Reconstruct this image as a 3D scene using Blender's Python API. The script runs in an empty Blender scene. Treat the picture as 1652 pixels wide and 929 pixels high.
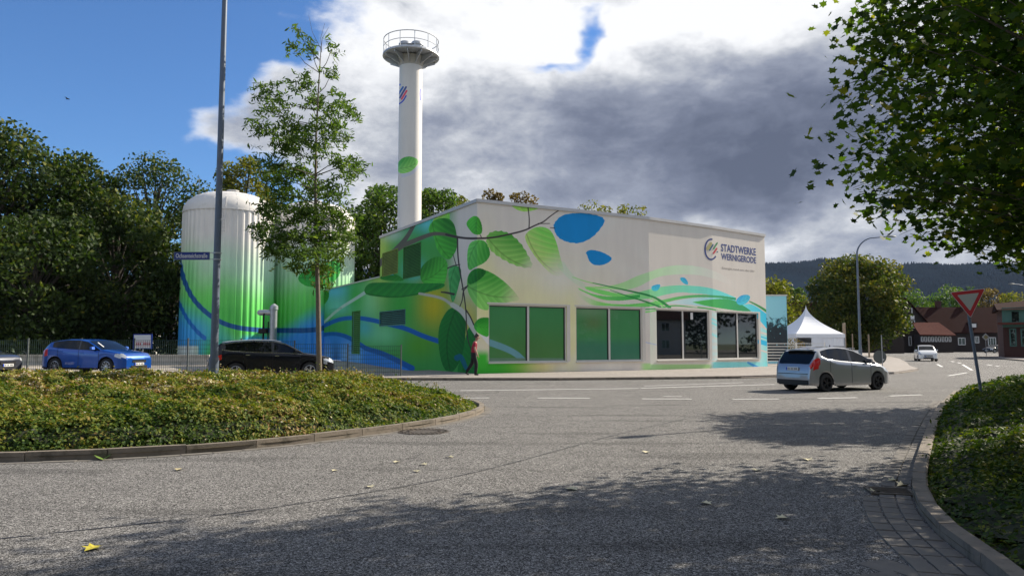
import bpy, bmesh, math, random
import numpy as np
from math import radians, sin, cos, tan, pi, atan, sqrt, hypot
from mathutils import Vector, Matrix
random.seed(7); RNG = np.random.default_rng(7)
S = bpy.context.scene
COL = S.collection

# ------------------------------------------------------------------ camera, world, sun, exposure
F, CX, CY = 1200.0, 826.0, 464.5
EYE = 1.6
PITCH = atan(90.5 / F)
cam_d = bpy.data.cameras.new('camera'); cam = bpy.data.objects.new('camera', cam_d); COL.objects.link(cam)
cam.location = (0, 0, EYE); cam.rotation_euler = (pi / 2 + PITCH, 0, 0)
cam_d.sensor_width = 36; cam_d.lens = F / 1652 * 36; cam_d.clip_end = 20000; cam_d.clip_start = 0.05
S.camera = cam
S.view_settings.view_transform = 'Standard'; S.view_settings.look = 'None'
S.view_settings.exposure = 0.70; S.view_settings.gamma = 1
SUN_TH, SUN_EL = radians(31.5), radians(34)      # azimuth from +X towards +Y
SUN = Vector((cos(SUN_TH) * cos(SUN_EL), sin(SUN_TH) * cos(SUN_EL), sin(SUN_EL)))
sl = bpy.data.lights.new('sun', 'SUN'); sl.energy = 4.8; sl.angle = radians(0.5); sl.color = (1.0, 0.91, 0.78)
so = bpy.data.objects.new('sun', sl); COL.objects.link(so)
so.rotation_euler = (-SUN).to_track_quat('-Z', 'Y').to_euler(); so.location = (40, 40, 60)


class NT:
    """tiny node-expression helper"""
    def __init__(s, tree): s.t = tree; s.n = tree.nodes; s.l = tree.links
    def node(s, typ, **kw):
        n = s.n.new(typ)
        for k, v in kw.items(): setattr(n, k, v)
        return n
    def put(s, sock, v):
        if isinstance(v, bpy.types.NodeSocket): s.l.new(v, sock)
        elif v is not None:
            if isinstance(v, (tuple, list)) and len(v) == 3 and sock.type == 'RGBA': v = tuple(v) + (1,)
            sock.default_value = v
    def m(s, op, a, b=None, c=None, clamp=False):
        n = s.node('ShaderNodeMath', operation=op); n.use_clamp = clamp
        s.put(n.inputs[0], a)
        if b is not None: s.put(n.inputs[1], b)
        if c is not None: s.put(n.inputs[2], c)
        return n.outputs[0]
    def vm(s, op, a, b=None, sc=None):
        n = s.node('ShaderNodeVectorMath', operation=op); s.put(n.inputs[0], a)
        if b is not None: s.put(n.inputs[1], b)
        if sc is not None: s.put(n.inputs['Scale'], sc)
        return n.outputs[0]
    def noise(s, vec, scale, detail=4, rough=.55, dist=0, color=False):
        n = s.node('ShaderNodeTexNoise'); s.put(n.inputs['Vector'], vec)
        n.inputs['Scale'].default_value = scale; n.inputs['Detail'].default_value = detail
        n.inputs['Roughness'].default_value = rough; n.inputs['Distortion'].default_value = dist
        return n.outputs['Color' if color else 'Fac']
    def ss(s, x, a, b):
        n = s.node('ShaderNodeMapRange', interpolation_type='SMOOTHSTEP')
        s.put(n.inputs[0], x); n.inputs[1].default_value = a; n.inputs[2].default_value = b
        return n.outputs[0]
    def mix(s, f, a, b, blend='MIX'):
        n = s.node('ShaderNodeMix', data_type='RGBA', blend_type=blend)
        s.put(n.inputs[0], f); s.put(n.inputs[6], a); s.put(n.inputs[7], b)
        return n.outputs[2]
    def ramp(s, f, stops):
        n = s.node('ShaderNodeValToRGB'); s.put(n.inputs[0], f); e = n.color_ramp.elements
        while len(e) < len(stops): e.new(0.5)
        for el, (p, c) in zip(e, stops): el.position = p; el.color = tuple(c) + (1,)
        return n.outputs[0]


W = bpy.data.worlds.new('World'); S.world = W; W.use_nodes = True
W.node_tree.nodes.clear(); w = NT(W.node_tree)
sky = w.node('ShaderNodeTexSky', sky_type='NISHITA'); sky.sun_disc = False
sky.sun_elevation = SUN_EL; sky.sun_rotation = radians(90) - SUN_TH; sky.air_density = 1.0; sky.dust_density = 0.3; sky.ozone_density = 2.2
tc = w.node('ShaderNodeTexCoord').outputs['Generated']
sep = w.node('ShaderNodeSeparateXYZ'); w.l.new(tc, sep.inputs[0]); dx, dy, dz = sep.outputs
az = w.m('ARCTAN2', dx, dy); hyp = w.m('SQRT', w.m('ADD', w.m('MULTIPLY', dx, dx), w.m('MULTIPLY', dy, dy)))
elv = w.m('ARCTAN2', dz, hyp)
def gauss(u, v, su, sv):
    a0, e0 = atan((u - CX) / F), atan((555 - v) / F) * cos(atan((u - CX) / F))
    ax = w.m('MULTIPLY', w.m('SUBTRACT', azw, a0), F / su); ey = w.m('MULTIPLY', w.m('SUBTRACT', elw, e0), F / sv)
    r2 = w.m('ADD', w.m('MULTIPLY', ax, ax), w.m('MULTIPLY', ey, ey))
    return w.m('POWER', 2.718, w.m('MULTIPLY', r2, -0.5))
stretch = w.vm('MULTIPLY', tc, (1, 1, 1.9))
warp = w.node('ShaderNodeSeparateXYZ'); w.l.new(w.noise(stretch, 5, 4, .6, color=True), warp.inputs[0])
azw = w.m('ADD', az, w.m('MULTIPLY', w.m('SUBTRACT', warp.outputs[0], .5), .16))
elw = w.m('ADD', elv, w.m('MULTIPLY', w.m('SUBTRACT', warp.outputs[1], .5), .15))
n1 = w.noise(stretch, 3.2, 8, .62, .15); n2 = w.noise(stretch, 5.5, 9, .62, .25); n3 = w.noise(stretch, 1.8, 4, .5)
def wsum(lst, s=0.0):
    for wt, *g in lst: s = w.m('ADD', s, w.m('MULTIPLY', gauss(*g), wt))
    return s
ramp_c = w.m('ADD', w.m('MULTIPLY', w.m('ADD', azw, w.m('MULTIPLY', elw, -0.50)), 5.2), 2.10)
ramp_c = w.m('MINIMUM', w.m('MAXIMUM', ramp_c, -1.0), 1.3)
front = w.ss(dy, -.25, .35)
cov = w.m('ADD', w.m('MULTIPLY', ramp_c, front), w.m('MULTIPLY', w.m('SUBTRACT', 1.0, front), .55))
cov = w.m('ADD', cov, w.m('MULTIPLY', w.m('SUBTRACT', n1, .5), 4.2))
cov = w.m('ADD', cov, wsum([(-1.9, 962, 28, 24, 44), (-2.0, 902, 102, 46, 20), (-.5, 800, 110, 60, 20), (-.9, 560, 20, 60, 25), (.9, 345, 205, 60, 22), (1.1, 500, 180, 90, 60), (.9, 560, 110, 60, 70), (.8, 430, 130, 40, 40),
                            (.55, 450, 15, 70, 16), (.35, 260, 35, 90, 12), (-.8, 470, 60, 60, 40), (1.2, 1250, 60, 400, 200), (.8, 720, 200, 160, 160)]))
cov = w.ss(cov, -.05, .85)
dark = wsum([(.46, 1190, 240, 210, 85), (.10, 930, 200, 150, 50), (.05, 680, 250, 110, 34), (.20, 1330, 260, 160, 120), (-.34, 1180, 0, 210, 38), (-.30, 780, 40, 210, 60),
             (-.16, 700, 322, 160, 26), (-.24, 1250, 376, 180, 26), (.16, 1150, 330, 120, 26), (-.22, 560, 150, 80, 60), (-.12, 680, 60, 260, 60)], .25)
n4 = w.noise(stretch, 16, 8, .65, .3)
dark = w.m('ADD', dark, w.m('MULTIPLY', w.m('SUBTRACT', n2, .5), 1.15)); dark = w.m('ADD', dark, w.m('MULTIPLY', w.m('SUBTRACT', n3, .5), .7)); dark = w.m('ADD', dark, w.m('MULTIPLY', w.m('SUBTRACT', n4, .5), .55))
# thin cloud edges stay bright, the body of the bank greys
edge = w.m('SUBTRACT', 1.0, cov); dark = w.m('SUBTRACT', dark, w.m('MULTIPLY', edge, .3), clamp=True)
ccol = w.ramp(dark, [(0, (8.6, 8.7, 8.9)), (.14, (7.0, 7.15, 7.5)), (.3, (4.6, 4.85, 5.4)), (.5, (2.7, 3.0, 3.8)), (.75, (1.6, 1.85, 2.6)), (1, (1.0, 1.2, 1.8))])
# low haze brightening and no cloud below the horizon
skyc = w.mix(1.0, sky.outputs[0], (.60, .92, 1.30), 'MULTIPLY')
hz = w.mix(w.ss(elv, .0, .03), skyc, w.mix(cov, skyc, ccol))
bg = w.node('ShaderNodeBackground'); w.l.new(hz, bg.inputs[0]); bg.inputs[1].default_value = 0.072
wo = w.node('ShaderNodeOutputWorld'); w.l.new(bg.outputs[0], wo.inputs[0])
W.cycles.sampling_method = 'MANUAL'; W.cycles.sample_map_resolution = 512

# ------------------------------------------------------------------ projection helpers (photo pixel -> place)
cp, sp = cos(PITCH), sin(PITCH)
def ray(u, v):
    x, y = (u - CX) / F, (CY - v) / F
    return Vector((x, cp - y * sp, sp + y * cp))
def G(u, v, z=0.0):
    d = ray(u, v); t = (z - EYE) / d.z; return Vector((d.x * t, d.y * t, z))
def AT(u, v, Y):
    d = ray(u, v); t = Y / d.y; return Vector((d.x * t, Y, EYE + d.z * t))
def ON(u, v, A, B):
    """hit of the ray with the vertical plane through A and B"""
    d = ray(u, v); n = Vector((B.y - A.y, A.x - B.x, 0)); t = (n.x * A.x + n.y * A.y) / (n.x * d.x + n.y * d.y)
    return Vector((d.x * t, d.y * t, EYE + d.z * t))
def proj(X, Y, Z):
    z = Z - EYE; fz = Y * cp + z * sp; uy = -Y * sp + z * cp
    return CX + F * X / fz, CY - F * uy / fz
def sstep(x, a, b):
    t = np.clip((np.asarray(x, float) - a) / (b - a), 0, 1); return t * t * (3 - 2 * t)
def H(x, y):
    return 0.3 * sstep(-np.asarray(x, float), 6, 13) * sstep(y, 23, 29)
def Hf(x, y): return float(H(x, y))

# ------------------------------------------------------------------ scene graph helpers
def tag(o, label=None, cat=None, group=None, kind=None):
    if label: o['label'] = label
    if cat: o['category'] = cat
    if group: o['group'] = group
    if kind: o['kind'] = kind
    return o
def thing(name, loc, label, cat, group=None, rz=0.0):
    o = bpy.data.objects.new(name, None); COL.objects.link(o); o.location = loc; o.rotation_euler = (0, 0, rz)
    o.empty_display_size = .3
    return tag(o, label, cat, group)
def link(name, me, parent=None):
    o = bpy.data.objects.new(name, me); COL.objects.link(o)
    if parent is not None: o.parent = parent
    return o
def copy_tree(root, loc=None, rz=None, label=None):
    r = root.copy(); COL.objects.link(r)
    for ch in list(root.children):
        c = ch.copy(); COL.objects.link(c); c.parent = r
        for g in list(ch.children):
            d = g.copy(); COL.objects.link(d); d.parent = c
    if loc is not None: r.location = loc
    if rz is not None: r.rotation_euler.z = rz
    if label: r['label'] = label
    return r


class MB:
    def __init__(s): s.v = []; s.f = []; s.mi = []
    def add(s, vs, fs, mi=0):
        k = len(s.v); s.v += [tuple(p) for p in vs]; s.f += [tuple(i + k for i in f) for f in fs]; s.mi += [mi] * len(fs); return s
    def box(s, c, d, rz=0, mi=0, M=None):
        hx, hy, hz = d[0] / 2, d[1] / 2, d[2] / 2
        p = [Vector((x * hx, y * hy, z * hz)) for z in (-1, 1) for x, y in ((-1, -1), (1, -1), (1, 1), (-1, 1))]
        R = M if M is not None else Matrix.Rotation(rz, 3, 'Z')
        p = [R @ q + Vector(c) for q in p]
        return s.add(p, [(3, 2, 1, 0), (4, 5, 6, 7), (0, 1, 5, 4), (1, 2, 6, 5), (2, 3, 7, 6), (3, 0, 4, 7)], mi)
    def bar(s, a, b, w_, t, up=(0, 0, 1), mi=0):
        a, b = Vector(a), Vector(b); x = (b - a); L = x.length; x.normalize(); u = Vector(up); y = u.cross(x)
        if y.length < 1e-4: y = Vector((0, 1, 0)).cross(x)
        y.normalize(); z = x.cross(y); M = Matrix((x, y, z)).transposed()
        return s.box((a + b) / 2, (L, w_, t), M=M, mi=mi)
    def tube(s, pts, rs, n=8, mi=0, cap=True):
        pts = [Vector(p) for p in pts]; k = len(s.v)
        if not hasattr(rs, '__len__'): rs = [rs] * len(pts)
        prev = None
        for i, p in enumerate(pts):
            d = (pts[min(i + 1, len(pts) - 1)] - pts[max(i - 1, 0)]).normalized()
            if prev is None: a = d.orthogonal().normalized()
            else:
                a = prev - d * prev.dot(d)
                a = a.normalized() if a.length > 1e-5 else d.orthogonal().normalized()
            prev = a; b = d.cross(a)
            for j in range(n):
                t = 2 * pi * j / n; s.v.append(tuple(p + (a * cos(t) + b * sin(t)) * rs[i]))
        for i in range(len(pts) - 1):
            for j in range(n):
                s.f.append((k + i * n + j, k + i * n + (j + 1) % n, k + (i + 1) * n + (j + 1) % n, k + (i + 1) * n + j)); s.mi.append(mi)
        if cap:
            s.f.append(tuple(k + j for j in range(n))[::-1]); s.f.append(tuple(k + (len(pts) - 1) * n + j for j in range(n))); s.mi += [mi, mi]
        return s
    def lathe(s, prof, n=24, c=(0, 0, 0), M=None, mi=0):
        k = len(s.v); c = Vector(c)
        for r, z in prof:
            for j in range(n):
                t = 2 * pi * j / n; p = Vector((r * cos(t), r * sin(t), z)); s.v.append(tuple((M @ p if M is not None else p) + c))
        for i in range(len(prof) - 1):
            for j in range(n):
                s.f.append((k + i * n + j, k + i * n + (j + 1) % n, k + (i + 1) * n + (j + 1) % n, k + (i + 1) * n + j)); s.mi.append(mi)
        return s
    def prism(s, poly, z0, z1, mi=0):
        n = len(poly); a = [(p[0], p[1], z0) for p in poly]; b = [(p[0], p[1], z1) for p in poly]
        return s.add(a + b, [tuple(range(n))[::-1], tuple(range(n, 2 * n))] + [(i, (i + 1) % n, n + (i + 1) % n, n + i) for i in range(n)], mi)
    def build(s, name, mats, parent=None, world=False, smooth=False, fix=True):
        me = bpy.data.meshes.new(name)
        v = s.v
        if world and parent is not None:
            o0 = parent.matrix_basis.inverted() if False else None
            M = (Matrix.Translation(parent.location) @ Matrix.Rotation(parent.rotation_euler.z, 4, 'Z')).inverted()
            v = [tuple(M @ Vector(p)) for p in v]
        me.from_pydata(v, [], s.f)
        if not isinstance(mats, (list, tuple)): mats = [mats]
        for m_ in mats: me.materials.append(m_)
        me.polygons.foreach_set('material_index', s.mi)
        if fix:
            bm = bmesh.new(); bm.from_mesh(me); bmesh.ops.recalc_face_normals(bm, faces=bm.faces); bm.to_mesh(me); bm.free()
        if smooth:
            me.polygons.foreach_set('use_smooth', [True] * len(me.polygons)); me.set_sharp_from_angle(angle=radians(38))
        me.update()
        return link(name, me, parent)

# ------------------------------------------------------------------ materials
def mat(name, col, rough=.6, metal=0.0, var=.12, vscale=3.0, bump=0.0, bscale=40.0, coat=0.0, spec=.5, dirt=None, emis=None):
    m_ = bpy.data.materials.new(name); m_.use_nodes = True; t = NT(m_.node_tree)
    b = t.n['Principled BSDF']; b.inputs['Roughness'].default_value = rough; b.inputs['Metallic'].default_value = metal
    b.inputs['Coat Weight'].default_value = coat; b.inputs['Coat Roughness'].default_value = .04; b.inputs['Specular IOR Level'].default_value = spec
    oc = t.node('ShaderNodeTexCoord').outputs['Object']
    n = t.noise(oc, vscale, 6, .6)
    f = t.m('MULTIPLY_ADD', t.m('SUBTRACT', n, .5), var * 2.4, 1.0)
    c = t.mix(1.0, tuple(col), t.vm('SCALE', (1, 1, 1), sc=f), 'MULTIPLY')
    if dirt:
        n2 = t.noise(oc, dirt[1], 7, .65); c = t.mix(t.m('MULTIPLY', t.ss(n2, .48, .7), dirt[2]), c, dirt[0])
    t.l.new(c, b.inputs['Base Color'])
    if bump:
        bp = t.node('ShaderNodeBump'); bp.inputs['Strength'].default_value = min(1, bump); bp.inputs['Distance'].default_value = .02
        t.l.new(t.noise(oc, bscale, 5, .6), bp.inputs['Height']); t.l.new(bp.outputs[0], b.inputs['Normal'])
    return m_

def leafmat(name, stops, trans=.35, rough=.45, hue=.1):
    m_ = bpy.data.materials.new(name); m_.use_nodes = True; t = NT(m_.node_tree)
    b = t.n['Principled BSDF']; b.inputs['Roughness'].default_value = rough + .15; b.inputs['Specular IOR Level'].default_value = .2
    a = t.node('ShaderNodeAttribute', attribute_name='tint')
    c = t.ramp(a.outputs['Fac'], stops)
    t.l.new(c, b.inputs['Base Color'])
    tr = t.node('ShaderNodeBsdfTranslucent'); c2 = t.mix(1.0, c, (1.5, 1.7, .5), 'MULTIPLY'); t.l.new(c2, tr.inputs[0])
    mx = t.node('ShaderNodeMixShader'); mx.inputs[0].default_value = trans
    t.l.new(b.outputs[0], mx.inputs[1]); t.l.new(tr.outputs[0], mx.inputs[2]); t.l.new(mx.outputs[0], t.n['Material Output'].inputs[0])
    return m_

def asphalt_mat(name, lo, hi, stone=110.0, tint=(1, .965, .91)):
    m_ = bpy.data.materials.new(name); m_.use_nodes = True; t = NT(m_.node_tree); b = t.n['Principled BSDF']
    oc = t.node('ShaderNodeTexCoord').outputs['Object']
    vo = t.node('ShaderNodeTexVoronoi'); vo.inputs['Scale'].default_value = stone; t.l.new(oc, vo.inputs['Vector'])
    sc = t.node('ShaderNodeSeparateXYZ'); t.l.new(vo.outputs['Color'], sc.inputs[0])
    v2 = t.node('ShaderNodeTexVoronoi'); v2.inputs['Scale'].default_value = stone * .42; t.l.new(oc, v2.inputs['Vector'])
    s2 = t.node('ShaderNodeSeparateXYZ'); t.l.new(v2.outputs['Color'], s2.inputs[0])
    k = t.m('ADD', t.m('MULTIPLY', t.m('POWER', sc.outputs[0], 2.3), .72), t.m('MULTIPLY', t.m('POWER', s2.outputs[0], 3.0), .42))
    gap = t.ss(vo.outputs['Distance'], .85, .3)
    k = t.m('MULTIPLY', k, t.m('MULTIPLY_ADD', gap, .6, .4))
    big = t.noise(oc, .35, 6, .65); mid = t.noise(oc, 2.2, 6, .6)
    k = t.m('MULTIPLY', k, t.m('ADD', .62, t.m('ADD', t.m('MULTIPLY', big, .4), t.m('MULTIPLY', mid, .36))))
    c = t.mix(k, tuple(lo * x for x in tint), tuple(hi * x for x in tint))
    stain = t.m('MAXIMUM', t.m('MULTIPLY', t.ss(t.noise(oc, .9, 7, .7, 1.2), .56, .72), .45), t.m('MULTIPLY', t.ss(t.noise(t.vm('MULTIPLY', oc, (.25, 1.6, 1)), .8, 4, .5), .53, .68), .32))
    c = t.mix(stain, c, (lo * 1.1, lo * 1.1, lo * 1.1))
    t.l.new(c, b.inputs['Base Color']); b.inputs['Roughness'].default_value = .88; b.inputs['Specular IOR Level'].default_value = .15
    bp = t.node('ShaderNodeBump'); bp.inputs['Strength'].default_value = .75; bp.inputs['Distance'].default_value = .005
    t.l.new(t.m('SUBTRACT', t.m('MULTIPLY', sc.outputs[0], .6), vo.outputs['Distance']), bp.inputs['Height']); t.l.new(bp.outputs[0], b.inputs['Normal'])
    return m_

def paver_mat(name, col, bw, bh, mortar=.012, rot=0.0):
    m_ = bpy.data.materials.new(name); m_.use_nodes = True; t = NT(m_.node_tree); b = t.n['Principled BSDF']
    oc = t.node('ShaderNodeTexCoord').outputs['Object']
    mp = t.node('ShaderNodeMapping'); mp.inputs['Rotation'].default_value = (0, 0, rot); t.l.new(oc, mp.inputs[0])
    br = t.node('ShaderNodeTexBrick'); t.l.new(mp.outputs[0], br.inputs['Vector']); br.inputs['Scale'].default_value = 1
    br.inputs['Brick Width'].default_value = bw; br.inputs['Row Height'].default_value = bh; br.inputs['Mortar Size'].default_value = mortar
    br.inputs['Color1'].default_value = tuple(col) + (1,); br.inputs['Color2'].default_value = tuple(x * .78 for x in col) + (1,)
    br.inputs['Mortar'].default_value = tuple(x * .35 for x in col) + (1,)
    n = t.noise(oc, .6, 7, .65); f = t.m('MULTIPLY_ADD', n, .6, .7)
    t.l.new(t.mix(1.0, br.outputs[0], t.vm('SCALE', (1, 1, 1), sc=f), 'MULTIPLY'), b.inputs['Base Color']); b.inputs['Roughness'].default_value = .85
    bp = t.node('ShaderNodeBump'); bp.inputs['Strength'].default_value = .5; bp.inputs['Distance'].default_value = .008; bp.invert = True
    t.l.new(br.outputs['Fac'], bp.inputs['Height']); t.l.new(bp.outputs[0], b.inputs['Normal'])
    return m_

def glass_mat(name, col=(.006, .009, .010), rough=.03, spec=.45):
    m_ = mat(name, col, rough, 0, .05, 1.5, coat=.0, spec=spec); return m_

def paint_mat(name, img, rough=.75, bump=.25, bscale=60, spec=.3, streak=.10):
    """wall paint: the mural picture (made below in code) with weathering and plaster relief"""
    m_ = bpy.data.materials.new(name); m_.use_nodes = True; t = NT(m_.node_tree); b = t.n['Principled BSDF']
    im = t.node('ShaderNodeTexImage'); im.image = img; im.interpolation = 'Linear'; im.extension = 'EXTEND'
    tcn = t.node('ShaderNodeTexCoord'); t.l.new(tcn.outputs['UV'], im.inputs[0]); oc = tcn.outputs['Object']
    st = t.noise(t.vm('MULTIPLY', oc, (1, 1, .16)), 1.3, 7, .65); st2 = t.noise(oc, .5, 5, .6)
    f = t.m('ADD', t.m('MULTIPLY_ADD', t.m('SUBTRACT', st, .5), streak * 2.4, 1.0), t.m('MULTIPLY', t.m('SUBTRACT', st2, .5), streak * 1.2))
    t.l.new(t.mix(1.0, im.outputs[0], t.vm('SCALE', (1, 1, 1), sc=f), 'MULTIPLY'), b.inputs['Base Color'])
    b.inputs['Roughness'].default_value = rough; b.inputs['Specular IOR Level'].default_value = spec
    bp = t.node('ShaderNodeBump'); bp.inputs['Strength'].default_value = bump; bp.inputs['Distance'].default_value = .01
    t.l.new(t.noise(oc, bscale, 5, .65), bp.inputs['Height']); t.l.new(bp.outputs[0], b.inputs['Normal'])
    return m_

M = {}
M['asphalt'] = asphalt_mat('asphalt', .012, .66, 132)
M['earth'] = mat('earth', (.085, .07, .035), .95, 0, .35, 1.2, .6, 30)
M['grassland'] = mat('grassland', (.07, .10, .03), .95, 0, .4, .3, .4, 10)
M['gravel'] = mat('gravel', (.36, .32, .27), .9, 0, .3, 2, .6, 60)
M['pavers'] = paver_mat('pavers', (.36, .32, .285), .2, .1, .008, radians(28))
M['curbstone'] = mat('curbstone', (.22, .185, .145), .88, 0, .3, 3.5, .5, 80, dirt=((.07, .065, .045), 5, .7))
M['gutterstone'] = mat('gutterstone', (.17, .155, .135), .88, 0, .3, 5, .5, 90, dirt=((.07, .07, .05), 3, .7))
M['paint_line'] = mat('paint_line', (.72, .71, .68), .7, 0, .15, 6, dirt=((.25, .24, .23), 14, .85))
M['tar'] = mat('tar', (.035, .035, .037), .6, 0, .2, 8, .3, 30)
M['iron'] = mat('iron', (.10, .085, .07), .6, .5, .3, 20, .5, 120, dirt=((.2, .15, .1), 12, .5))
M['galv'] = mat('galvanised', (.42, .44, .46), .42, .65, .2, 6, .1, 30)
M['poleblue'] = mat('poleblue', (.12, .15, .20), .5, .35, .2, 4, .1, 30, dirt=((.15, .15, .15), 5, .4))
M['coping'] = mat('coping', (.55, .54, .52), .45, .3, .12, 2)
M['whiteframe'] = mat('whiteframe', (.62, .61, .57), .45, 0, .06, 2)
M['cream'] = mat('cream', (.66, .63, .57), .75, 0, .08, 1, .2, 50)
M['rooffelt'] = mat('rooffelt', (.12, .12, .12), .9, 0, .2, 1)
M['glass_dark'] = glass_mat('glass_dark', (.006, .009, .010), .02, 1.0)
M['carglass'] = glass_mat('carglass', (.004, .005, .006), .02, .32)
M['rubber'] = mat('rubber', (.018, .018, .018), .8, 0, .2, 10, .2, 60)
M['black'] = mat('black', (.012, .012, .013), .5, 0, .1, 6)
M['blackgloss'] = mat('blackgloss', (.01, .01, .011), .2, 0, .1, 6, coat=.5)
M['chrome'] = mat('chrome', (.75, .76, .78), .15, 1, .03, 5)
M['rim'] = mat('rim', (.55, .56, .58), .3, .8, .08, 8)
M['rimdark'] = mat('rimdark', (.02, .02, .022), .4, .6, .1, 8)
M['bluepaint'] = mat('bluepaint', (.003, .075, .38), .32, .35, .03, 3, coat=1.0)
M['silverpaint'] = mat('silverpaint', (.38, .39, .41), .28, .7, .03, 3, coat=1.0)
M['navypaint'] = mat('navypaint', (.003, .004, .008), .25, 0, .04, 3, coat=.3, spec=.3)
M['whitepaint'] = mat('whitepaint', (.75, .76, .76), .35, 0, .03, 3, coat=.8)
M['greypaint'] = mat('greypaint', (.05, .055, .07), .3, .3, .04, 3, coat=1.0)
M['redlens'] = mat('redlens', (.55, .01, .015), .12, 0, .05, 8, coat=1.0)
M['clearlens'] = mat('clearlens', (.5, .53, .56), .08, .3, .15, 20, coat=1.0)
M['orange'] = mat('orange', (.7, .25, .02), .2, 0, .05, 8)
M['plate'] = mat('plate', (.75, .75, .72), .4, 0, .03, 5)
M['eublue'] = mat('eublue', (.01, .06, .5), .4)
M['signblue'] = mat('signblue', (.012, .035, .24), .35, 0, .06, 4)
M['signwhite'] = mat('signwhite', (.72, .72, .70), .35, 0, .05, 4)
M['signred'] = mat('signred', (.45, .012, .02), .35, 0, .08, 5)
M['signback'] = mat('signback', (.10, .115, .11), .6, .2, .1, 5)
M['yieldwhite'] = mat('yieldwhite', (.42, .42, .38), .4, 0, .08, 6)
M['logoblue'] = mat('logoblue', (.015, .045, .22), .5); M['logored'] = mat('logored', (.55, .03, .05), .5)
M['logogreen'] = mat('logogreen', (.04, .25, .08), .5); M['logoteal'] = mat('logoteal', (.02, .12, .22), .5)
M['logosand'] = mat('logosand', (.50, .45, .20), .5); M['logogrey'] = mat('logogrey', (.38, .34, .30), .6)
M['tent'] = mat('tent', (.80, .82, .86), .55, 0, .03, 2)
M['tentclear'] = mat('tentclear', (.30, .33, .36), .15, 0, .2, 3)
M['bark'] = mat('bark', (.12, .10, .075), .9, 0, .35, 9, .8, 40)
M['barkdark'] = mat('barkdark', (.06, .05, .04), .9, 0, .35, 6, .8, 30)
M['barkpale'] = mat('barkpale', (.17, .14, .105), .85, 0, .3, 9, .6, 40)
M['darkwood'] = mat('darkwood', (.022, .014, .011), .8, 0, .3, 3, .4, 20)
M['wood'] = mat('wood', (.28, .22, .15), .8, 0, .3, 6, .4, 40)
M['redtile'] = mat('redtile', (.11, .038, .028), .95, 0, .3, 2.5, .5, 12, spec=.1)
M['browntile'] = mat('browntile', (.030, .012, .010), 1.0, 0, .25, 2, .5, 12, spec=.05)
M['brick'] = paver_mat('brick', (.15, .055, .04), .24, .08, .01)
M['greenwood'] = mat('greenwood', (.05, .14, .11), .6)
M['concrete'] = mat('concrete', (.42, .40, .36), .9, 0, .2, 1.5, .3, 30, dirt=((.15, .14, .11), 2, .6))
M['fencewire'] = mat('fencewire', (.03, .06, .045), .5, .2)
M['hill'] = mat('hill', (.010, .020, .034), 1.0, 0, .45, .006, .0, spec=.0)  # dark conifer tone, with cloud shade over the slopes put into the colour
M['ventgreen'] = mat('ventgreen', (.07, .24, .05), .6, 0, .4, 1.5); M['ventblue'] = mat('ventblue', (.10, .28, .24), .6, 0, .4, 1.5)
M['ventyellow'] = mat('ventyellow', (.25, .33, .06), .6, 0, .5, 1.2)
M['dryflower'] = mat('dryflower', (.5, .45, .38), .9)

# ------------------------------------------------------------------ painting helpers (all in code)
def c8(r, g, b, k=.34):
    """shown colour in open shade -> paint reflectance"""
    def l(x):
        x /= 255.; return x / 12.92 if x <= .04045 else ((x + .055) / 1.055) ** 2.4
    return np.clip(np.array([l(r), l(g), l(b)]) / k, 0.004, .86)
def z5(x, y): return (580 + x / 2.995, 310 + y / 2.997)
def z6(x, y): return (720 + x / 2.997, 310 + y / 2.997)
def z7(x, y): return (1020 + x / 3.319, 340 + y / 3.319)
def z3(x, y): return (270 + x / 2.733, 280 + y / 2.733)
def Z_(f, L): return [f(*p) for p in L]
def chaikin(p, n=2, closed=True):
    p = np.array(p, float)
    for _ in range(n):
        q = np.roll(p, -1, 0) if closed else p[1:]; a = p if closed else p[:-1]
        r = np.empty((2 * len(a), 2)); r[0::2] = .75 * a + .25 * q; r[1::2] = .25 * a + .75 * q
        if not closed: r = np.vstack([p[:1], r, p[-1:]])
        p = r
    return p
def inside(u, v, poly):
    r = np.zeros(u.shape, bool); n = len(poly); j = n - 1
    for i in range(n):
        xi, yi = poly[i]; xj, yj = poly[j]
        if yi != yj: r ^= ((yi > v) != (yj > v)) & (u < (xj - xi) * (v - yi) / (yj - yi) + xi)
        j = i
    return r
def polydist(u, v, pts):
    d = np.full(u.shape, 1e9); par = np.zeros(u.shape)
    n = len(pts) - 1
    for i in range(n):
        ax, ay = pts[i]; bx, by = pts[i + 1]; ex, ey = bx - ax, by - ay; L = ex * ex + ey * ey + 1e-9
        t = np.clip(((u - ax) * ex + (v - ay) * ey) / L, 0, 1); q = np.hypot(u - ax - t * ex, v - ay - t * ey)
        m_ = q < d; d = np.where(m_, q, d); par = np.where(m_, (i + t) / n, par)
    return d, par
def gs(u, v, a, b, su, sv): return np.exp(-.5 * (((u - a) / su) ** 2 + ((v - b) / sv) ** 2))
def lay(img, a, col): return img * (1 - a[..., None]) + np.asarray(col) * a[..., None]

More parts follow.
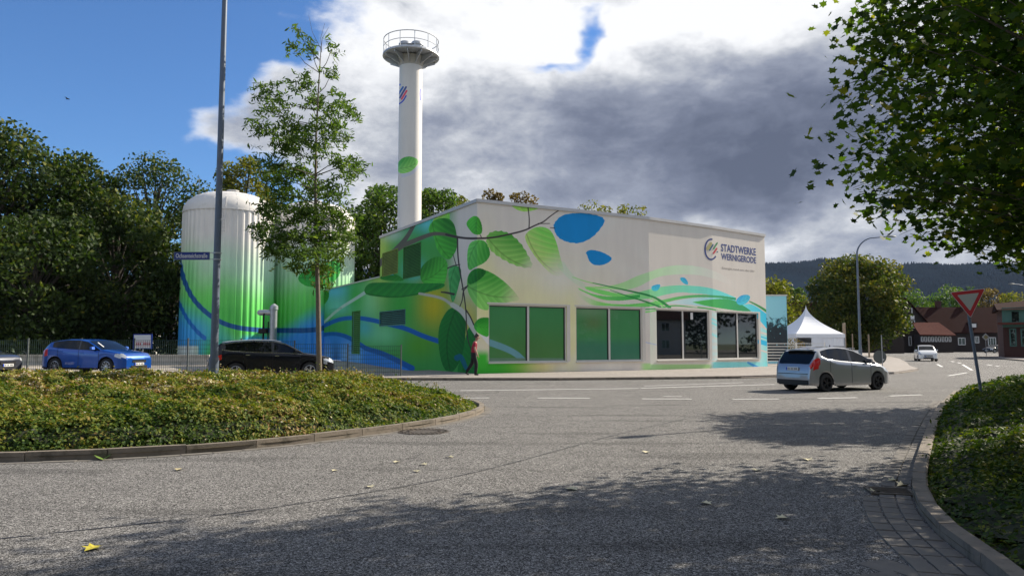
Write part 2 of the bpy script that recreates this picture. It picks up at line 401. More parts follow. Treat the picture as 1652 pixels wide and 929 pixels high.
def pleaf(img, u, v, outline, axis, dk, lt, fade=None, veins=9, serr=0.0):
    P = chaikin(outline, 2)
    if serr:
        k = np.arange(len(P)); nrm = np.roll(P, -1, 0) - np.roll(P, 1, 0); nrm = np.stack([nrm[:, 1], -nrm[:, 0]], 1) / (np.linalg.norm(nrm, axis=1)[:, None] + 1e-6)
        P = P + nrm * (serr * ((k % 2) * 2 - 1))[:, None]
    x0, y0 = P.min(0) - 1; x1, y1 = P.max(0) + 1
    bb = (u > x0) & (u < x1) & (v > y0) & (v < y1)
    if not bb.any(): return img
    uu, vv = u[bb], v[bb]; ins = inside(uu, vv, P)
    (ax, ay), (bx, by) = axis; ex, ey = bx - ax, by - ay; L = hypot(ex, ey)
    a = ((uu - ax) * ex + (vv - ay) * ey) / L / L; b = ((uu - ax) * -ey + (vv - ay) * ex) / L / L
    b = b - .10 * np.sin(np.clip(a, 0, 1) * pi)          # curved midrib
    t = .5 + .20 * np.sin((a * veins - np.abs(b) * veins * 1.2) * 2 * pi) * np.exp(-np.abs(b) * 1.0)
    t = .5 * t + .5 * (.5 + np.clip(b * 1.8, -.5, .5))
    t = np.clip(t + .12 * np.sin(a * 3.0 + b * 5), 0, 1)
    col = np.asarray(dk) * (1 - t[:, None]) + np.asarray(lt) * t[:, None]
    vein = np.exp(-(np.abs(b) / .012) ** 2) * (a > 0) * (a < .95)
    sv = np.abs(((a * veins - np.abs(b) * veins * 1.2) % 1) - .5); side = np.exp(-(sv / .06) ** 2) * .5
    col = col * (1 - .38 * np.maximum(vein, side)[:, None])
    al = ins.astype(float)
    if fade:
        fx, fy, gx, gy = fade; tt = ((uu - fx) * (gx - fx) + (vv - fy) * (gy - fy)) / ((gx - fx) ** 2 + (gy - fy) ** 2); al = al * (1 - sstep(tt, 0, 1))
    sub = img[bb]; img[bb] = sub * (1 - al[:, None]) + col * al[:, None]
    return img
def band(img, u, v, up, lo, c0, c1=None, al=1.0, fade=None):
    P = np.vstack([chaikin(up, 2, False), chaikin(lo, 2, False)[::-1]])
    bb = (u > P[:, 0].min()) & (u < P[:, 0].max()) & (v > P[:, 1].min()) & (v < P[:, 1].max())
    if not bb.any(): return img
    uu, vv = u[bb], v[bb]; a = inside(uu, vv, P).astype(float) * al
    t = np.clip((uu - P[:, 0].min()) / (P[:, 0].max() - P[:, 0].min()), 0, 1)
    if fade == 'r': a = a * (1 - sstep(t, .6, 1))
    if fade == 'l': a = a * sstep(t, 0, .35)
    if fade == 'lr': a = a * sstep(t, 0, .3) * (1 - sstep(t, .65, 1))
    col = np.asarray(c0) * (1 - t[:, None]) + np.asarray(c1 if c1 is not None else c0) * t[:, None]
    img[bb] = img[bb] * (1 - a[:, None]) + col * a[:, None]
    return img
def stroke(img, u, v, pts, w0, w1, col, al=1.0, sm=3):
    P = chaikin(pts, sm, False); m_ = max(w0, w1) + 2
    bb = (u > P[:, 0].min() - m_) & (u < P[:, 0].max() + m_) & (v > P[:, 1].min() - m_) & (v < P[:, 1].max() + m_)
    if not bb.any(): return img
    d, par = polydist(u[bb], v[bb], P); wd = w0 + (w1 - w0) * par
    a = np.clip((wd / 2 - d) / .6 + .5, 0, 1) * al
    img[bb] = img[bb] * (1 - a[:, None]) + np.asarray(col) * a[:, None]
    return img

GR_D, GR_M, GR_L = c8(14, 66, 18), c8(60, 140, 44), c8(122, 182, 72)
GRN = c8(30, 105, 32); BLU = c8(6, 88, 134); DKB = c8(8, 52, 92); BR = c8(38, 34, 34); TEAL = c8(72, 150, 165); PALE = c8(150, 185, 190)
CRM = np.array([.80, .745, .665])

def mural(u, v, region):
    img = np.zeros(u.shape + (3,)); n = (np.sin(u * .05 + 3 * np.sin(v * .021)) + np.sin(v * .07 + 2 * np.sin(u * .033))) * .5
    if region == 'side':
        z9 = lambda x, y: (500 + x / 5.464, 440 + y / 5.465)
        img[:] = c8(42, 104, 46)
        def wash(x, y, sx, sy, c, al=.8):
            nonlocal img; a, b_ = z9(x, y); img = lay(img, al * gs(u, v, a, b_, sx / 5.46, sy / 5.46), c)
        img = lay(img, sstep(u, 712, 745) * (1 - sstep(v, 430, 540)), CRM * .97)
        wash(1090, 290, 110, 150, c8(128, 118, 16), .95); wash(1400, 420, 70, 160, c8(140, 128, 60), .8)
        wash(190, 160, 120, 70, c8(58, 120, 150)); wash(240, 300, 90, 60, c8(70, 130, 120)); wash(530, 260, 70, 120, c8(84, 140, 100), .7); wash(640, 540, 130, 80, c8(80, 138, 100), .75); wash(480, 480, 60, 60, c8(40, 110, 130), .6)
        wash(400, 200, 50, 90, c8(34, 110, 36), .8); wash(820, 300, 80, 120, c8(34, 112, 36), .7); wash(960, 640, 110, 90, c8(56, 106, 20), .8)
        img = lay(img, .7 * gs(u, v, 612, 400, 12, 50), c8(135, 150, 60)); img = lay(img, .55 * gs(u, v, 650, 345, 24, 14), c8(66, 120, 150)); img = lay(img, .75 * gs(u, v, 690, 358, 14, 12), c8(70, 140, 190)); img = lay(img, .5 * gs(u, v, 632, 378, 14, 8), c8(140, 170, 150)); img = lay(img, .6 * gs(u, v, 668, 435, 12, 12), c8(60, 130, 170))
        P = Z_(z9, [(0, 590), (80, 552), (220, 532), (330, 562), (430, 622), (500, 672), (620, 702), (750, 762), (880, 828), (900, 960), (0, 960)])
        img = lay(img, inside(u, v, P) * .9, c8(30, 84, 150)); k_ = inside(u, v, P)
        for x_, sx_, c_ in ((130, 40, c8(96, 120, 160)), (330, 40, c8(100, 125, 165)), (230, 16, c8(40, 60, 90)), (420, 30, c8(80, 120, 150))): img = lay(img, k_ * .7 * gs(u, v, 500 + x_ / 5.46, 575, sx_ / 5.46, 14), c_)
        img = stroke(img, u, v, Z_(z9, [(120, 440), (250, 320), (400, 230), (480, 178)]), 3.5, 5.5, c8(112, 130, 124), .9)
        img = stroke(img, u, v, Z_(z9, [(-40, 540), (0, 520), (120, 470), (250, 408), (400, 393), (550, 415), (700, 455), (850, 490), (1000, 560), (1140, 604)]), 6.0, 8.0, c8(12, 62, 112))
        img = stroke(img, u, v, Z_(z9, [(-40, 610), (0, 590), (80, 550), (220, 532), (330, 562), (430, 622), (500, 672), (620, 702), (750, 762), (900, 840)]), 5, 9, c8(12, 60, 110))
        img = pleaf(img, u, v, Z_(z9, [(85, 160), (165, 150), (172, 210), (140, 270), (90, 310)]), Z_(z9, [(85, 160), (100, 310)]), GR_D, GR_M, veins=5)
    elif region == 'front':
        img[:] = CRM
        img = lay(img, .75 * gs(u, v, 860, 480, 75, 40), c8(160, 145, 105)); img = lay(img, .6 * gs(u, v, 922, 545, 9, 45), c8(160, 150, 85))
        img = lay(img, .7 * gs(u, v, 783, 480, 14, 60), c8(160, 150, 95)); img = lay(img, .45 * gs(u, v, 905, 450, 30, 18), c8(190, 190, 190))
        img = lay(img, sstep(v, 578, 588) * (1 - sstep(u, 840, 880)), c8(38, 120, 32)); img = lay(img, .6 * sstep(v, 583, 590) * gs(u, v, 870, 590, 25, 20), c8(150, 140, 60))
        img = lay(img, (1 - sstep(u, 782, 796)) * sstep(v, 560, 575), c8(38, 120, 32))
        img = lay(img, .35 * sstep(u, 780, 1000) * n ** 2, c8(165, 155, 140))
        img = lay(img, .75 * sstep(v, 584, 588) * sstep(u, 1030, 1042) * (1 - sstep(u, 1142, 1150)), c8(105, 150, 80))
    elif region == 'front_right':
        img[:] = CRM * .95
        img = lay(img, .8 * sstep(v, 586, 589) * sstep(u, 1030, 1050) * (1 - sstep(u, 1142, 1153)), c8(115, 160, 90, .5))
        img = lay(img, .85 * sstep(v, 582, 585) * sstep(u, 1145, 1153), c8(95, 185, 205, .5)); img = lay(img, .35 * gs(u, v, 1047, 540, 10, 45), c8(120, 160, 130))
    if region in ('front', 'front_right'):
        Z = lambda f, L: [f(*p) for p in L]
        lg, md, dk, tl, dt = c8(125, 178, 88), c8(62, 140, 62), c8(22, 92, 42), c8(66, 146, 162), c8(28, 128, 148)
        z8 = lambda x, y: (880 + x / 4.589, 400 + y / 4.592)
        B8 = lambda up, lo, c0, c1, al=1, fade=None: band(img, u, v, Z(z8, up), Z(z8, lo), c0, c1, al, fade)
        S8 = lambda p, w0, w1, c, al=1: stroke(img, u, v, Z(z8, p), w0 / 4.59, w1 / 4.59, c, al)
        lgw, tlw, g1, g2, g3, g4 = c8(98, 162, 74), c8(140, 188, 186), c8(84, 160, 72), c8(36, 116, 52), c8(24, 92, 44), c8(18, 100, 66)
        img = S8([(120, 130), (180, 210), (280, 280)], 60, 30, c8(120, 165, 120), .35)
        img = B8([(230, 320), (300, 360), (380, 395), (480, 415), (600, 418), (720, 408), (880, 392)], [(215, 330), (300, 400), (350, 426), (480, 434), (720, 440), (880, 420)], lgw, c8(52, 135, 60), 1, 'l')
        img = B8([(290, 286), (430, 288), (560, 265), (680, 205), (775, 176), (860, 145), (960, 126), (1080, 128), (1200, 150), (1330, 205), (1450, 300)], [(330, 300), (480, 305), (600, 312), (700, 284), (775, 238), (860, 206), (980, 195), (1100, 196), (1200, 212), (1330, 256), (1400, 300)], lgw, c8(178, 212, 205), .95, 'r')
        img = B8([(520, 350), (640, 340), (775, 304), (900, 280), (1040, 274), (1200, 290), (1300, 320), (1410, 368)], [(520, 366), (640, 386), (775, 376), (900, 342), (1000, 326), (1100, 336), (1200, 342), (1410, 388)], lgw, tl, 1)
        img = B8([(290, 290), (400, 306), (520, 335), (600, 345), (670, 362)], [(300, 304), (380, 336), (500, 362), (600, 368), (670, 364)], g1, g1)
        img = B8([(240, 295), (330, 336), (430, 358), (560, 362), (700, 345)], [(250, 310), (400, 380), (500, 392), (620, 386), (700, 366)], g1, g2)
        img = B8([(900, 402), (1100, 366), (1300, 366), (1410, 384)], [(900, 412), (1100, 422), (1250, 440), (1410, 440)], tlw, tl)
        img = B8([(1090, 400), (1180, 386), (1300, 374), (1400, 384), (1520, 455)], [(1090, 402), (1200, 432), (1350, 455), (1450, 468), (1520, 470)], c8(50, 128, 54), g4)
        img = B8([(640, 430), (775, 402), (870, 384), (1000, 354), (1150, 344), (1300, 352), (1410, 370)], [(640, 440), (775, 428), (900, 402), (1000, 376), (1150, 362), (1300, 370), (1410, 386)], g1, g4)
        img = S8([(200, 215), (300, 250), (420, 275)], 4, 8, lgw); img = S8([(350, 258), (500, 292), (640, 322), (775, 352), (850, 388), (920, 442)], 4, 22, g3); img = S8([(480, 312), (620, 360), (700, 384), (775, 408), (850, 438)], 4, 16, g3)
        img = S8([(700, 352), (775, 372), (840, 402), (880, 440)], 3, 12, g1); img = S8([(730, 455), (850, 447), (940, 424), (1050, 432), (1200, 447), (1320, 470)], 8, 10, g2); img = S8([(725, 476), (780, 470), (830, 460)], 12, 6, g1); img = S8([(900, 414), (1000, 420), (1120, 436)], 3, 10, CRM)
        img = S8([(1510, 395), (1580, 430), (1640, 470)], 6, 22, g3); img = B8([(1460, 420), (1530, 410), (1640, 490)], [(1460, 424), (1530, 470), (1640, 600)], c8(70, 165, 195), c8(24, 125, 160))
        img = band(img, u, v, Z(z7, [(684, 620), (722, 640)]), Z(z7, [(684, 840), (722, 840)]), c8(110, 190, 210), c8(80, 170, 195), .85)
        for a_, b_, c_ in ((650, 10, CRM), (672, 6, dt), (700, 22, c8(20, 120, 150)), (745, 8, CRM)): img = stroke(img, u, v, Z(z7, [(684, a_), (722, a_ + 12)]), b_ / 3, b_ / 3, c_)
        for a_ in (580, 600, 660): img = stroke(img, u, v, Z(z7, [(428, a_), (456, a_ + 14)]), 4, 3, c8(70, 170, 190))
        img = lay(img, .7 * inside(u, v, Z(z7, [(426, 535), (456, 545), (456, 800), (426, 800)])).astype(float) * (.45 + .55 * np.sin(v * .3) ** 2), c8(120, 180, 190))
        img = stroke(img, u, v, [(1038, 551), (1059, 556)], 1.0, 1.0, c8(90, 110, 150), .8)
        img = stroke(img, u, v, Z(z7, [(620, 812), (670, 838)]), 3, 5, c8(20, 90, 140), .8)
        for L, ax in (([(102, 405), (125, 395), (155, 393), (140, 425), (118, 432), (102, 420)], ((102, 402), (150, 410))),
                      ([(255, 358), (280, 355), (298, 378), (300, 398), (275, 390), (258, 372)], ((256, 355), (300, 398))),
                      ([(560, 470), (590, 448), (638, 452), (618, 495), (575, 508), (555, 490)], ((555, 490), (638, 452)))):
            img = pleaf(img, u, v, Z(z7, L), Z(z7, ax), c8(14, 96, 140), c8(44, 140, 180), veins=4)
        # the two large cut-blue leaves
        for L, sr in (([(520, 150), (560, 108), (640, 100), (720, 108), (774, 130), (745, 180), (700, 225), (640, 250), (575, 240), (535, 215), (518, 175)], .9),
                      ([(672, 295), (690, 278), (740, 284), (785, 305), (806, 323), (770, 350), (720, 356), (690, 335), (680, 300)], .6)):
            P = chaikin(Z(z6, L), 2); k = np.arange(len(P)); cc = P.mean(0); P = cc + (P - cc) * (1 + sr * .012 * ((k % 2) * 2 - 1))[:, None]
            img = lay(img, inside(u, v, P).astype(float), BLU)
    # foliage picture crosses the corner
    Z = lambda f, L: [f(*p) for p in L]
    def L_(f, pts, ax, dk=GR_D, lt=GR_M, **k):
        nonlocal img; img = pleaf(img, u, v, Z(f, pts), Z(f, ax), dk, lt, **k)
    if region in ('side', 'front'):
        if region == 'side':
            L_(z5, [(355, 125), (430, 85), (440, 130), (400, 190), (335, 190)], ((430, 90), (350, 190)), GR_M, GR_L)
            img = stroke(img, u, v, Z(z5, [(250, 150), (300, 60), (360, 45), (350, 130), (330, 190)]), 2, 1, GR_M, .6)
            L_(z5, [(350, 135), (420, 122), (455, 145), (470, 200), (473, 270), (450, 312), (430, 330), (392, 305), (368, 262), (362, 220), (330, 190)], ((350, 130), (440, 325)), veins=6)
            L_(z5, [(305, 350), (360, 310), (410, 315), (428, 350), (422, 400), (405, 455), (380, 475), (300, 440), (290, 390)], ((300, 430), (425, 330)), veins=6)
            L_(z5, [(92, 425), (110, 398), (160, 392), (200, 408), (222, 432)], ((92, 428), (220, 430)), GR_D, GRN, veins=5)
            z9 = lambda x, y: (500 + x / 5.464, 440 + y / 5.465); L_(z9, [(468, 188), (500, 95), (600, 84), (800, 90), (1000, 95), (1195, 88), (1182, 132), (1050, 168), (900, 206), (750, 222), (600, 212)], ((470, 180), (1190, 92)), c8(6, 62, 28), GRN, veins=10)
            img = lay(img, inside(u, v, Z(z5, [(128, 385), (140, 376), (158, 380), (165, 400), (120, 402)])).astype(float), c8(14, 110, 130))
            img = stroke(img, u, v, Z(z5, [(90, 350), (150, 300), (200, 262), (300, 220), (370, 195), (473, 218)]), 11, 4, c8(62, 60, 52))
            img = stroke(img, u, v, Z(z5, [(180, 275), (230, 220), (275, 135)]), 9, 5, c8(58, 58, 52))
            img = stroke(img, u, v, Z(z5, [(290, 490), (400, 510), (440, 540)]), 4, 5, c8(120, 120, 110), .9)
            L_(z5, [(428, 370), (460, 352), (490, 365), (492, 400), (475, 470), (452, 545), (438, 500), (430, 430)], ((465, 352), (452, 545)), c8(10, 66, 26), c8(60, 130, 70), veins=5)
            L_(z5, [(440, 555), (500, 560), (515, 620), (512, 700), (500, 780), (470, 850), (430, 880), (395, 830), (378, 720), (385, 640), (410, 590)], ((470, 555), (440, 870)), c8(8, 52, 22), c8(22, 88, 30), veins=11)
            L_(z5, [(512, 700), (530, 640), (570, 680), (570, 900), (480, 900), (470, 850), (500, 780)], ((515, 640), (515, 900)), c8(10, 62, 24), c8(24, 96, 34), veins=8)
            img = stroke(img, u, v, Z(z5, [(472, 800), (490, 790), (515, 850)]), 10, 6, c8(10, 60, 90), .7)
            img = stroke(img, u, v, Z(z5, [(395, 483), (420, 485), (455, 493)]), 2, 4, BR); img = stroke(img, u, v, Z(z5, [(425, 368), (455, 355), (485, 350)]), 2, 1.5, BR)
            img = stroke(img, u, v, Z(z5, [(450, 545), (500, 575), (545, 650), (572, 690)]), 8, 10, c8(130, 130, 120), .95)
            img = stroke(img, u, v, Z(z5, [(473, 215), (475, 320), (492, 420), (515, 560), (518, 700), (540, 760)]), 2.6, 1.5, BR)
            img = stroke(img, u, v, Z(z5, [(515, 570), (535, 600), (552, 640)]), 2.5, 2, BR); img = stroke(img, u, v, Z(z5, [(485, 552), (498, 520), (500, 475), (528, 452)]), 1.6, 1.8, BR)
            img = stroke(img, u, v, Z(z5, [(468, 355), (460, 330), (452, 300)]), 1.5, 1, BR); img = stroke(img, u, v, Z(z5, [(473, 218), (530, 225), (590, 222)]), 3, 3.4, BR)
        else:
            img = stroke(img, u, v, Z(z6, [(145, 640), (190, 700), (210, 725)]), 10, 9, c8(160, 165, 160), .9)
        L_(z6, [(312, 55), (360, 52), (470, 66), (430, 88), (370, 97), (325, 78)], ((312, 55), (470, 70)), GR_M, GR_L, veins=5)
        L_(z6, [(93, 150), (120, 120), (150, 113), (172, 150), (175, 205), (135, 207), (110, 180)], ((155, 115), (150, 210)), GR_D, GR_M, veins=5)
        L_(z6, [(118, 240), (160, 228), (195, 240), (217, 300), (190, 340), (140, 362), (106, 385), (100, 320), (104, 270)], ((165, 225), (106, 385)), c8(22, 90, 28), c8(80, 150, 68), veins=6)
        L_(z6, [(190, 245), (200, 195), (260, 185), (310, 200), (360, 245), (400, 310), (425, 370), (350, 362), (280, 330), (220, 290)], ((195, 215), (425, 370)), c8(24, 96, 26), c8(112, 176, 76), fade=(*z6(360, 310), *z6(445, 380)), veins=7, serr=.8)
        L_(z6, [(375, 215), (400, 185), (440, 165), (500, 175), (530, 230), (550, 310), (575, 400), (520, 410), (450, 340), (400, 270)], ((385, 195), (545, 400)), c8(70, 138, 52), c8(140, 178, 90), fade=(*z6(480, 280), *z6(575, 420)), veins=7)
        L_(z6, [(105, 395), (145, 363), (215, 385), (280, 430), (330, 480), (362, 525), (300, 530), (262, 545), (210, 545), (205, 575), (150, 560), (110, 500), (98, 450)], ((102, 455), (360, 500)), c8(22, 98, 26), c8(98, 168, 72), fade=(*z6(250, 480), *z6(385, 530)), veins=7)
        L_(z6, [(105, 395), (145, 363), (200, 378), (170, 420), (102, 455)], ((150, 365), (102, 455)), c8(8, 60, 20), c8(30, 100, 32), veins=4)
        L_(z6, [(130, 640), (160, 606), (205, 606), (210, 610), (210, 705), (170, 690), (140, 670)], ((135, 640), (215, 650)), c8(14, 84, 22), c8(50, 130, 40), veins=5)
        img = stroke(img, u, v, Z(z6, [(0, 205), (55, 218), (110, 225), (220, 222), (300, 205), (380, 186), (430, 160), (470, 145), (500, 118), (548, 85)]), 3.8, 1.4, BR)
        img = stroke(img, u, v, Z(z6, [(395, 75), (402, 130), (400, 172)]), 1.6, 1.8, BR); img = stroke(img, u, v, Z(z6, [(445, 152), (500, 152)]), 1.6, 1, BR)
        img = stroke(img, u, v, Z(z6, [(165, 208), (172, 225)]), 1.4, 1.4, BR); img = stroke(img, u, v, Z(z6, [(502, 172), (525, 174)]), 1, 1.4, BR)
        img = stroke(img, u, v, Z(z6, [(75, 470), (100, 455), (105, 450)]), 1.6, 1.8, BR)
    return np.clip(img, .004, .86)

def tankpaint(u, v, which):
    img = np.zeros(u.shape + (3,)); img[:] = (.74, .71, .66)
    vv = v + 9 * np.sin(u * .04)
    img = lay(img, sstep(vv, 375, 440) * .55, c8(84, 138, 100)); img = lay(img, sstep(vv, 430, 490), c8(66, 136, 60)); img = lay(img, .5 * sstep(vv, 480, 520) * (1 - sstep(vv, 520, 560)), c8(30, 120, 40))
    if which == 1:
        P = [(280, 450), (300, 478), (325, 510), (355, 545), (375, 620), (270, 640)]
        img = lay(img, sstep(vv - (u - 290) * .9, 455, 520), c8(34, 98, 150)); img = lay(img, sstep(v, 556, 560) * (1 - sstep(u, 318, 322)), c8(140, 150, 165))
        img = lay(img, gs(u, v, 345, 575, 16, 26), c8(30, 120, 30)); img = lay(img, sstep(u, 380, 400) * sstep(v, 536, 552), c8(20, 90, 150))
        img = lay(img, .6 * gs(u, v, 305, 450, 12, 35), c8(40, 125, 45))
        img = stroke(img, u, v, [(290, 420), (296, 450), (312, 485), (345, 515), (380, 529), (425, 533), (450, 533)], 7, 8, DKB)
        img = stroke(img, u, v, [(288, 485), (300, 512), (318, 535), (330, 545)], 5, 7, c8(10, 66, 120))
    else:
        img = lay(img, sstep(vv + (u - 440) * .35, 520, 560), c8(30, 92, 146))
        img = stroke(img, u, v, [(430, 533), (470, 533), (505, 533), (540, 525)], 8, 8, DKB)
        img = pleaf(img, u, v, [z3(*p) for p in [(565, 460), (620, 420), (700, 400), (740, 370), (775, 410), (740, 480), (680, 500), (610, 500)]], (z3(570, 460), z3(775, 400)), c8(10, 84, 26), c8(26, 112, 34), veins=5)
    return np.clip(img, .004, .86)

def make_image(name, arr):
    """arr (h, w, 3) reflectance, row 0 at the bottom"""
    h, w_ = arr.shape[:2]; im = bpy.data.images.new(name, w_, h, alpha=False)
    a = np.where(arr <= .0031308, arr * 12.92, 1.055 * np.power(np.maximum(arr, 1e-6), 1 / 2.4) - .055)
    buf = np.ones((h, w_, 4), np.float32); buf[..., :3] = a; im.pixels.foreach_set(buf.ravel()); im.update(); im.pack(); return im

# ------------------------------------------------------------------ flat setting: ground, road, pavements
def grid_sheet(name, xs, ys, dz, m_, keep=None, parent=None):
    X, Y = np.meshgrid(xs, ys); Zv = H(X, Y) + dz; nx, ny = len(xs), len(ys)
    v = np.stack([X, Y, Zv], -1).reshape(-1, 3); f = []
    for j in range(ny - 1):
        for i in range(nx - 1):
            if keep is None or keep((xs[i] + xs[i + 1]) / 2, (ys[j] + ys[j + 1]) / 2): f.append((j * nx + i, j * nx + i + 1, (j + 1) * nx + i + 1, (j + 1) * nx + i))
    me = bpy.data.meshes.new(name); me.from_pydata(v.tolist(), [], f); me.materials.append(m_); o = link(name, me, parent); o['kind'] = 'structure'; return o
xs = [-7000, -2000, -600, -200, -120, -80, -60, -45, -36] + list(np.arange(-30, 6.1, 1)) + [10, 15, 20, 25, 30, 40, 50, 60, 80, 100, 130, 170, 200, 600, 2000, 7000]
ys = [-3000, -600, -200, -60, -30, -20, -10, 0, 5, 10, 15, 18, 20] + list(np.arange(21, 32, 1)) + [34, 36, 40, 46, 52, 60, 70, 85, 100, 120, 150, 175, 200, 300, 600, 1200, 3000, 9000]
grid_sheet('ground', xs, ys, -.03, M['grassland'])
grid_sheet('road', [x for x in xs if -121 < x < 171], [y for y in ys if -31 < y < 176], 0, M['asphalt'], lambda x, y: not (x < -6 and y > 36))
grid_sheet('gravel_yard', [x for x in xs if -61 < x <= -5], [y for y in ys if 35 < y < 86], -.012, M['gravel'])

def flat(name, poly, z, m_, kind='structure'):
    me = bpy.data.meshes.new(name); me.from_pydata([(p[0], p[1], z) for p in poly], [], [tuple(range(len(poly)))]); me.materials.append(m_)
    o = link(name, me); o['kind'] = kind; return o
def slab(name, poly, z, m_):
    b = MB().prism(poly, -.02, z); o = b.build(name, m_); o['kind'] = 'structure'; return o
kerb_far = [(-9.0, 33.2), (-2.2, 33.1), (2.0, 33.1), (7.8, 34.2), (10.7, 35.0), (20.5, 40.0), (24.8, 45.5), (27.7, 52), (32.3, 61), (40, 77), (49, 98), (70, 146)]
PAVE_Z = .12
slab('pavement', [(x, y + .14) for x, y in kerb_far] + [(60, 172), (-3, 172), (-3, 46), (-9.0, 35.8)], PAVE_Z, M['pavers'])
pav2 = [(58, 93), (46.5, 66), (60, 55), (140, 90), (140, 128), (96, 124)]
slab('pavement_by_brick_house', pav2, PAVE_Z, M['pavers'])

def resample(pts, step):
    P = [Vector((p[0], p[1])) for p in pts]; out = []; acc = 0
    L = [0]
    for a, b in zip(P, P[1:]): L.append(L[-1] + (b - a).length)
    n = max(2, int(L[-1] / step)); res = []
    for i in range(n + 1):
        d = L[-1] * i / n; k = 0
        while k < len(L) - 2 and L[k + 1] < d: k += 1
        t = (d - L[k]) / (L[k + 1] - L[k] + 1e-9); res.append(P[k].lerp(P[k + 1], t))
    return res
def kerb(name, pts, label_parent, wid=.14, hgt=.13, step=1.0, off=0.0, m_=None):
    """row of single kerb stones, each a child; side: stones lie to the left of the direction"""
    root = bpy.data.objects.new(name, None); COL.objects.link(root); root['kind'] = 'structure'
    R = resample(pts, step)
    for i, (a, b) in enumerate(zip(R, R[1:])):
        d = (b - a); L = d.length; d.normalize(); nrm = Vector((-d.y, d.x)); g = .006
        a2, b2 = a + d * g + nrm * off, b - d * g + nrm * off; j = random.uniform(-.004, .004); h = hgt + random.uniform(-.006, .006)
        pn = [a2, b2, b2 + nrm * wid, a2 + nrm * wid]; ba = .018
        vs = [(p.x, p.y, Hf(p.x, p.y) - .05) for p in pn] + [(p.x, p.y, Hf(p.x, p.y) + h - ba) for p in pn] + \
             [(p.x + nrm.x * ba * s_, p.y + nrm.y * ba * s_, Hf(p.x, p.y) + h) for p, s_ in zip(pn, (1, 1, 0, 0))]
        mb = MB().add(vs, [(0, 1, 5, 4), (1, 2, 6, 5), (2, 3, 7, 6), (3, 0, 4, 7), (4, 5, 9, 8), (5, 6, 10, 9), (6, 7, 11, 10), (7, 4, 8, 11), (8, 9, 10, 11)])
        mb.build('kerb_stone', m_ or M['curbstone'], root)
    return root
# kerb along the facade pavement
kerb('kerb', kerb_far[:5], None, .14, .12, 2.0)
kerb('kerb', kerb_far[4:9], None, .14, .05, 3.0)
kerb('kerb', [(58, 93), (46.5, 66)], None, .2, .13, 3.0, -.2)

# near left island and right bed (outlines measured on the ground)
def Gp(u, v): g = G(u, v); return (g.x, g.y)
isl = [Gp(-420, 742), Gp(-150, 748), Gp(0, 746), Gp(130, 742), Gp(250, 736), Gp(380, 727), Gp(520, 712), Gp(640, 696), Gp(700, 687), Gp(745, 678), Gp(775, 669), Gp(784, 662), Gp(778, 656), Gp(762, 651)]
isl = chaikin(isl, 2, False).tolist()
isl_back = [(-1.9, 21.3), (-4.5, 23.0), (-9, 24.2), (-16, 25.0), (-26, 25.5), (-40, 25.8)]
isl_all = isl + chaikin(isl_back, 1, False).tolist()
isl_poly = isl_all + [(-40, isl[0][1])]
rb = [(2.2, 2.0), (2.75, 3.4), Gp(1600, 929), Gp(1545, 890), Gp(1497, 850), Gp(1473, 812), Gp(1471, 785), Gp(1478, 752), Gp(1490, 716), Gp(1500, 688), Gp(1512, 662), Gp(1530, 645)]
rb = chaikin(rb, 2, False).tolist() + [(14.5, 24.5), (18, 26.5), (26, 29)]
rb_poly = rb + [(30, 29), (30, 2)]
kerb('kerb', isl_all[::-1], None, .13, .13, 1.0, -.13)
kerb('kerb', rb, None, .15, .12, .9, -.15)
def inset_flat(name, poly, z): return flat(name, poly, z, M['earth'])
def drape_poly(name, poly, dz, m_):
    bm = bmesh.new(); vs = [bm.verts.new((p[0], p[1], 0)) for p in poly]; bm.faces.new(vs)
    for y in range(20, 31): bmesh.ops.bisect_plane(bm, geom=bm.verts[:] + bm.edges[:] + bm.faces[:], plane_co=(0, y, 0), plane_no=(0, 1, 0))
    for x in range(-16, -4): bmesh.ops.bisect_plane(bm, geom=bm.verts[:] + bm.edges[:] + bm.faces[:], plane_co=(x, 0, 0), plane_no=(1, 0, 0))
    for v_ in bm.verts: v_.co.z = Hf(v_.co.x, v_.co.y) + dz
    me = bpy.data.meshes.new(name); bm.to_mesh(me); bm.free(); me.materials.append(m_); o = link(name, me); o['kind'] = 'structure'; return o
drape_poly('planting_bed', isl_poly, .07, M['earth'])
drape_poly('planting_bed', rb_poly, .06, M['earth'])

# gutter of setts beside the right kerb
gut = bpy.data.objects.new('gutter', None); COL.objects.link(gut); gut['kind'] = 'structure'
ngut = 0
gmesh = []
for k in range(6):
    b = MB(); sx, sy = .228, .146; h = .014
    b.add([(0, 0, -.03), (sx, 0, -.03), (sx, sy, -.03), (0, sy, -.03), (.004, .004, h), (sx - .004, .004, h + random.uniform(-.004, .004)), (sx - .004, sy - .004, h + random.uniform(-.003, .003)), (.004, sy - .004, h)],
          [(0, 1, 5, 4), (1, 2, 6, 5), (2, 3, 7, 6), (3, 0, 4, 7), (4, 5, 6, 7)])
    o = b.build('gutter_stone', M['gutterstone'], gut); gmesh.append(o.data); bpy.data.objects.remove(o)
GR = resample(rb, .243)
grate_c = G(1436, 794)
for a, b in zip(GR, GR[1:]):
    if a.y < 2.6 or a.y > 21: continue
    d = (b - a).normalized(); nr = Vector((-d.y, d.x))
    for r in range(3 if a.y < 7.6 else 2):
        p = a + nr * (.012 + r * .158)
        c_ = p + nr * .07 + d * .1
        if abs(c_.x - grate_c.x) < .26 and abs(c_.y - grate_c.y) < .24: continue
        o = link('gutter_stone', random.choice(gmesh), gut); o.location = (p.x, p.y, random.uniform(-.004, .003)); o.rotation_euler.z = math.atan2(d.y, d.x) + random.uniform(-.01, .01); ngut += 1
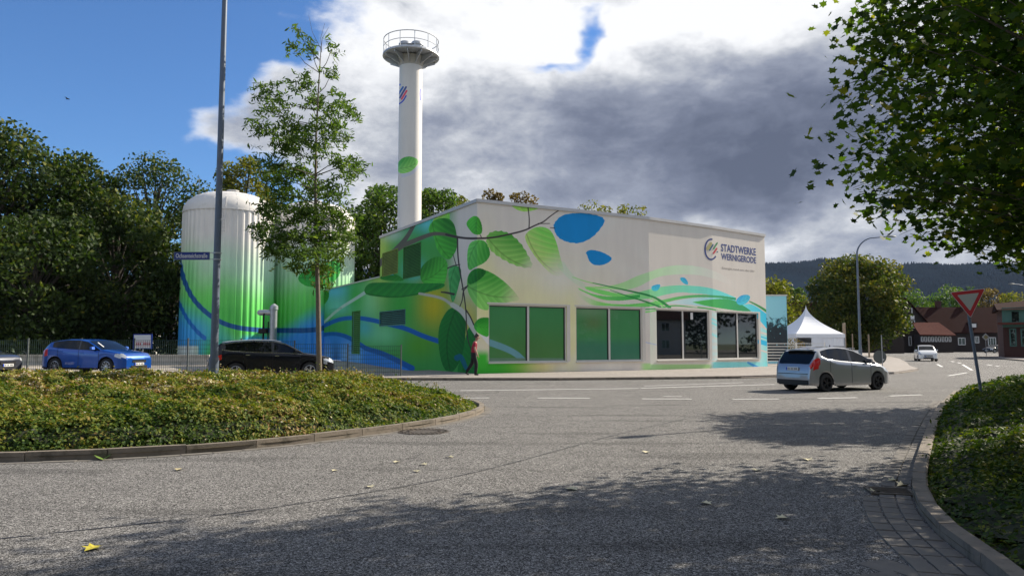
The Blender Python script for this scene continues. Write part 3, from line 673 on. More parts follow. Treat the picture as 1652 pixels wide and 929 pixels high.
# narrow gutter along the island
gut2 = bpy.data.objects.new('gutter', None); COL.objects.link(gut2); gut2['kind'] = 'structure'
GR = resample(isl, .42)
for a, b in zip(GR, GR[1:]):
    if a.x < -9: continue
    d = (b - a); L = d.length; d.normalize(); nr = Vector((d.y, -d.x)); q = [a + d * .004, b - d * .004, b - d * .004 + nr * .16, a + d * .004 + nr * .16]
    hh = .006 + random.uniform(-.003, .003)
    MB().add([(p.x, p.y, -.02) for p in q] + [(p.x, p.y, hh) for p in q], [(0, 1, 5, 4), (1, 2, 6, 5), (2, 3, 7, 6), (3, 0, 4, 7), (4, 5, 6, 7)]).build('gutter_stone', M['gutterstone'], gut2)

# pale paving triangle in the bottom right corner
pv = bpy.data.objects.new('crossing_paving', None); COL.objects.link(pv); pv['kind'] = 'structure'
for r in range(8):
    for c in range(9):
        x = 1.42 + c * .31 + r * .14; y = 3.3 + r * .30 + c * .10
        if x > 2.75 + .0 and y > 3.2: 
            pass
        lim = 3.0 + max(0, (y - 4.2)) * .35
        if x > lim - .5 or x < 1.3 + (y - 3.3) * .55: continue
        b = MB(); rz = radians(20) + random.uniform(-.02, .02); h = random.uniform(.004, .014)
        b.box((x, y, h - .02), (.296, .286, .04), rz); b.build('paving_slab', M['gutterstone'], pv)

# painted lines
def line(p, q, wd, name='lane_marking'):
    a, b = Vector(G(*p)), Vector(G(*q)); d = (b - a).normalized(); n = Vector((-d.y, d.x, 0)) * wd / 2
    N = 1; me = bpy.data.meshes.new(name); me.from_pydata([(*(a - n)[:2], .005), (*(b - n)[:2], .005), (*(b + n)[:2], .005), (*(a + n)[:2], .005)], [], [(0, 1, 2, 3)]); me.materials.append(M['paint_line'])
    o = link(name, me); o['kind'] = 'structure'
for p, q, wd in (((742, 630), (1030, 626.5), .16), ((1034, 626), (1250, 620), .16), ((1040, 622.5), (1200, 617), .12), ((867, 641.8), (952, 642.2), .14), ((1036, 643.2), (1116, 643.6), .14), ((1182, 643.8), (1257, 643.4), .14),
                 ((1320, 642.6), (1382, 641.2), .14), ((1435, 638.6), (1487, 636.6), .14), ((1070, 639), (1100, 639.4), .1), ((745, 642), (790, 641.6), .12),
                 ((1512, 587.5), (1520, 591.5), .16), ((1553, 588), (1568, 597), .16), ((1545, 584.6), (1550, 586), .16), ((1592, 588), (1600, 589.2), .2), ((1534, 582.5), (1539, 583.5), .2), ((1606, 590), (1612, 590.8), .2), ((1530, 606), (1560, 601), .14)):
    line(p, q, wd)
# construction joint across the asphalt: a thin strip of tar
jp = chaikin([Gp(-120, 885), Gp(0, 868), Gp(360, 832), Gp(640, 787), Gp(760, 764), Gp(870, 735), Gp(1010, 696), Gp(1160, 664)], 3, False)
b = MB()
for i in range(len(jp) - 1):
    a_, c_ = Vector(jp[i]), Vector(jp[i + 1]); d = (c_ - a_).normalized(); n = Vector((-d.y, d.x)) * .014
    wv = .7 + .5 * sin(i * 1.7) * sin(i * .43); n *= wv
    b.add([(*(a_ - n), .0045), (*(c_ - n), .0045), (*(c_ + n), .0045), (*(a_ + n), .0045)], [(0, 1, 2, 3)])
o = b.build('tar_seam', M['tar'], fix=False); o['kind'] = 'structure'

# ------------------------------------------------------------------ hills
hx = np.linspace(-4500, 7500, 240); rows = [(1300, 0.0), (1500, .22), (1800, .5), (2100, .78), (2400, .95), (2600, 1.0), (3000, .8), (3800, .5)]
def ridge(x):
    u = CX + F * x / 2600; ctrl_u = [-800, 0, 600, 1237, 1285, 1305, 1330, 1400, 1430, 1500, 1560, 1652, 1800, 2300, 4200]
    ctrl_v = [430, 440, 432, 425, 423, 418, 420, 433, 426, 429, 424, 428, 436, 440, 470]
    return (555 - np.interp(u, ctrl_u, ctrl_v)) / F * 2600 - 13
vs = []
for Y, k in rows:
    for x in hx: vs.append((x * (.6 + .4 * Y / 2600), Y + 40 * sin(x * .004), -2 + k * ridge(x) + (14 * sin(x * .011 + Y * .003) * k * (1 - k) * 3)))
nx = len(hx); fs = [(j * nx + i, j * nx + i + 1, (j + 1) * nx + i + 1, (j + 1) * nx + i) for j in range(len(rows) - 1) for i in range(nx - 1)]
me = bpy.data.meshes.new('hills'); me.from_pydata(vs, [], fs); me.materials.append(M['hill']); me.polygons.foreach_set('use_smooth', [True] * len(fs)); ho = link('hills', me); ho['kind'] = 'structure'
# forest cover on the slope: thousands of little conifer cones as one mass
N = 16000; u_ = RNG.uniform(1150, 1720, N); tt = RNG.uniform(.15, 1.0, N) ** .8
Yr = np.interp(tt, [r[1] for r in rows[:6]], [r[0] for r in rows[:6]]); X = (u_ - CX) / F * Yr
Zr = -2 + tt * ridge(X / (.6 + .4 * Yr / 2600)); Yj = Yr + 40 * np.sin(X * .004)
hh = RNG.uniform(7, 16, N); rr = RNG.uniform(4, 8, N)
V = np.zeros((N, 5, 3)); 
for k, (ax_, ay_) in enumerate(((1, 0), (0, 1), (-1, 0), (0, -1))): V[:, k] = np.stack([X + ax_ * rr, Yj + ay_ * rr, Zr - 4], -1)
V[:, 4] = np.stack([X, Yj, Zr + hh], -1)
Fc = (np.array([(0, 1, 4), (1, 2, 4), (2, 3, 4), (3, 0, 4)])[None] + (np.arange(N) * 5)[:, None, None]).reshape(-1, 3)
def np_mesh(name, V, Fc, m_, tint=None):
    V = np.asarray(V, np.float32).reshape(-1, 3); Fc = np.asarray(Fc, np.int32); k = Fc.shape[1]
    me = bpy.data.meshes.new(name); me.vertices.add(len(V)); me.vertices.foreach_set('co', V.ravel()); me.loops.add(Fc.size); me.loops.foreach_set('vertex_index', Fc.ravel())
    me.polygons.add(len(Fc)); me.polygons.foreach_set('loop_start', np.arange(0, Fc.size, k, dtype=np.int32)); me.materials.append(m_)
    if tint is not None:
        a = me.attributes.new('tint', 'FLOAT', 'POINT'); a.data.foreach_set('value', np.asarray(tint, np.float32).ravel())
    me.update(calc_edges=True); return me
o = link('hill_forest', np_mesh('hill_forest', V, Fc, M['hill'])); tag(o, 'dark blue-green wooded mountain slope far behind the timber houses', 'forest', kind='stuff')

# ------------------------------------------------------------------ foliage
T_QUAD = np.array([(0, -.5, 0), (.30, 0, .07), (0, .5, 0), (-.30, 0, .07)]); 
T_MAPLE = np.array([(0, -.48, 0), (.20, -.30, .02), (.46, -.26, .05), (.30, -.02, .02), (.50, .20, .06), (.22, .18, .02), (0, .56, 0), (-.22, .18, .02), (-.50, .20, .06), (-.30, -.02, .02), (-.46, -.26, .05), (-.20, -.30, .02)])
T_LONG = np.array([(0, -.5, 0), (.15, -.1, .03), (.13, .2, .03), (0, .6, -.03), (-.13, .2, .03), (-.15, -.1, .03)])
def leaves(name, P, size, templ, m_, parent=None, up=.5, tint=None, origin=None, nrm=None):
    N = len(P); rng = RNG
    nr = rng.normal(size=(N, 3)); nr /= np.linalg.norm(nr, axis=1)[:, None]
    if nrm is not None: nr = nr * (1 - up) + nrm * up
    else: nr[:, 2] += up * 2
    nr /= np.linalg.norm(nr, axis=1)[:, None] + 1e-9
    a = np.cross(nr, rng.normal(size=(N, 3))); a /= np.linalg.norm(a, axis=1)[:, None] + 1e-9; b = np.cross(nr, a)
    size = np.broadcast_to(size, (N,))
    T = templ; V = P[:, None] + (a[:, None] * T[None, :, 0:1] + b[:, None] * T[None, :, 1:2] + nr[:, None] * T[None, :, 2:3]) * size[:, None, None]
    if origin is not None: V = V - np.asarray(origin)
    k = len(T); Fc = np.arange(N * k).reshape(N, k)
    ti = np.repeat(rng.uniform(0, 1, N) if tint is None else tint, k)
    return link(name, np_mesh(name, V, Fc, m_, ti), parent)

L_ = {}
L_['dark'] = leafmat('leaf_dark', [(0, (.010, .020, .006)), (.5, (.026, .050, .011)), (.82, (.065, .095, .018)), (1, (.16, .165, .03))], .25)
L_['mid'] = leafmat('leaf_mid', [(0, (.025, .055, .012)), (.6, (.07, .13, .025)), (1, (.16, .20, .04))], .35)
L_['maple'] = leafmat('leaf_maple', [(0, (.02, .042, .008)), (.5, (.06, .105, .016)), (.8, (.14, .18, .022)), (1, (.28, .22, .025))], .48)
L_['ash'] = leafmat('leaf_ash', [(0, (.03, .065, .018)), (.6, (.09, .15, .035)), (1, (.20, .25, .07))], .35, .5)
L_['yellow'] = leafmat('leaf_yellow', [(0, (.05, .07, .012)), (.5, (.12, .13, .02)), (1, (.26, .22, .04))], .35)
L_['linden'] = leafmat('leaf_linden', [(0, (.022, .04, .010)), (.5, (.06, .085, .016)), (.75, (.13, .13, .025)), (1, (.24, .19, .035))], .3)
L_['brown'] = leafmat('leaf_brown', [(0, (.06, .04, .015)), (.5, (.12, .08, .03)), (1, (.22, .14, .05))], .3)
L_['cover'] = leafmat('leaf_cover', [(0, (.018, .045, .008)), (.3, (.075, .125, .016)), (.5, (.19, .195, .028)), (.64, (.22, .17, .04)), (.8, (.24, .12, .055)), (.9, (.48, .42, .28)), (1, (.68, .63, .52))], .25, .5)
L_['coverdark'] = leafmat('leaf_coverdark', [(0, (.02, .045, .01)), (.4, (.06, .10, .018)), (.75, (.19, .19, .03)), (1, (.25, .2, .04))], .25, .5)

def blob_points(c, r, n, rng=RNG, shell=.55):
    d = rng.normal(size=(n, 3)); d /= np.linalg.norm(d, axis=1)[:, None]; k = (shell + (1 - shell) * rng.uniform(0, 1, n) ** .6)[:, None]
    return np.asarray(c) + d * k * np.asarray(r), d
def tree(name, base, height, R, kind, label, group=None, trunk_h=None, nleaf=9000, leaf=.34, blobs=26, seed=1, bark='barkdark', trunk_r=None, squash=1.0, density=1.0, low=.18, templ=T_QUAD):
    rng = np.random.default_rng(seed); bx, by, bz = base
    root = thing(name, base, label, 'tree', group)
    trunk_r = trunk_r or height * .018; ch = height * (1 - low); cz = height * low + ch / 2
    B = []
    for i in range(blobs):
        t = (i + .5) / blobs; z = low + (1 - low) * t; prof = (1 - abs(2 * t - 1) ** 2.3) ** .5
        a = i * 2.399 + rng.uniform(-.6, .6); rad = R * prof * sqrt(rng.uniform(.08, 1)) * .86
        br = R * rng.uniform(.19, .34); B.append((rad * cos(a), rad * sin(a), height * (low + (1 - low) * (.04 + .92 * t)) - br * .5 * (t > .7) + rng.uniform(-.03, .02) * height, br))
    P = []; D = []; per = int(nleaf / blobs)
    for x, y, z, r in B:
        p, d = blob_points((x, y, z), (r, r, r * .75 * squash), int(per * rng.uniform(.6, 1.4)), rng, .35); P.append(p); D.append(d)
    P = np.vstack(P); D = np.vstack(D); k = P[:, 2] > .25; P, D = P[k], D[k]
    # clumping: pull the leaves towards twigs so gaps open
    cl = rng.normal(size=(max(40, len(P) // 22), 3)); idx = rng.integers(0, len(P), len(cl)); cen = P[idx]
    own = rng.integers(0, len(cen), len(P)); near = cen[own]; sel = np.linalg.norm(near - P, axis=1) < R * .5
    P = np.where(sel[:, None], P * .35 + near * .65 + rng.normal(size=P.shape) * R * .035, P)
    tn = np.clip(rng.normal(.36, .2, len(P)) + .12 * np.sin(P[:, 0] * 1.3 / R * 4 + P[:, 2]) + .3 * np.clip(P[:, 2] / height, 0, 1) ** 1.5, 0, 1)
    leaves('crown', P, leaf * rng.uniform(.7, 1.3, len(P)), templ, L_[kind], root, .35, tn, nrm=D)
    mb = MB(); th = height * .82
    pts = [(0, 0, -.1), (0, 0, height * .12), (rng.uniform(-.2, .2), rng.uniform(-.2, .2), height * .4), (rng.uniform(-.4, .4), rng.uniform(-.4, .4), th)]
    mb.tube(pts, [trunk_r * 1.3, trunk_r, trunk_r * .7, trunk_r * .2], 8)
    mb.build('trunk', M[bark], root, smooth=True)
    lm = MB()
    for x, y, z, r in B:
        s = max(height * low * .7, z * .55); q = Vector((x, y, z)); a = Vector((0, 0, s)); m1 = a.lerp(q, .5) + Vector((0, 0, .06 * height)); lm.tube([a, m1, q], [trunk_r * .38, trunk_r * .22, trunk_r * .06], 5, cap=False)
    lm.build('limbs', M[bark], root)
    return root
def px_tree(name, u, vtop, D, wpx, kind, label, **kw):
    p = AT(u, 555, D); z0 = Hf(p.x, D) - .02; h = AT(u, vtop, D).z - z0; R = wpx / F * D / 2 * 1.25; kw['blobs'] = max(36, kw.get('blobs', 26))
    return tree(name, (p.x, D, z0), h * 1.0, R, kind, label, **kw)

gL = 'broadleaf trees behind the parked cars'
px_tree('broadleaf_tree', -30, 178, 60, 260, 'dark', 'huge dark olive-leaved tree at the far left edge, tallest of the left wood', group=gL, seed=3, nleaf=24000, leaf=.40, blobs=90, low=.06)
px_tree('broadleaf_tree', 110, 232, 66, 190, 'dark', 'dense dark tree with yellow tinged leaf clusters behind the blue car', group=gL, seed=5, nleaf=20000, leaf=.38, blobs=80, low=.05)
px_tree('broadleaf_tree', 238, 238, 70, 180, 'dark', 'loose tree showing blue sky through its crown beside the white topped tank', group=gL, seed=8, nleaf=11000, leaf=.34, blobs=70, low=.2)
px_tree('broadleaf_tree', 180, 300, 62, 200, 'dark', 'lower dark tree standing in front of the wood above the white notice board', group=gL, seed=12, nleaf=13000, leaf=.38, blobs=46, low=.02)
px_tree('broadleaf_tree', 50, 330, 56, 230, 'dark', 'low shadowy tree behind the fence post left of the blue car', group=gL, seed=13, nleaf=13000, leaf=.36, blobs=46, low=.02)
px_tree('broadleaf_tree', 275, 380, 66, 130, 'dark', 'low dark tree squeezed against the left side of the big tank', group=gL, seed=14, nleaf=8000, leaf=.36, blobs=20, low=.02)
gM = 'trees behind the painted hall'
px_tree('broadleaf_tree', 385, 238, 84, 130, 'yellow', 'yellow-green sunlit tree rising behind the street lamp and left tank', group=gM, seed=21, nleaf=12000, leaf=.38, blobs=46, low=.2)
px_tree('broadleaf_tree', 470, 330, 84, 150, 'mid', 'green tree hidden behind the gap between the two tanks', group=gM, seed=22, nleaf=7000, leaf=.4, blobs=18, low=.1)
px_tree('broadleaf_tree', 618, 285, 74, 150, 'mid', 'bright green tree directly left of the white chimney', group=gM, seed=23, nleaf=16000, leaf=.38, blobs=60, low=.05)
px_tree('broadleaf_tree', 702, 290, 72, 115, 'mid', 'light green tree directly right of the white chimney', group=gM, seed=24, nleaf=11000, leaf=.36, blobs=44, low=.1)
px_tree('broadleaf_tree', 578, 340, 78, 100, 'dark', 'dark shaded tree between the right tank and the left end of the hall', group=gM, seed=25, nleaf=8000, leaf=.38, blobs=18, low=.02)
px_tree('broadleaf_tree', 746, 309, 80, 85, 'yellow', 'small olive treetop peeking over the roof just before the roof corner', group=gM, seed=26, nleaf=5000, leaf=.36, blobs=30, low=.3)
px_tree('broadleaf_tree', 797, 303, 82, 72, 'brown', 'brownish treetop showing over the roof right of the roof corner', group=gM, seed=27, nleaf=6000, leaf=.34, blobs=34, low=.4)
px_tree('broadleaf_tree', 846, 303, 82, 62, 'brown', 'second brownish treetop over the roof, the one further right', group=gM, seed=28, nleaf=5000, leaf=.34, blobs=30, low=.4)
px_tree('broadleaf_tree', 960, 320, 88, 95, 'yellow', 'thin pale green treetop above the roof behind the big blue leaf', group=gM, seed=29, nleaf=3400, leaf=.34, blobs=30, low=.4)
px_tree('broadleaf_tree', 1022, 327, 88, 85, 'yellow', 'thin pale green treetop above the roof at its rightmost tuft', group=gM, seed=30, nleaf=2600, leaf=.34, blobs=24, low=.4)
gR = 'trees around the tent and timber houses'
px_tree('linden_tree', 1386, 408, 92, 134, 'linden', 'big round linden with yellow tinged top behind the curved street lamp', group=gR, seed=41, nleaf=26000, leaf=.40, blobs=110, low=.10)
px_tree('broadleaf_tree', 1252, 440, 110, 95, 'yellow', 'olive tree right above the blue picture wall', group=gR, seed=42, nleaf=4500, leaf=.45, blobs=14, low=.1)
px_tree('broadleaf_tree', 1283, 455, 130, 45, 'mid', 'small green tree in the gap over the white tent', group=gR, seed=43, nleaf=3500, leaf=.45, blobs=12, low=.1)
px_tree('broadleaf_tree', 1462, 460, 165, 80, 'mid', 'green tree behind the dark timber gable, right of the linden', group=gR, seed=44, nleaf=4500, leaf=.5, blobs=14, low=.1)
px_tree('broadleaf_tree', 1545, 456, 190, 90, 'mid', 'broad bright green tree behind the long brown roof', group=gR, seed=45, nleaf=5500, leaf=.6, blobs=16, low=.1)
px_tree('broadleaf_tree', 1600, 459, 195, 60, 'brown', 'rust brown tree behind the long roof right of the give way sign', group=gR, seed=46, nleaf=4000, leaf=.55, blobs=14, low=.1)
px_tree('broadleaf_tree', 1645, 467, 180, 70, 'yellow', 'olive tree behind the brick house at the right edge', group=gR, seed=47, nleaf=5000, leaf=.55, blobs=14, low=.1)
px_tree('broadleaf_tree', 1700, 470, 170, 80, 'mid', 'green tree beyond the right edge behind the brick house', group=gR, seed=48, nleaf=3000, leaf=.6, blobs=12, low=.1)
px_tree('broadleaf_tree', 1502, 488, 185, 60, 'mid', 'low green tree between the timber gable and the long roof', group=gR, seed=49, nleaf=3500, leaf=.5, blobs=12, low=.1)
# low scrub closing the wood's foot
def scrub(name, pts, label, kind, n, rr, zz, leaf, seed):
    rng = np.random.default_rng(seed); P = []; D = []
    for (x, y) in pts:
        for _ in range(3):
            c = (x + rng.uniform(-2, 2), y + rng.uniform(-1.5, 1.5), rng.uniform(.5, zz)); p, d = blob_points(c, (rr, rr, rr), n, rng, .4); P.append(p); D.append(d)
    P = np.vstack(P); D = np.vstack(D); k = P[:, 2] > .2
    o = leaves(name, P[k], leaf * rng.uniform(.7, 1.3, k.sum()), T_QUAD, L_[kind], None, .4, np.clip(rng.normal(.3, .2, k.sum()), 0, 1), nrm=D[k]); return tag(o, label, 'shrubs', kind='stuff')
scrub('undergrowth', [(-66 + 2.6 * i, 66 + 3 * sin(i * 1.3)) for i in range(14)], 'dark undergrowth at the foot of the wood behind the fence', 'dark', 480, 2.6, 5.5, .36, 51)
scrub('undergrowth', [(-12 + 4 * i, 100 + 4 * sin(i)) for i in range(8)], 'shrubs far behind the painted hall', 'dark', 200, 3, 4, .5, 52)
scrub('far_woodland', [(20 + 12 * i, 215 + 6 * sin(i)) for i in range(16)], 'green woodland edge beyond the timber houses', 'mid', 420, 6, 5, .9, 53)

scrub('woodland_belt', [(-70 + 6 * i, -32 + 3 * sin(i * 1.7)) for i in range(30)], 'dark belt of trees across the street behind the viewpoint, mirrored in the hall windows', 'dark', 620, 5.5, 15, .9, 54)
scrub('woodland_belt', [(112 + 5 * sin(i * 2.1), -30 + 6 * i) for i in range(20)], 'dark belt of trees added unseen outside the right edge, mirrored in the hall windows', 'dark', 620, 5.5, 15, .9, 55)  # added so that the last window mirrors trees instead of bare sky
# maple overhanging on the right (trunk just outside the picture)
def maple(base, label, center, R, ztop, zmid, zlow, n, leaf, seed, name='maple_tree'):
    rng = np.random.default_rng(seed); root = thing(name, base, label, 'tree', 'maple trees'); cx, cy = center
    P = []; twigs = []
    nt = n // 26
    for i in range(nt):
        a = rng.uniform(0, 2 * pi); z = zlow + (ztop - zlow) * rng.uniform(0, 1) ** .8
        prof = (sin(min(1, (z - zlow) / (zmid - zlow)) * pi / 2) ** .7) if z < zmid else max(0, 1 - ((z - zmid) / (ztop - zmid)) ** 2.2) ** .5
        prof *= 1 + (.16 if leaf > .12 else .07) * sin(3 * a + z) + .07 * sin(7 * a - 2 * z)
        k = rng.uniform(.25, 1) ** .5; r = R * prof * k
        c = np.array([cx + r * cos(a) + (.85 * math.exp(-((z - 5.5) / 1.0) ** 2) if leaf < .12 else 0), cy + r * sin(a), z]); out = np.array([cos(a), sin(a), -.25])
        m_ = 26; t = rng.uniform(0, 1, m_)[:, None]; pts = c + out * (t - .6) * .9 + rng.normal(size=(m_, 3)) * (np.array([.22, .22, .13]) if leaf > .12 else np.array([.17, .17, .10])); P.append(pts if (leaf > .12 or z < 6.5) else pts[::2])
        if k > .6: twigs.append((c, out))
    P = np.vstack(P); o = root.location
    tn = np.clip(rng.normal(.42, .24, len(P)), 0, 1)
    leaves('crown', P, leaf * rng.uniform(.65, 1.25, len(P)), T_MAPLE, L_['maple'], root, .55, tn, origin=tuple(o))
    mb = MB(); b0 = Vector(base)
    mb.tube([(0, 0, -.1), (0, 0, .6), (.05, .02, 2.2), (-.05, 0, zmid + .5), (0, 0, ztop * .85)], [.2, .15, .13, .1, .03], 10); mb.build('trunk', M['bark'], root, smooth=True)
    lm = MB()
    for k, (c, out) in enumerate(twigs):
        if k % 5: continue
        q = Vector(c) - b0; s = Vector((0, 0, max(1.9, q.z * .62))); mid = s.lerp(q, .5) + Vector((0, 0, .12)); lm.tube([s, mid, q, q + Vector(out) * .35], [.018, .011, .006, .003], 4, cap=False)
    lm.build('limbs', M['bark'], root)
    return root
maple((8.85, 8.3, .05), 'near maple whose leafy crown hangs into the upper right corner', (8.85, 8.3), 4.75, 12.6, 3.85, 2.35, 130000, .1195, 61)
maple((15.6, 19.9, .05), 'farther maple half hidden behind the near crown above the right hedge', (15.6, 19.9), 3.1, 8.5, 5.0, 3.4, 15000, .16, 62)
maple((3.5, -9.0, .0), 'maple behind the viewpoint, seen only mirrored in the hall windows', (3.5, -9.0), 5.0, 11, 6.0, 3.2, 5000, .26, 63)
maple((19.0, -10.5, .0), 'maple behind the viewpoint at the right, seen only mirrored in the hall windows', (19, -10.5), 5.5, 11, 6.0, 3.2, 5000, .28, 64)
maple((34.0, -4.0, .0), 'farthest right maple behind the viewpoint, seen only mirrored in the hall windows', (34, -4), 6, 13, 6.5, 2.5, 5000, .32, 65)
maple((49.0, 8.0, .0), 'maple right outside the picture across the junction, seen only mirrored in the windows', (49, 8), 6, 13, 6.5, 2.5, 4000, .34, 66)

# slender young tree on the island
def young_tree():
    D = 22.9; b0 = AT(515, 602, D); z0 = Hf(b0.x, D); base = Vector((b0.x, D, z0))
    root = thing('young_ash_tree', base, 'slender young tree with airy pinnate foliage growing in the left planting island', 'tree')
    rng = np.random.default_rng(77)
    cl = [(480, 50, 16, 9), (473, 78, 16, 11), (503, 78, 14, 13), (536, 78, 16, 9), (534, 120, 18, 9), (490, 135, 28, 20), (430, 150, 22, 22), (425, 175, 14, 10), (540, 165, 32, 18), (505, 165, 24, 15), (455, 180, 24, 16), (565, 182, 20, 14), (420, 205, 30, 16),
          (470, 210, 38, 22), (525, 205, 36, 20), (545, 220, 24, 16), (455, 235, 34, 20), (500, 235, 40, 20), (440, 265, 28, 14), (572, 265, 20, 14), (565, 282, 15, 12), (450, 290, 36, 18), (480, 275, 30, 16), (545, 262, 24, 12), (460, 315, 40, 18), (505, 305, 34, 18), (540, 310, 30, 16),
          (440, 340, 38, 16), (490, 345, 50, 22), (540, 350, 40, 22), (425, 375, 28, 14), (470, 380, 45, 18), (520, 385, 50, 20), (560, 380, 24, 16), (450, 405, 34, 14), (500, 410, 45, 16), (540, 410, 34, 15), (480, 430, 26, 10), (515, 435, 30, 14), (520, 460, 15, 12)]
    P = []; lm = MB(); tr = [(515, 600), (513, 480), (510, 380), (509, 300), (510, 220), (514, 140), (518, 75)]
    tp = [AT(u, v, D) - base for u, v in tr]
    for (u, v, su, sv) in cl:
        s = 6 * sqrt(su * sv) / 100; dd = rng.uniform(-1, 1) * (.35 if v < 130 else 1.25); c = AT(u, v, D + dd); px = F / (D + dd); n = int(su * sv * (.72 if v > 240 else .55))
        # leaves sit in pinnate sprays
        m_ = max(4, n // 9)
        for _ in range(m_):
            q = np.array(c) + rng.normal(size=3) * np.array([su / px * .43, .25, sv / px * .5]); d = rng.normal(size=3) * np.array([1, 1, .45]) + np.array([0, 0, -.25]); d /= np.linalg.norm(d)
            t = np.linspace(-.2, .2, 9)[:, None]; side = rng.normal(size=3); side -= d * side.dot(d); side /= np.linalg.norm(side)
            P.append(q + d * t + side * (np.arange(9) % 2 * 2 - 1)[:, None] * .045)
        at = min(.97, max(.12, (600 - v - (25 if v > 380 else 55)) / 525)); k = at * (len(tp) - 1); i = int(k); a = tp[i].lerp(tp[min(i + 1, len(tp) - 1)], k - i); q = c - base
        mid = a.lerp(q, .55) + Vector((0, 0, -.12 if v < 250 else .05)); lm.tube([a, mid, q], [.022 if v > 250 else .014, .012, .005], 5, cap=False)
    for (u0, v0, u1, v1) in ((518, 80, 498, 25), (518, 80, 530, 45), (516, 100, 497, 62), (541, 100, 541, 85), (519, 85, 524, 38)): lm.tube([AT(u0, v0, D) - base, AT((u0 + u1) / 2 - 4, (v0 + v1) / 2, D) - base, AT(u1, v1, D) - base], [.010, .007, .004], 4)
    P = np.vstack(P); leaves('crown', P, .165 * rng.uniform(.7, 1.25, len(P)), T_LONG, L_['ash'], root, .3, np.clip(rng.normal(.5, .25, len(P)), 0, 1), origin=tuple(base))
    MB().tube(tp, [.085, .07, .055, .042, .032, .022, .01], 10).build('trunk', M['barkpale'], root, smooth=True); lm.build('limbs', M['bark'], root)
young_tree()

# ---- ground cover planting
def sdf_in(px, py, poly):
    d = np.full(px.shape, 1e9)
    for i in range(len(poly)):
        ax, ay = poly[i]; bx, by = poly[(i + 1) % len(poly)]; ex, ey = bx - ax, by - ay; L = ex * ex + ey * ey + 1e-9
        t = np.clip(((px - ax) * ex + (py - ay) * ey) / L, 0, 1); d = np.minimum(d, np.hypot(px - ax - t * ex, py - ay - t * ey))
    return np.where(inside(px, py, poly), d, -d)
def bumps(x, y, k=1.0):
    return (np.sin(x * 2.1 * k + 1.3 * np.sin(y * 1.7 * k)) + np.sin(y * 2.6 * k + 1.1 * np.sin(x * 2.3 * k)) + .6 * np.sin(x * 5.3 * k + y * 4.1 * k) + .5 * np.sin(y * 7.7 * k - x * 3.1 * k)) / 3.1
def cover(name, poly, hmax, box, n_near, label, kind, leaf0, inset=.22, ramp_w=.9, seed=5, pale=True):
    rng = np.random.default_rng(seed); x0, x1, y0, y1 = box
    def hgt(x, y):
        d = sdf_in(x, y, poly) - inset
        base = hmax(x, y) * np.clip(d / ramp_w, 0, 1) ** .6 ; return np.where(d > 0, base * (1 + .22 * bumps(x, y)) + (.07 * bumps(x, y, 2.7) + .05 * bumps(x + 3, y, 5.1)) * (d > .15), -1)
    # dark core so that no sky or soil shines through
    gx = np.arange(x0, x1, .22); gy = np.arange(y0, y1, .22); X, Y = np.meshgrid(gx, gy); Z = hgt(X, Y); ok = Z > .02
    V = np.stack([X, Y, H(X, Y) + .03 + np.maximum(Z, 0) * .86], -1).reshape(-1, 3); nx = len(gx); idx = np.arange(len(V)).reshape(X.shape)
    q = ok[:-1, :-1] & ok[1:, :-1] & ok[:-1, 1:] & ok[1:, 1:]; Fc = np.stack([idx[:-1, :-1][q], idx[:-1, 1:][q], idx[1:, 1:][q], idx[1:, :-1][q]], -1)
    # leaf density follows the nearness of the planting
    n = n_near * 6; px = rng.uniform(x0, x1, n); py = rng.uniform(y0, y1, n); D = np.hypot(px, py)
    keep = rng.uniform(0, 1, n) < np.clip((9.0 / D) ** 1.35, 0, 1); px, py = px[keep], py[keep]; z = hgt(px, py); k = z > .02; px, py, z = px[k], py[k], z[k]; D = np.hypot(px, py)
    size = leaf0 * np.clip((D / 9.0) ** .62, .9, 2.6) * rng.uniform(.65, 1.35, len(px))
    u01 = rng.uniform(0, 1, len(px)); edge = sdf_in(px, py, poly) - inset; zz = z * np.where(edge < .5, rng.uniform(.1, 1.05, len(px)), .84 + .22 * u01 ** 1.5)
    stick = rng.uniform(0, 1, len(px)) > .985; zz = zz + stick * rng.uniform(.02, .16, len(px))
    px = px + rng.normal(size=len(px)) * .03; py = py + rng.normal(size=len(px)) * .03
    e = .08; nxv = -(hgt(px + e, py) - z) / e; nyv = -(hgt(px, py + e) - z) / e; nr = np.stack([np.clip(nxv, -2, 2), np.clip(nyv, -2, 2), np.ones(len(px))], -1); nr /= np.linalg.norm(nr, axis=1)[:, None]
    tn = .30 + .20 * bumps(px * .6, py * .6) + .13 * bumps(px * 2.2, py * 2.0) + rng.normal(size=len(px)) * .16 + .10 * (u01 > .5)
    if pale:   # dry, pale flower heads towards the back left
        pl = sstep(bumps(px * .9 + 4, py * 1.1), -.45, .5) * sstep(-px, 3.5, 8) * sstep(py, 12.5, 16); tn = tn + pl * .62 * rng.uniform(0, 1, len(px)) + .5 * np.exp(-((px + 5.3) / .9) ** 2 - ((py - 22) / 1.2) ** 2) * rng.uniform(0, 1, len(px))
    tn = np.where(rng.uniform(0, 1, len(px)) > .996, .97, np.clip(tn, 0, .93))
    P = np.stack([px, py, H(px, py) + .05 + zz], -1)
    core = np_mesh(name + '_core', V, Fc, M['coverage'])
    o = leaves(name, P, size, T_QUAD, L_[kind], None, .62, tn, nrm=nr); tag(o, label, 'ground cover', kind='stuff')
    c = link('shade_core', core, o); c['kind'] = 'stuff'  # dark filler under the leaves; their inner shade lies in its colour
    return o, hgt
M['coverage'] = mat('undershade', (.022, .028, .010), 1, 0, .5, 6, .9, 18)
hl = lambda x, y: .46 + .17 * sstep(y, 12, 18) - .36 * sstep(x, -4.2, -1.8)
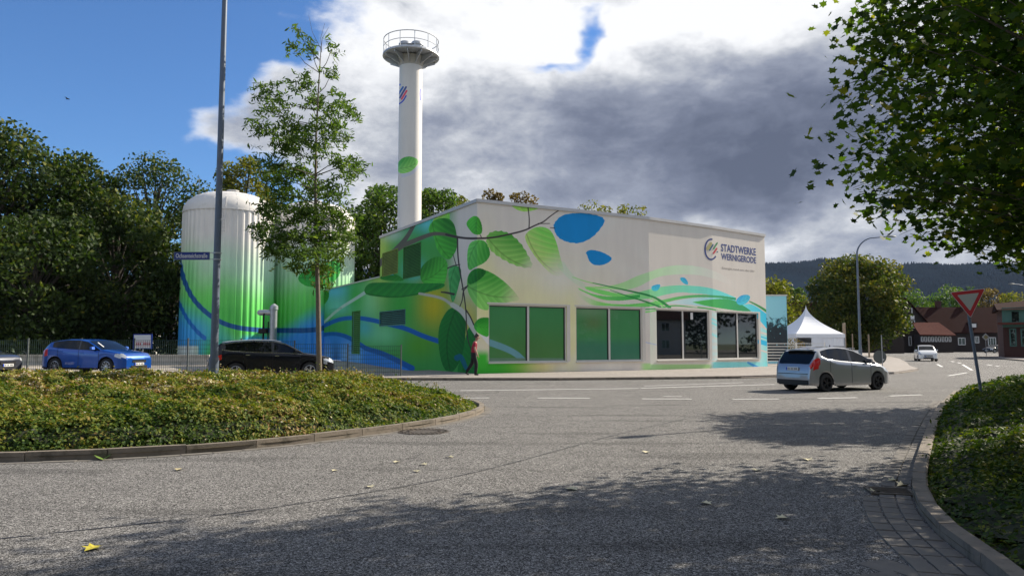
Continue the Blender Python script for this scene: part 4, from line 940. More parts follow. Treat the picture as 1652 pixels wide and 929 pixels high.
_, hg1 = cover('ground_cover', isl_poly, hl, (-22, -.4, 9.6, 25.9), 420000, 'low yellow-green ground cover shrubs with dry pale flower heads filling the left island', 'cover', .046, seed=5, ramp_w=.65)
hr = lambda x, y: .34 + .20 * sstep(y, 9, 16)
_, hg2 = cover('ground_cover', rb_poly, hr, (2.4, 20, 2.0, 27), 110000, 'shaded green ground cover shrubs filling the bed at the right edge', 'coverdark', .052, seed=6, inset=.10, ramp_w=1.7, pale=False)
# long arching shoots
def shoots(name, n, fn, label, seed, kind):
    rng = np.random.default_rng(seed); mb = MB(); P = []
    for _ in range(n):
        x, y, z = fn(rng); d = Vector((rng.normal(), rng.normal() * .4, 0)).normalized(); L = rng.uniform(.25, .6); pts = []
        for i in range(5):
            t = i / 4; pts.append(Vector((x, y, z)) + d * L * t * .8 + Vector((0, 0, L * (1.1 * t - .55 * t * t)))); 
            for __ in range(3): P.append(np.array(pts[-1]) + rng.normal(size=3) * .03)
        mb.tube(pts, [.005, .004, .004, .003, .002], 3, cap=False)
    o = mb.build(name, M['bark'], None); tag(o, label, 'twigs', kind='stuff'); leaves('shoot_leaves', np.array(P), .055, T_QUAD, L_[kind], o, .3)['kind'] = 'stuff'
def f1(r): x = r.uniform(-11, -2.2); y = r.uniform(19, 23); return x, y, max(.3, float(hg1(np.array([x]), np.array([y]))[0])) + Hf(x, y) - .05
shoots('arching_shoots', 60, f1, 'thin arching shoots sticking out along the back of the left island', 91, 'cover')
def f2(r):
    while True:
        x = r.uniform(8, 13); y = r.uniform(12, 20); h = float(hg2(np.array([x]), np.array([y]))[0])
        if h > .3: return x, y, h
shoots('arching_shoots', 45, f2, 'thin arching shoots over the hedge around the give way sign', 92, 'coverdark')

# ------------------------------------------------------------------ THE HALL
RZ = 8.9
def XY(v): return Vector((v.x, v.y, 0))
C0 = XY(G(770, 325, RZ)); C1 = XY(G(1049, 353.5, RZ)); C2 = XY(G(1150, 369, RZ)); C3 = XY(G(1235, 381.5, RZ)); L1 = XY(G(612, 377, RZ))
# keep the measured depth but make the three facets turn a little more each (the sun only grazes the second and third)
def facet_end(A, u, ang):
    s = (u - CX) / F * cp; dx_, dy_ = cos(ang), sin(ang)
    # X = s' * Y with s' at roof height handled by iteration
    t = 5.0
    for _ in range(40):
        x, y = A.x + dx_ * t, A.y + dy_ * t; uu, _v = proj(x, y, 4.0); t += (u - uu) / F * y * 1.2
    return Vector((A.x + dx_ * t, A.y + dy_ * t, 0))
C1 = facet_end(C0, 1048, radians(29.0)); C2 = facet_end(C1, 1150.5, radians(35.5)); C3 = facet_end(C2, 1236, radians(38.5))
LD = Vector((-sin(radians(29.0)), cos(radians(29.0)), 0)); L1 = None
def left_end(u, z=5.0):
    t = 10.0
    for _ in range(60):
        x, y = C0.x + LD.x * t, C0.y + LD.y * t; uu, _v = proj(x, y, z); t += (uu - u) / F * y * 1.3
    return C0 + LD * t
L1 = left_end(612.5); L2 = left_end(506, 3)
hall = thing('power_plant_hall', (C0.x, C0.y, 0), 'long low hall with leaf and wave mural, four big windows and company logo', 'building')

def surf_image(name, A, B, z0, z1, region, res=.018):
    L = (B - A).length; w_ = int(L / res); h = int((z1 - z0) / res); s = (np.arange(w_) + .5) / w_; z = z0 + (np.arange(h) + .5) / h * (z1 - z0)
    Sg, Zg = np.meshgrid(s, z); u, v = proj(A.x + (B.x - A.x) * Sg, A.y + (B.y - A.y) * Sg, Zg)
    return make_image(name, mural(u, v, region))
def wall(name, A, B, z0, z1, region, openings, parent, depth=.16, res=.018):
    """A->B wall seen from its right side; openings in (s0,s1,z0,z1) metres; reveals built in"""
    L = (B - A).length; d = (B - A).normalized(); n = Vector((d.y, -d.x, 0))   # outward, towards the camera side
    ss = sorted({0, L} | {o[0] for o in openings} | {o[1] for o in openings}); zs = sorted({z0, z1} | {o[2] for o in openings} | {o[3] for o in openings})
    b = MB(); uv = []
    def pt(s, z, k=0): p = A + d * s - n * k; return (p.x, p.y, z)
    def q(pts, uvs, flip=False):
        i = len(b.v); b.v += pts; b.f.append((i, i + 1, i + 2, i + 3)); b.mi.append(0); uv.extend(uvs)
    U = lambda s, z: (s / L, (z - z0) / (z1 - z0))
    for a, c in zip(ss, ss[1:]):
        for e, f in zip(zs, zs[1:]):
            mx, mz = (a + c) / 2, (e + f) / 2
            if any(o[0] < mx < o[1] and o[2] < mz < o[3] for o in openings): continue
            q([pt(a, e), pt(c, e), pt(c, f), pt(a, f)], [U(a, e), U(c, e), U(c, f), U(a, f)])
    for o in openings:
        a, c, e, f = o; k = depth
        for P_ in ([(a, e, 0), (a, e, k), (a, f, k), (a, f, 0)], [(c, e, k), (c, e, 0), (c, f, 0), (c, f, k)], [(a, f, 0), (a, f, k), (c, f, k), (c, f, 0)], [(a, e, k), (a, e, 0), (c, e, 0), (c, e, k)]):
            q([pt(*p) for p in P_], [U(p[0], p[1]) for p in P_])
    ob = b.build(name, paint_mat(name + '_paint', surf_image(name + '_mural', A, B, z0, z1, region, res)), parent, world=True, fix=False)
    ul = ob.data.uv_layers.new(name='UVMap'); ul.data.foreach_set('uv', [x for p in uv for x in p]); return ob, (A, d, n, L)
def open_from_px(A, B, u0, u1, v0, v1):
    """opening rectangle from photo pixels: left/right u at mid height; top/bottom v at mid u"""
    vm = (v0 + v1) / 2; p = ON(u0, vm, A, B); q = ON(u1, vm, A, B); um = (u0 + u1) / 2; t = ON(um, v0, A, B).z; bt = ON(um, v1, A, B).z
    return ((p - A).xy.length, (q - A).xy.length, bt, t)
O1 = open_from_px(C0, C1, 788.5, 914.5, 491, 582.5); O2 = open_from_px(C0, C1, 929.5, 1036.5, 495.5, 581.5)
O3 = open_from_px(C1, C2, 1059.5, 1144.5, 500, 581); O4 = open_from_px(C2, C3, 1157, 1224, 504.5, 580)
zb, zt = np.mean([O1[2], O2[2], O3[2], O4[2]]), np.mean([O1[3], O2[3], O3[3], O4[3]])
O1, O2, O3, O4 = [(o[0], o[1], zb, zt) for o in (O1, O2, O3, O4)]
_, F1 = wall('wall', C0, C1, 0, RZ, 'front', [O1, O2], hall)
_, F2 = wall('wall', C1, C2, 0, RZ, 'front_right', [O3], hall)
_, F3 = wall('wall', C2, C3, 0, RZ, 'front_right', [O4], hall)
def left_open(u0, u1, v0, v1):
    o = open_from_px(L2, C0, u0, u1, v0, v1); return o
s_main = (L1 - L2).length
vents = [left_open(617, 642, 405, 443), left_open(651, 679, 395, 447), left_open(612, 654, 501, 525)]
# side wall: tall part (behind the chimney) and lower plant-room part share one plane
VA = [(max(.06, o[0] - s_main), o[1] - s_main, o[2], o[3]) for o in vents]
_, FS = wall('wall', L1, C0, 0, RZ, 'side', VA, hall, .1, .022)
ANZ = ON(600, 450.5, L2, C0).z
annex = thing('plant_room', (L2.x, L2.y, 0), 'low plant room painted blue and green adjoining the left end of the hall', 'building')
D1 = open_from_px(L2, L1, 531, 551, 498, 590); D2 = open_from_px(L2, L1, 568, 581, 502, 560)
L1b = L1 + Vector((-F3[2].x * 0, 0, 0))
_, FA = wall('wall', L2, L1, 0, ANZ, 'side', [(D1[0], D1[1], .3, D1[3]), (D2[0], D2[1], .9, D2[3])], annex, .08, .022)
# vent 3 sits in the main side wall lower part: surface mounted louvre
def louvre(O, frame, off, parent, m_, n_slats, k1=.5, k2=.35):
    A, d, n, L = frame; a, c, e, f = O; b = MB()
    for i in range(n_slats):
        z = e + (f - e) * (i + .5) / n_slats; p = A + d * (a + .02) + n * off; q = A + d * (c - .02) + n * off; h = (f - e) / n_slats
        tilt = (Vector((0, 0, 1)) * cos(radians(35)) - n * sin(radians(35)))
        P_ = [p + n * .02 + Vector((0, 0, z - h * k1)), q + n * .02 + Vector((0, 0, z - h * k1)), q - n * .05 + Vector((0, 0, z + h * k2)), p - n * .05 + Vector((0, 0, z + h * k2))]
        t = Vector((0, 0, .008)); b.add([tuple(x) for x in P_] + [tuple(x + t) for x in P_], [(0, 1, 2, 3), (4, 5, 6, 7), (0, 1, 5, 4), (1, 2, 6, 5), (2, 3, 7, 6), (3, 0, 4, 7)])
    b.build('louvre_slats', m_, parent, world=True)
    b = MB(); P_ = [A + d * x + n * (off - .09) + Vector((0, 0, z)) for x, z in ((a, e), (c, e), (c, f), (a, f))]; b.add([tuple(x) for x in P_], [(0, 1, 2, 3)]); b.build('louvre_backing', M['black'], parent, world=True)
    b = MB()
    for (x0, z0), (x1, z1) in (((a, e), (c, e)), ((a, f), (c, f)), ((a, e), (a, f)), ((c, e), (c, f))):
        b.bar(A + d * x0 + n * (off + .02) + Vector((0, 0, z0)), A + d * x1 + n * (off + .02) + Vector((0, 0, z1)), .04, .04, up=n)
    b.build('louvre_frame', m_, parent, world=True)
louvre(VA[0], FS, -.02, hall, M['ventyellow'], 16); louvre(VA[1], FS, -.02, hall, M['ventgreen'], 22)
louvre(VA[2], FS, -.02, hall, M['ventblue'], 8, .28, .12)
louvre((D2[0], D2[1], .9, D2[3]), FA, -.02, annex, M['ventgreen'], 22, .4, .25)
A, d, n, L = FA; a, c = D1[0], D1[1]
for s0, s1 in ((a + .02, (a + c) / 2 - .01), ((a + c) / 2 + .01, c - .02)):
    wall('door', A + d * s0 - n * .05, A + d * s1 - n * .05, .32, D1[3] - .02, 'side', [], annex, .05, .03)

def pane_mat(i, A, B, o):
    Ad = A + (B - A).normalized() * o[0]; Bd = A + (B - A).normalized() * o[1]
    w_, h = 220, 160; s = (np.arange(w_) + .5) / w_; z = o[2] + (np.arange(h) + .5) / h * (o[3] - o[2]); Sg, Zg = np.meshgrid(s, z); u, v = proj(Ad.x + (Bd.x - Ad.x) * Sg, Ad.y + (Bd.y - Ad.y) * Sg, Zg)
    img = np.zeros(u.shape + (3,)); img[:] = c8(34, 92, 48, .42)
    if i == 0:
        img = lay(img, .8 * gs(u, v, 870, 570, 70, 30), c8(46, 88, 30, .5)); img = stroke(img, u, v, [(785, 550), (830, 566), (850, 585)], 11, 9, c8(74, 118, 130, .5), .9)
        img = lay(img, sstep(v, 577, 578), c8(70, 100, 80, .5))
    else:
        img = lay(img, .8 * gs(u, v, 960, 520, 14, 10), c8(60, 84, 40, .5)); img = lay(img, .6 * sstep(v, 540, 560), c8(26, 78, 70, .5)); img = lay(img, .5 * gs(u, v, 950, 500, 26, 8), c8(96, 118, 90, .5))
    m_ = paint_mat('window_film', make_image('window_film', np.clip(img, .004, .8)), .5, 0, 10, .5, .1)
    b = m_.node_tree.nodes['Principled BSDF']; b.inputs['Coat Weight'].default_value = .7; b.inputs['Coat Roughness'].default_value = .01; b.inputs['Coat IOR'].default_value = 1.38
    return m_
def big_window(O, fr, idx):
    A, d, n, L = fr; a, c, e, f = O; rz = math.atan2(d.y, d.x)
    b = MB(); k = .11; mid = (a + c) / 2; fw = .07
    def bx(s0, s1, z0, z1, off, th, mb): p = A + d * (s0 + s1) / 2 - n * off; mb.box((p.x, p.y, (z0 + z1) / 2), (s1 - s0, th, z1 - z0), rz)
    bx(a + .002, c - .002, f - fw, f - .002, k, .07, b); bx(a + .002, c - .002, e + .002, e + fw, k, .07, b); bx(a + .002, a + fw, e + fw, f - fw, k, .066, b); bx(c - fw, c - .002, e + fw, f - fw, k, .066, b); bx(mid - .06, mid + .06, e + fw, f - fw, k, .074, b)
    w_ = b.build('window', M['whiteframe'], hall, world=True)
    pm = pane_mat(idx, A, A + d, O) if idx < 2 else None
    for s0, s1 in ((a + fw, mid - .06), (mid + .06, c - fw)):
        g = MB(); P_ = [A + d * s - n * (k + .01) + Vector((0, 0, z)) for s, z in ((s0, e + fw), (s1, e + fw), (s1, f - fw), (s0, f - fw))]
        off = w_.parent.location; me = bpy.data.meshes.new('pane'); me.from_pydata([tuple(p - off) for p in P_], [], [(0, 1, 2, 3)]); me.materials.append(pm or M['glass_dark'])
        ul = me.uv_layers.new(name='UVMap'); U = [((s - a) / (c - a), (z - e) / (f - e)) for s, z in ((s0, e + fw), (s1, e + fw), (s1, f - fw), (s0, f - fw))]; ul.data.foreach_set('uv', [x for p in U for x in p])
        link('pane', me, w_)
    for s0, s1 in ((a + fw, mid - .06), (mid + .06, c - fw)):
        gk = MB(); bx(s1 - .07, s1 + .002, e + fw, f - fw, k - .004, .02, gk); bx(s0, s1 - .071, f - fw - .05, f - fw + .002, k - .004, .02, gk); bx(s0 - .002, s0 + .02, e + fw, f - fw - .051, k - .004, .02, gk); go_ = gk.build('dark_edge_strip', M['black'], hall, world=True); go_.parent = w_  # black strips added to darken the pane edges and give the recess depth
    s = MB(); bx(a - .03, c + .03, e - .05, e - .002, .03, .26, s); si = s.build('sill', M['whiteframe'], hall, world=True)
    # pale band framing the opening, 3 mm proud
    r = MB(); 
    for s0, s1, z0, z1 in ((a - .09, c + .22, f + .0, f + .08), (c + .0, c + .22, e, f)): bx(s0, s1, z0, z1, -.004, .012, r)
    r.build('window_surround', M['cream'], hall, world=True)
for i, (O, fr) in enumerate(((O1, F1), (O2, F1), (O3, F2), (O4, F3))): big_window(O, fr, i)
# sheet of paper behind window 3's right pane
A, d, n, L = F2; s = O3[0] + (O3[1] - O3[0]) * .68; p = A + d * s - n * .095
MB().box((p.x, p.y, zt - .35), (.22, .004, .42), math.atan2(d.y, d.x)).build('window_notice', M['signwhite'], hall, world=True)

# roof, coping, hidden back walls
BK = Vector((sin(radians(0)), 1, 0)); back_r = C3 + LD * 14; back_l = L1 + Vector((0, 0, 0))
foot = [C0, C1, C2, C3, back_r, L1 + (C3 - C0).normalized() * .5]
rf = MB(); poly = [(p.x, p.y) for p in (C0 + Vector((0, .25, 0)), C1 + Vector((0, .25, 0)), C2 + Vector((0, .25, 0)), C3 + Vector((-.2, .2, 0)), back_r + Vector((-.2, -.2, 0)), L1 + Vector((.25, 0, 0)))]
rf.prism(poly, RZ - .35, RZ - .12); rf.build('roof', M['rooffelt'], hall, world=True)
bw = MB()
for P_, Q_ in ((C3, back_r), (back_r, L1)):
    dd = (Q_ - P_).normalized(); nn = Vector((dd.y, -dd.x, 0)); bw.add([(P_.x, P_.y, 0), (Q_.x, Q_.y, 0), (Q_.x, Q_.y, RZ), (P_.x, P_.y, RZ)], [(0, 1, 2, 3)])
bw.build('back_wall', M['cream'], hall, world=True)
def coping(pts, z, parent, nrm_out=.07, hgt=.17):
    b = MB()
    for P_, Q_ in zip(pts, pts[1:]):
        dd = (Q_ - P_).normalized(); nn = Vector((dd.y, -dd.x, 0)); a, c = P_ + nn * nrm_out - nn * .2, Q_ + nn * nrm_out - nn * .2
        b.bar(Vector((a.x, a.y, z)) - dd * .04, Vector((c.x, c.y, z)) + dd * .04, .42, hgt)
    return b.build('coping', M['coping'], parent, world=True)
coping([L1, C0], RZ + .04, hall); coping([C0, C1], RZ + .045, hall); coping([C1, C2, C3], RZ + .04, hall); coping([C3, back_r], RZ + .035, hall)
coping([L2, L1], ANZ + .03, annex, .05, .1)
ar = MB(); e_ = Vector((cos(radians(29)), sin(radians(29)), 0)) * 6; ar.prism([(p.x, p.y) for p in (L2 + e_ * .03, L1 + e_ * .03, L1 + e_, L2 + e_)], ANZ - .3, ANZ - .06); ar.build('roof', M['rooffelt'], annex, world=True)
aw = MB(); aw.add([(L2.x, L2.y, 0), (L2.x + e_.x, L2.y + e_.y, 0), (L2.x + e_.x, L2.y + e_.y, ANZ), (L2.x, L2.y, ANZ)], [(0, 1, 2, 3)]); aw.build('back_wall', M['cream'], annex, world=True)

# logo and lettering (raised print)
def text_mesh(txt, origin, right, up, width, height, m_, parent, name, bold=.0, ext=.004):
    cu = bpy.data.curves.new(name, 'FONT'); cu.body = txt; cu.offset = bold; cu.extrude = .5; cu.resolution_u = 3
    to = bpy.data.objects.new(name, cu); COL.objects.link(to); dg = bpy.context.evaluated_depsgraph_get(); dg.update(); me = bpy.data.meshes.new_from_object(to.evaluated_get(dg)); bpy.data.objects.remove(to)
    co = np.empty(len(me.vertices) * 3, np.float32); me.vertices.foreach_get('co', co); co = co.reshape(-1, 3); mn, mxx = co.min(0), co.max(0)
    x = (co[:, 0] - mn[0]) / (mxx[0] - mn[0]) * width; y = (co[:, 1] - mn[1]) / (mxx[1] - mn[1]) * height; z = (co[:, 2] + .5) * ext
    right, up = Vector(right), Vector(up); nn = right.cross(up); nv = np.outer(x, right) + np.outer(y, up) + np.outer(z, nn) + np.array(Vector(origin) - (parent.location if parent else Vector()))
    if parent is not None and abs(parent.rotation_euler.z) > 1e-6:
        R = np.array(Matrix.Rotation(-parent.rotation_euler.z, 3, 'Z')); nv = nv @ R.T
    me.vertices.foreach_set('co', nv.astype(np.float32).ravel()); me.materials.clear(); me.materials.append(m_); me.update(); return link(name, me, parent)
A, d, n, L = F3
UP = Vector((0, 0, 1))
def onF3(u, v): return ON(u, v, C2, C3) + n * .004
p0, p1 = onF3(1163.2, 408), onF3(1219, 421.5)
def wl(u0, v0, u1, v1, txt, m_, nm, bold, hpx):
    a, c = onF3(u0, v0), onF3(u1, v1); wd = (c - a).xy.length; h = onF3(u0, v0 - hpx).z - a.z
    text_mesh(txt, a, d, UP, wd, h, m_, hall, nm, bold)
za = onF3(1163.2, 404.8).z
def wl2(v, v2, u0, u1, txt, m_, nm, bold):
    a = onF3(u0, v); c = onF3(u1, v); h = onF3(u0, v2).z - a.z; text_mesh(txt, a, d, UP, (c - a).xy.length, h, m_, hall, nm, bold)
wl2(405.3, 393.2, 1163.2, 1219.3, 'STADTWERKE', M['logoblue'], 'logo_lettering', .018)
wl2(418.6, 408.2, 1163.6, 1219.6, 'WERNIGERODE', M['logoblue'], 'logo_lettering', .018)
wl2(434.6, 430.4, 1165, 1217.5, 'Energie rund um die Uhr', M['logogrey'], 'slogan_lettering', .0)
for o_ in hall.children:
    if 'slogan' in o_.name: o_['kind'] = 'stuff'
def ring_arc(fpos, cx_, cy_, ru, rv, a0, a1, wd, m_, parent, name, N=40):
    b = MB(); pts = []
    for i in range(N + 1):
        t = radians(a0 + (a1 - a0) * i / N); pts.append((fpos(cx_ + (ru - wd / 2) * cos(t), cy_ - (rv - wd / 2) * sin(t)), fpos(cx_ + (ru + wd / 2) * cos(t), cy_ - (rv + wd / 2) * sin(t))))
    for (a, c), (e, f) in zip(pts, pts[1:]): b.add([a, c, f, e], [(0, 1, 2, 3)])
    return b.build(name, m_, parent, world=True, fix=False)
def f2or3(u, v):
    p = ON(u, v, C1, C2) + F2[2] * .006; q = ON(u, v, C2, C3) + F3[2] * .006
    return p if u < 1150.5 else q
ring_arc(f2or3, 1147.2, 402.3, 9.9, 16.3, 78, 318, 2.5, M['logoblue'], hall, 'logo_ring')
def logobar(u0, v0, u1, v1, wd, m_, nm, fp, parent):
    dx_, dy_ = u1 - u0, v1 - v0; L_2 = hypot(dx_, dy_); nx_, ny_ = -dy_ / L_2 * wd / 2, dx_ / L_2 * wd / 2; ex, ey = dx_ / L_2 * wd * .4, dy_ / L_2 * wd * .4
    pts = [fp(u0 + nx_, v0 + ny_), fp(u1 + nx_, v1 + ny_), fp(u1 + ex, v1 + ey), fp(u1 - nx_, v1 - ny_), fp(u0 - nx_, v0 - ny_), fp(u0 - ex, v0 - ey)]
    MB().add(pts, [tuple(range(6))]).build(nm, m_, parent, world=True, fix=False)
fl = lambda u, v: ON(u, v, C2, C3) + F3[2] * .012 if u > 1150.5 else ON(u, v, C1, C2) + F2[2] * .012
fsafe = lambda u, v: fl(u, v)
logobar(1141, 402, 1147, 392.5, 5, M['logosand'], 'logo_bar', fsafe, hall)
logobar(1144.5, 404, 1150.3, 394.5, 2.3, M['logoteal'], 'logo_bar', fsafe, hall); logobar(1150.8, 402, 1157, 391.8, 2.3, M['logogreen'], 'logo_bar', fsafe, hall); logobar(1150.8, 409, 1156.4, 400.6, 2.6, M['logored'], 'logo_bar', fsafe, hall)
logobar(1156.6, 406, 1157.4, 406.8, 2.2, M['logoteal'], 'logo_dot', fsafe, hall)

# ------------------------------------------------------------------ tanks
def tank(u, D, r, ztop, zsh, which, label, group):
    c = AT(u, 555, D); z0 = Hf(c.x, D) - .02; root = thing('storage_tank', (c.x, D, z0), label, 'tank', group)
    n = 192; prof = []; hs = zsh - z0
    b = MB(); uv = []; rows = [0, .12, .12, hs * .35, hs * .7, hs]
    def rad(j): ph = j % 4; return r + (.05 if ph in (0, 1) else 0)
    zz = [0, .15] + list(np.linspace(.2, hs, 12)); vs = []
    for z in zz:
        for j in range(n + 1): t = 2 * pi * j / n + .1; k = rad(j % n); vs.append((k * cos(t), k * sin(t), z)); 
    fs = [(i * (n + 1) + j, i * (n + 1) + j + 1, (i + 1) * (n + 1) + j + 1, (i + 1) * (n + 1) + j) for i in range(len(zz) - 1) for j in range(n)]
    W_, H_ = 1100, 560; T, Zg = np.meshgrid((np.arange(W_) + .5) / W_ * 2 * pi + .1, z0 + (np.arange(H_) + .5) / H_ * hs); uu, vv = proj(c.x + r * np.cos(T), D + r * np.sin(T), Zg)
    # far half mirrors the near half's picture
    img = make_image('tank_mural', tankpaint(uu, vv, which))
    b.add(vs, fs); o = b.build('shell', paint_mat('tank_paint', img, .5, .05, 20, .5, .2), root, fix=False)
    U = [];
    for f in fs:
        for i in f: U += [(i % (n + 1)) / n, zz[i // (n + 1)] / hs]
    o.data.uv_layers.new(name='UVMap').data.foreach_set('uv', U)
    dome = MB(); P_ = [(r + .09, hs - .03), (r + .09, hs + .02)]; dh = ztop - zsh
    for i in range(13):
        t = i / 12 * pi / 2; P_.append(((r + .06) * cos(t) ** .72 if i < 12 else .01, hs + .02 + dh * sin(t)))
    dome.lathe(P_, 72); dome.build('dome', M['tankwhite'], root, smooth=True)
    seams = MB()
    for j in range(24):
        a = 2 * pi * j / 24; pts = []
        for i in range(0, 12, 2): t = i / 12 * pi / 2; rr_ = (r + .065) * cos(t) ** .72; pts.append((rr_ * cos(a), rr_ * sin(a), hs + .02 + dh * sin(t)))
        seams.tube(pts, .018, 4, cap=False)
    seams.build('seams', M['tankwhite'], root)
    MB().lathe([(.45, -.1), (.45, .22), (.5, .22), (.5, .3), (.01, .34)], 16, (.2, 0, hs + dh)).build('hatch', M['coping'], root)
    # roof ladder with side rails, facing the street
    lad = MB(); a0 = radians(-78) if which == 1 else radians(-60)
    for s in (-.25, .25):
        t = a0 + s / r; pts = [((r + .22) * cos(t), (r + .22) * sin(t), hs - 1.9), ((r + .22) * cos(t), (r + .22) * sin(t), hs + .1), ((r * .93) * cos(t), (r * .93) * sin(t), hs + .95), ((r * .72) * cos(t), (r * .72) * sin(t), hs + 1.25)]; lad.tube(pts, .03, 5)
    for k in range(7):
        z = hs - 1.85 + k * .3; lad.tube([((r + .22) * cos(a0 - .25 / r), (r + .22) * sin(a0 - .25 / r), z), ((r + .22) * cos(a0 + .25 / r), (r + .22) * sin(a0 + .25 / r), z)], .018, 4)
    lad.build('ladder', M['coping'], root)
    for t in (radians(-125), radians(-40)): MB().tube([(r * .8 * cos(t), r * .8 * sin(t), hs + .7), (r * .8 * cos(t), r * .8 * sin(t), hs + 2.6)], .02, 5).build('lightning_rod', M['galv'], root)
    return root
M['tankwhite'] = mat('tankwhite', (.74, .71, .66), .5, 0, .1, 1.2, dirt=((.5, .48, .42), 1.2, .4))
gT = 'storage tanks left of the hall'
tank(365, 62, 3.62, 14.2, 12.35, 1, 'left storage tank, ribbed, white domed top fading to green and blue', gT)
tank(502, 66.5, 3.62, 14.2, 12.35, 2, 'right storage tank behind the slender young tree with a painted leaf', gT)
# insulated pipe riser in front of the tanks
c = AT(440, 560, 56); root = thing('insulated_pipe', (c.x, 56, .28), 'shiny metal-clad pipe riser with valves between the two tanks', 'pipe')
MB().tube([(0, 0, 0), (0, 0, 3.9)], .27, 16).tube([(0, 0, 3.9), (0, 0, 4.1), (-.1, 0, 4.25)], [.33, .33, .2], 16).build('riser', M['galv'], root, smooth=True)
MB().tube([(-.1, 0, 3.7), (-1.1, .2, 3.7)], .22, 12).tube([(-1.1, .2, 3.7), (-1.1, .8, 3.7)], .22, 12).build('elbow', M['galv'], root, smooth=True)
MB().box((-.7, -.1, 2.3), (.6, .5, .35)).tube([(-.7, -.1, 0), (-.7, -.1, 3.6)], .07, 8).tube([(-.35, -.1, 1.4), (-.35, -.1, 3.0)], .05, 8).lathe([(.18, 0), (.18, .04)], 12, (-.7, -.4, 2.1)).build('valves', M['rimdark'], root)

# ------------------------------------------------------------------ chimney
cD = 50.0; cc = AT(661, 300, cD); CXY = Vector((cc.x, cD, 0)); cr = 19.0 / F * cD * 1.0
chim = thing('chimney', (cc.x, cD, 0), 'tall white round chimney with round platform, logo and painted leaf', 'chimney')
ctop = AT(661, 84, cD).z
def chimpaint(u, v):
    img = np.zeros(u.shape + (3,)); img[:] = (.74, .71, .65)
    img = stroke(img, u, v, [(651, 283), (665, 280), (676, 268)], 7, 3, c8(120, 125, 140), .5)
    img = pleaf(img, u, v, [(642, 262), (650, 254), (664, 252), (677, 259), (668, 274), (655, 280), (643, 280), (641, 270)], ((641, 272), (677, 259)), c8(20, 100, 30), c8(100, 175, 70), veins=5)
    for a, b_, col, w_ in (((643, 152), (650, 141), c8(20, 60, 110), 3), ((645, 158), (655, 141), c8(40, 50, 90), 3), ((648, 160), (656, 147), c8(170, 40, 60), 3)): img = stroke(img, u, v, [a, b_], w_, w_, col, sm=0)
    img = stroke(img, u, v, [(642, 169), (650, 164), (655, 155)], 2.2, 2.2, c8(24, 44, 120)); img = stroke(img, u, v, [(643, 138), (645, 137)], 3, 3, c8(30, 60, 130)); img = stroke(img, u, v, [(678.6, 144), (677.6, 152), (678.6, 162)], 1.6, 1.6, c8(24, 44, 120))
    return np.clip(img, .004, .86)
n = 64; z1 = ctop - .1; zz = np.linspace(0, z1, 10); vs = []; fs = []
for z in zz:
    for j in range(n + 1): t = 2 * pi * j / n; rr_ = cr * (1.04 - .05 * z / z1); vs.append((rr_ * cos(t), rr_ * sin(t), z))
fs = [(i * (n + 1) + j, i * (n + 1) + j + 1, (i + 1) * (n + 1) + j + 1, (i + 1) * (n + 1) + j) for i in range(9) for j in range(n)]
T, Zg = np.meshgrid((np.arange(500) + .5) / 500 * 2 * pi, (np.arange(1400) + .5) / 1400 * z1); uu, vv = proj(cc.x + cr * np.cos(T), cD + cr * np.sin(T), Zg)
# only the side turned to the street carries the pictures
pic = chimpaint(uu, vv); facing = (np.sin(T) < .15); pic[~facing] = (.74, .71, .65)
b = MB().add(vs, fs); o = b.build('shaft', paint_mat('chimney_paint', make_image('chimney_mural', pic), .5, .05, 20, .5, .1), chim, fix=False, smooth=False)
o.data.polygons.foreach_set('use_smooth', [True] * len(fs)); U = []
for f in fs:
    for i in f: U += [(i % (n + 1)) / n, zz[i // (n + 1)] / z1]
o.data.uv_layers.new(name='UVMap').data.foreach_set('uv', U)
pr = 45 / F * cD
zd = AT(661, 93, cD + 0).z
MB().lathe([(cr * .98, zd - .75), (cr * 1.1, zd - .45), (cr * 1.2, zd - .06), (.05, zd - .06)], 32).build('head', M['chimhead'] if 'chimhead' in M else M.setdefault('chimhead', mat('chimhead', (.45, .42, .36), .7, 0, .2, 3)), chim, smooth=True)
N8 = 12
octa = [(pr * cos(2 * pi * (i + .5) / N8), pr * sin(2 * pi * (i + .5) / N8)) for i in range(N8)]
M['platform'] = mat('platform', (.50, .52, .54), .5, .5, .2, 4)
MB().prism(octa, zd, zd + .07).build('platform', M['platform'], chim)
for i in range(N8):
    a = 2 * pi * i / N8; br_ = MB(); e0 = Vector((cos(a), sin(a), 0)); q = e0.cross(UP) * .03; A_, B_, C_, D_ = e0 * cr * 1.0, e0 * (pr * .96), e0 * (pr * .96), e0 * cr
    P_ = [A_ + UP * (zd - .02), B_ + UP * (zd - .02), C_ + UP * (zd - .18), D_ + UP * (zd - .62)]
    br_.add([p + q for p in P_] + [p - q for p in P_], [(0, 1, 2, 3), (7, 6, 5, 4), (0, 1, 5, 4), (1, 2, 6, 5), (2, 3, 7, 6), (3, 0, 4, 7)]); br_.build('bracket', M['platform'], chim)
rail = MB(); hr_ = 1.15
ringp = [(pr * cos(2 * pi * i / 36), pr * sin(2 * pi * i / 36)) for i in range(37)]
for z in (zd + .10, zd + .62, zd + hr_): rail.tube([(x, y, z) for x, y in ringp], .03 if z > zd + 1 else .022, 6, cap=False)
for i in range(N8): a = 2 * pi * (i + .5) / N8; rail.tube([(pr * cos(a), pr * sin(a), zd), (pr * cos(a), pr * sin(a), zd + hr_)], .03, 6)
rail.tube([(x, y, zd + .04) for x, y in ringp], .09, 4, cap=False)
rail.build('railing', M['platform'], chim)
for x in (-.42, .4): MB().lathe([(.01, 0), (.36, 0), (.36, .75), (.44, .78), (.44, .86), (.34, 1.0), (.01, 1.02)], 20, (x, 0, zd + .07)).build('flue', M['galv'], chim, smooth=True)

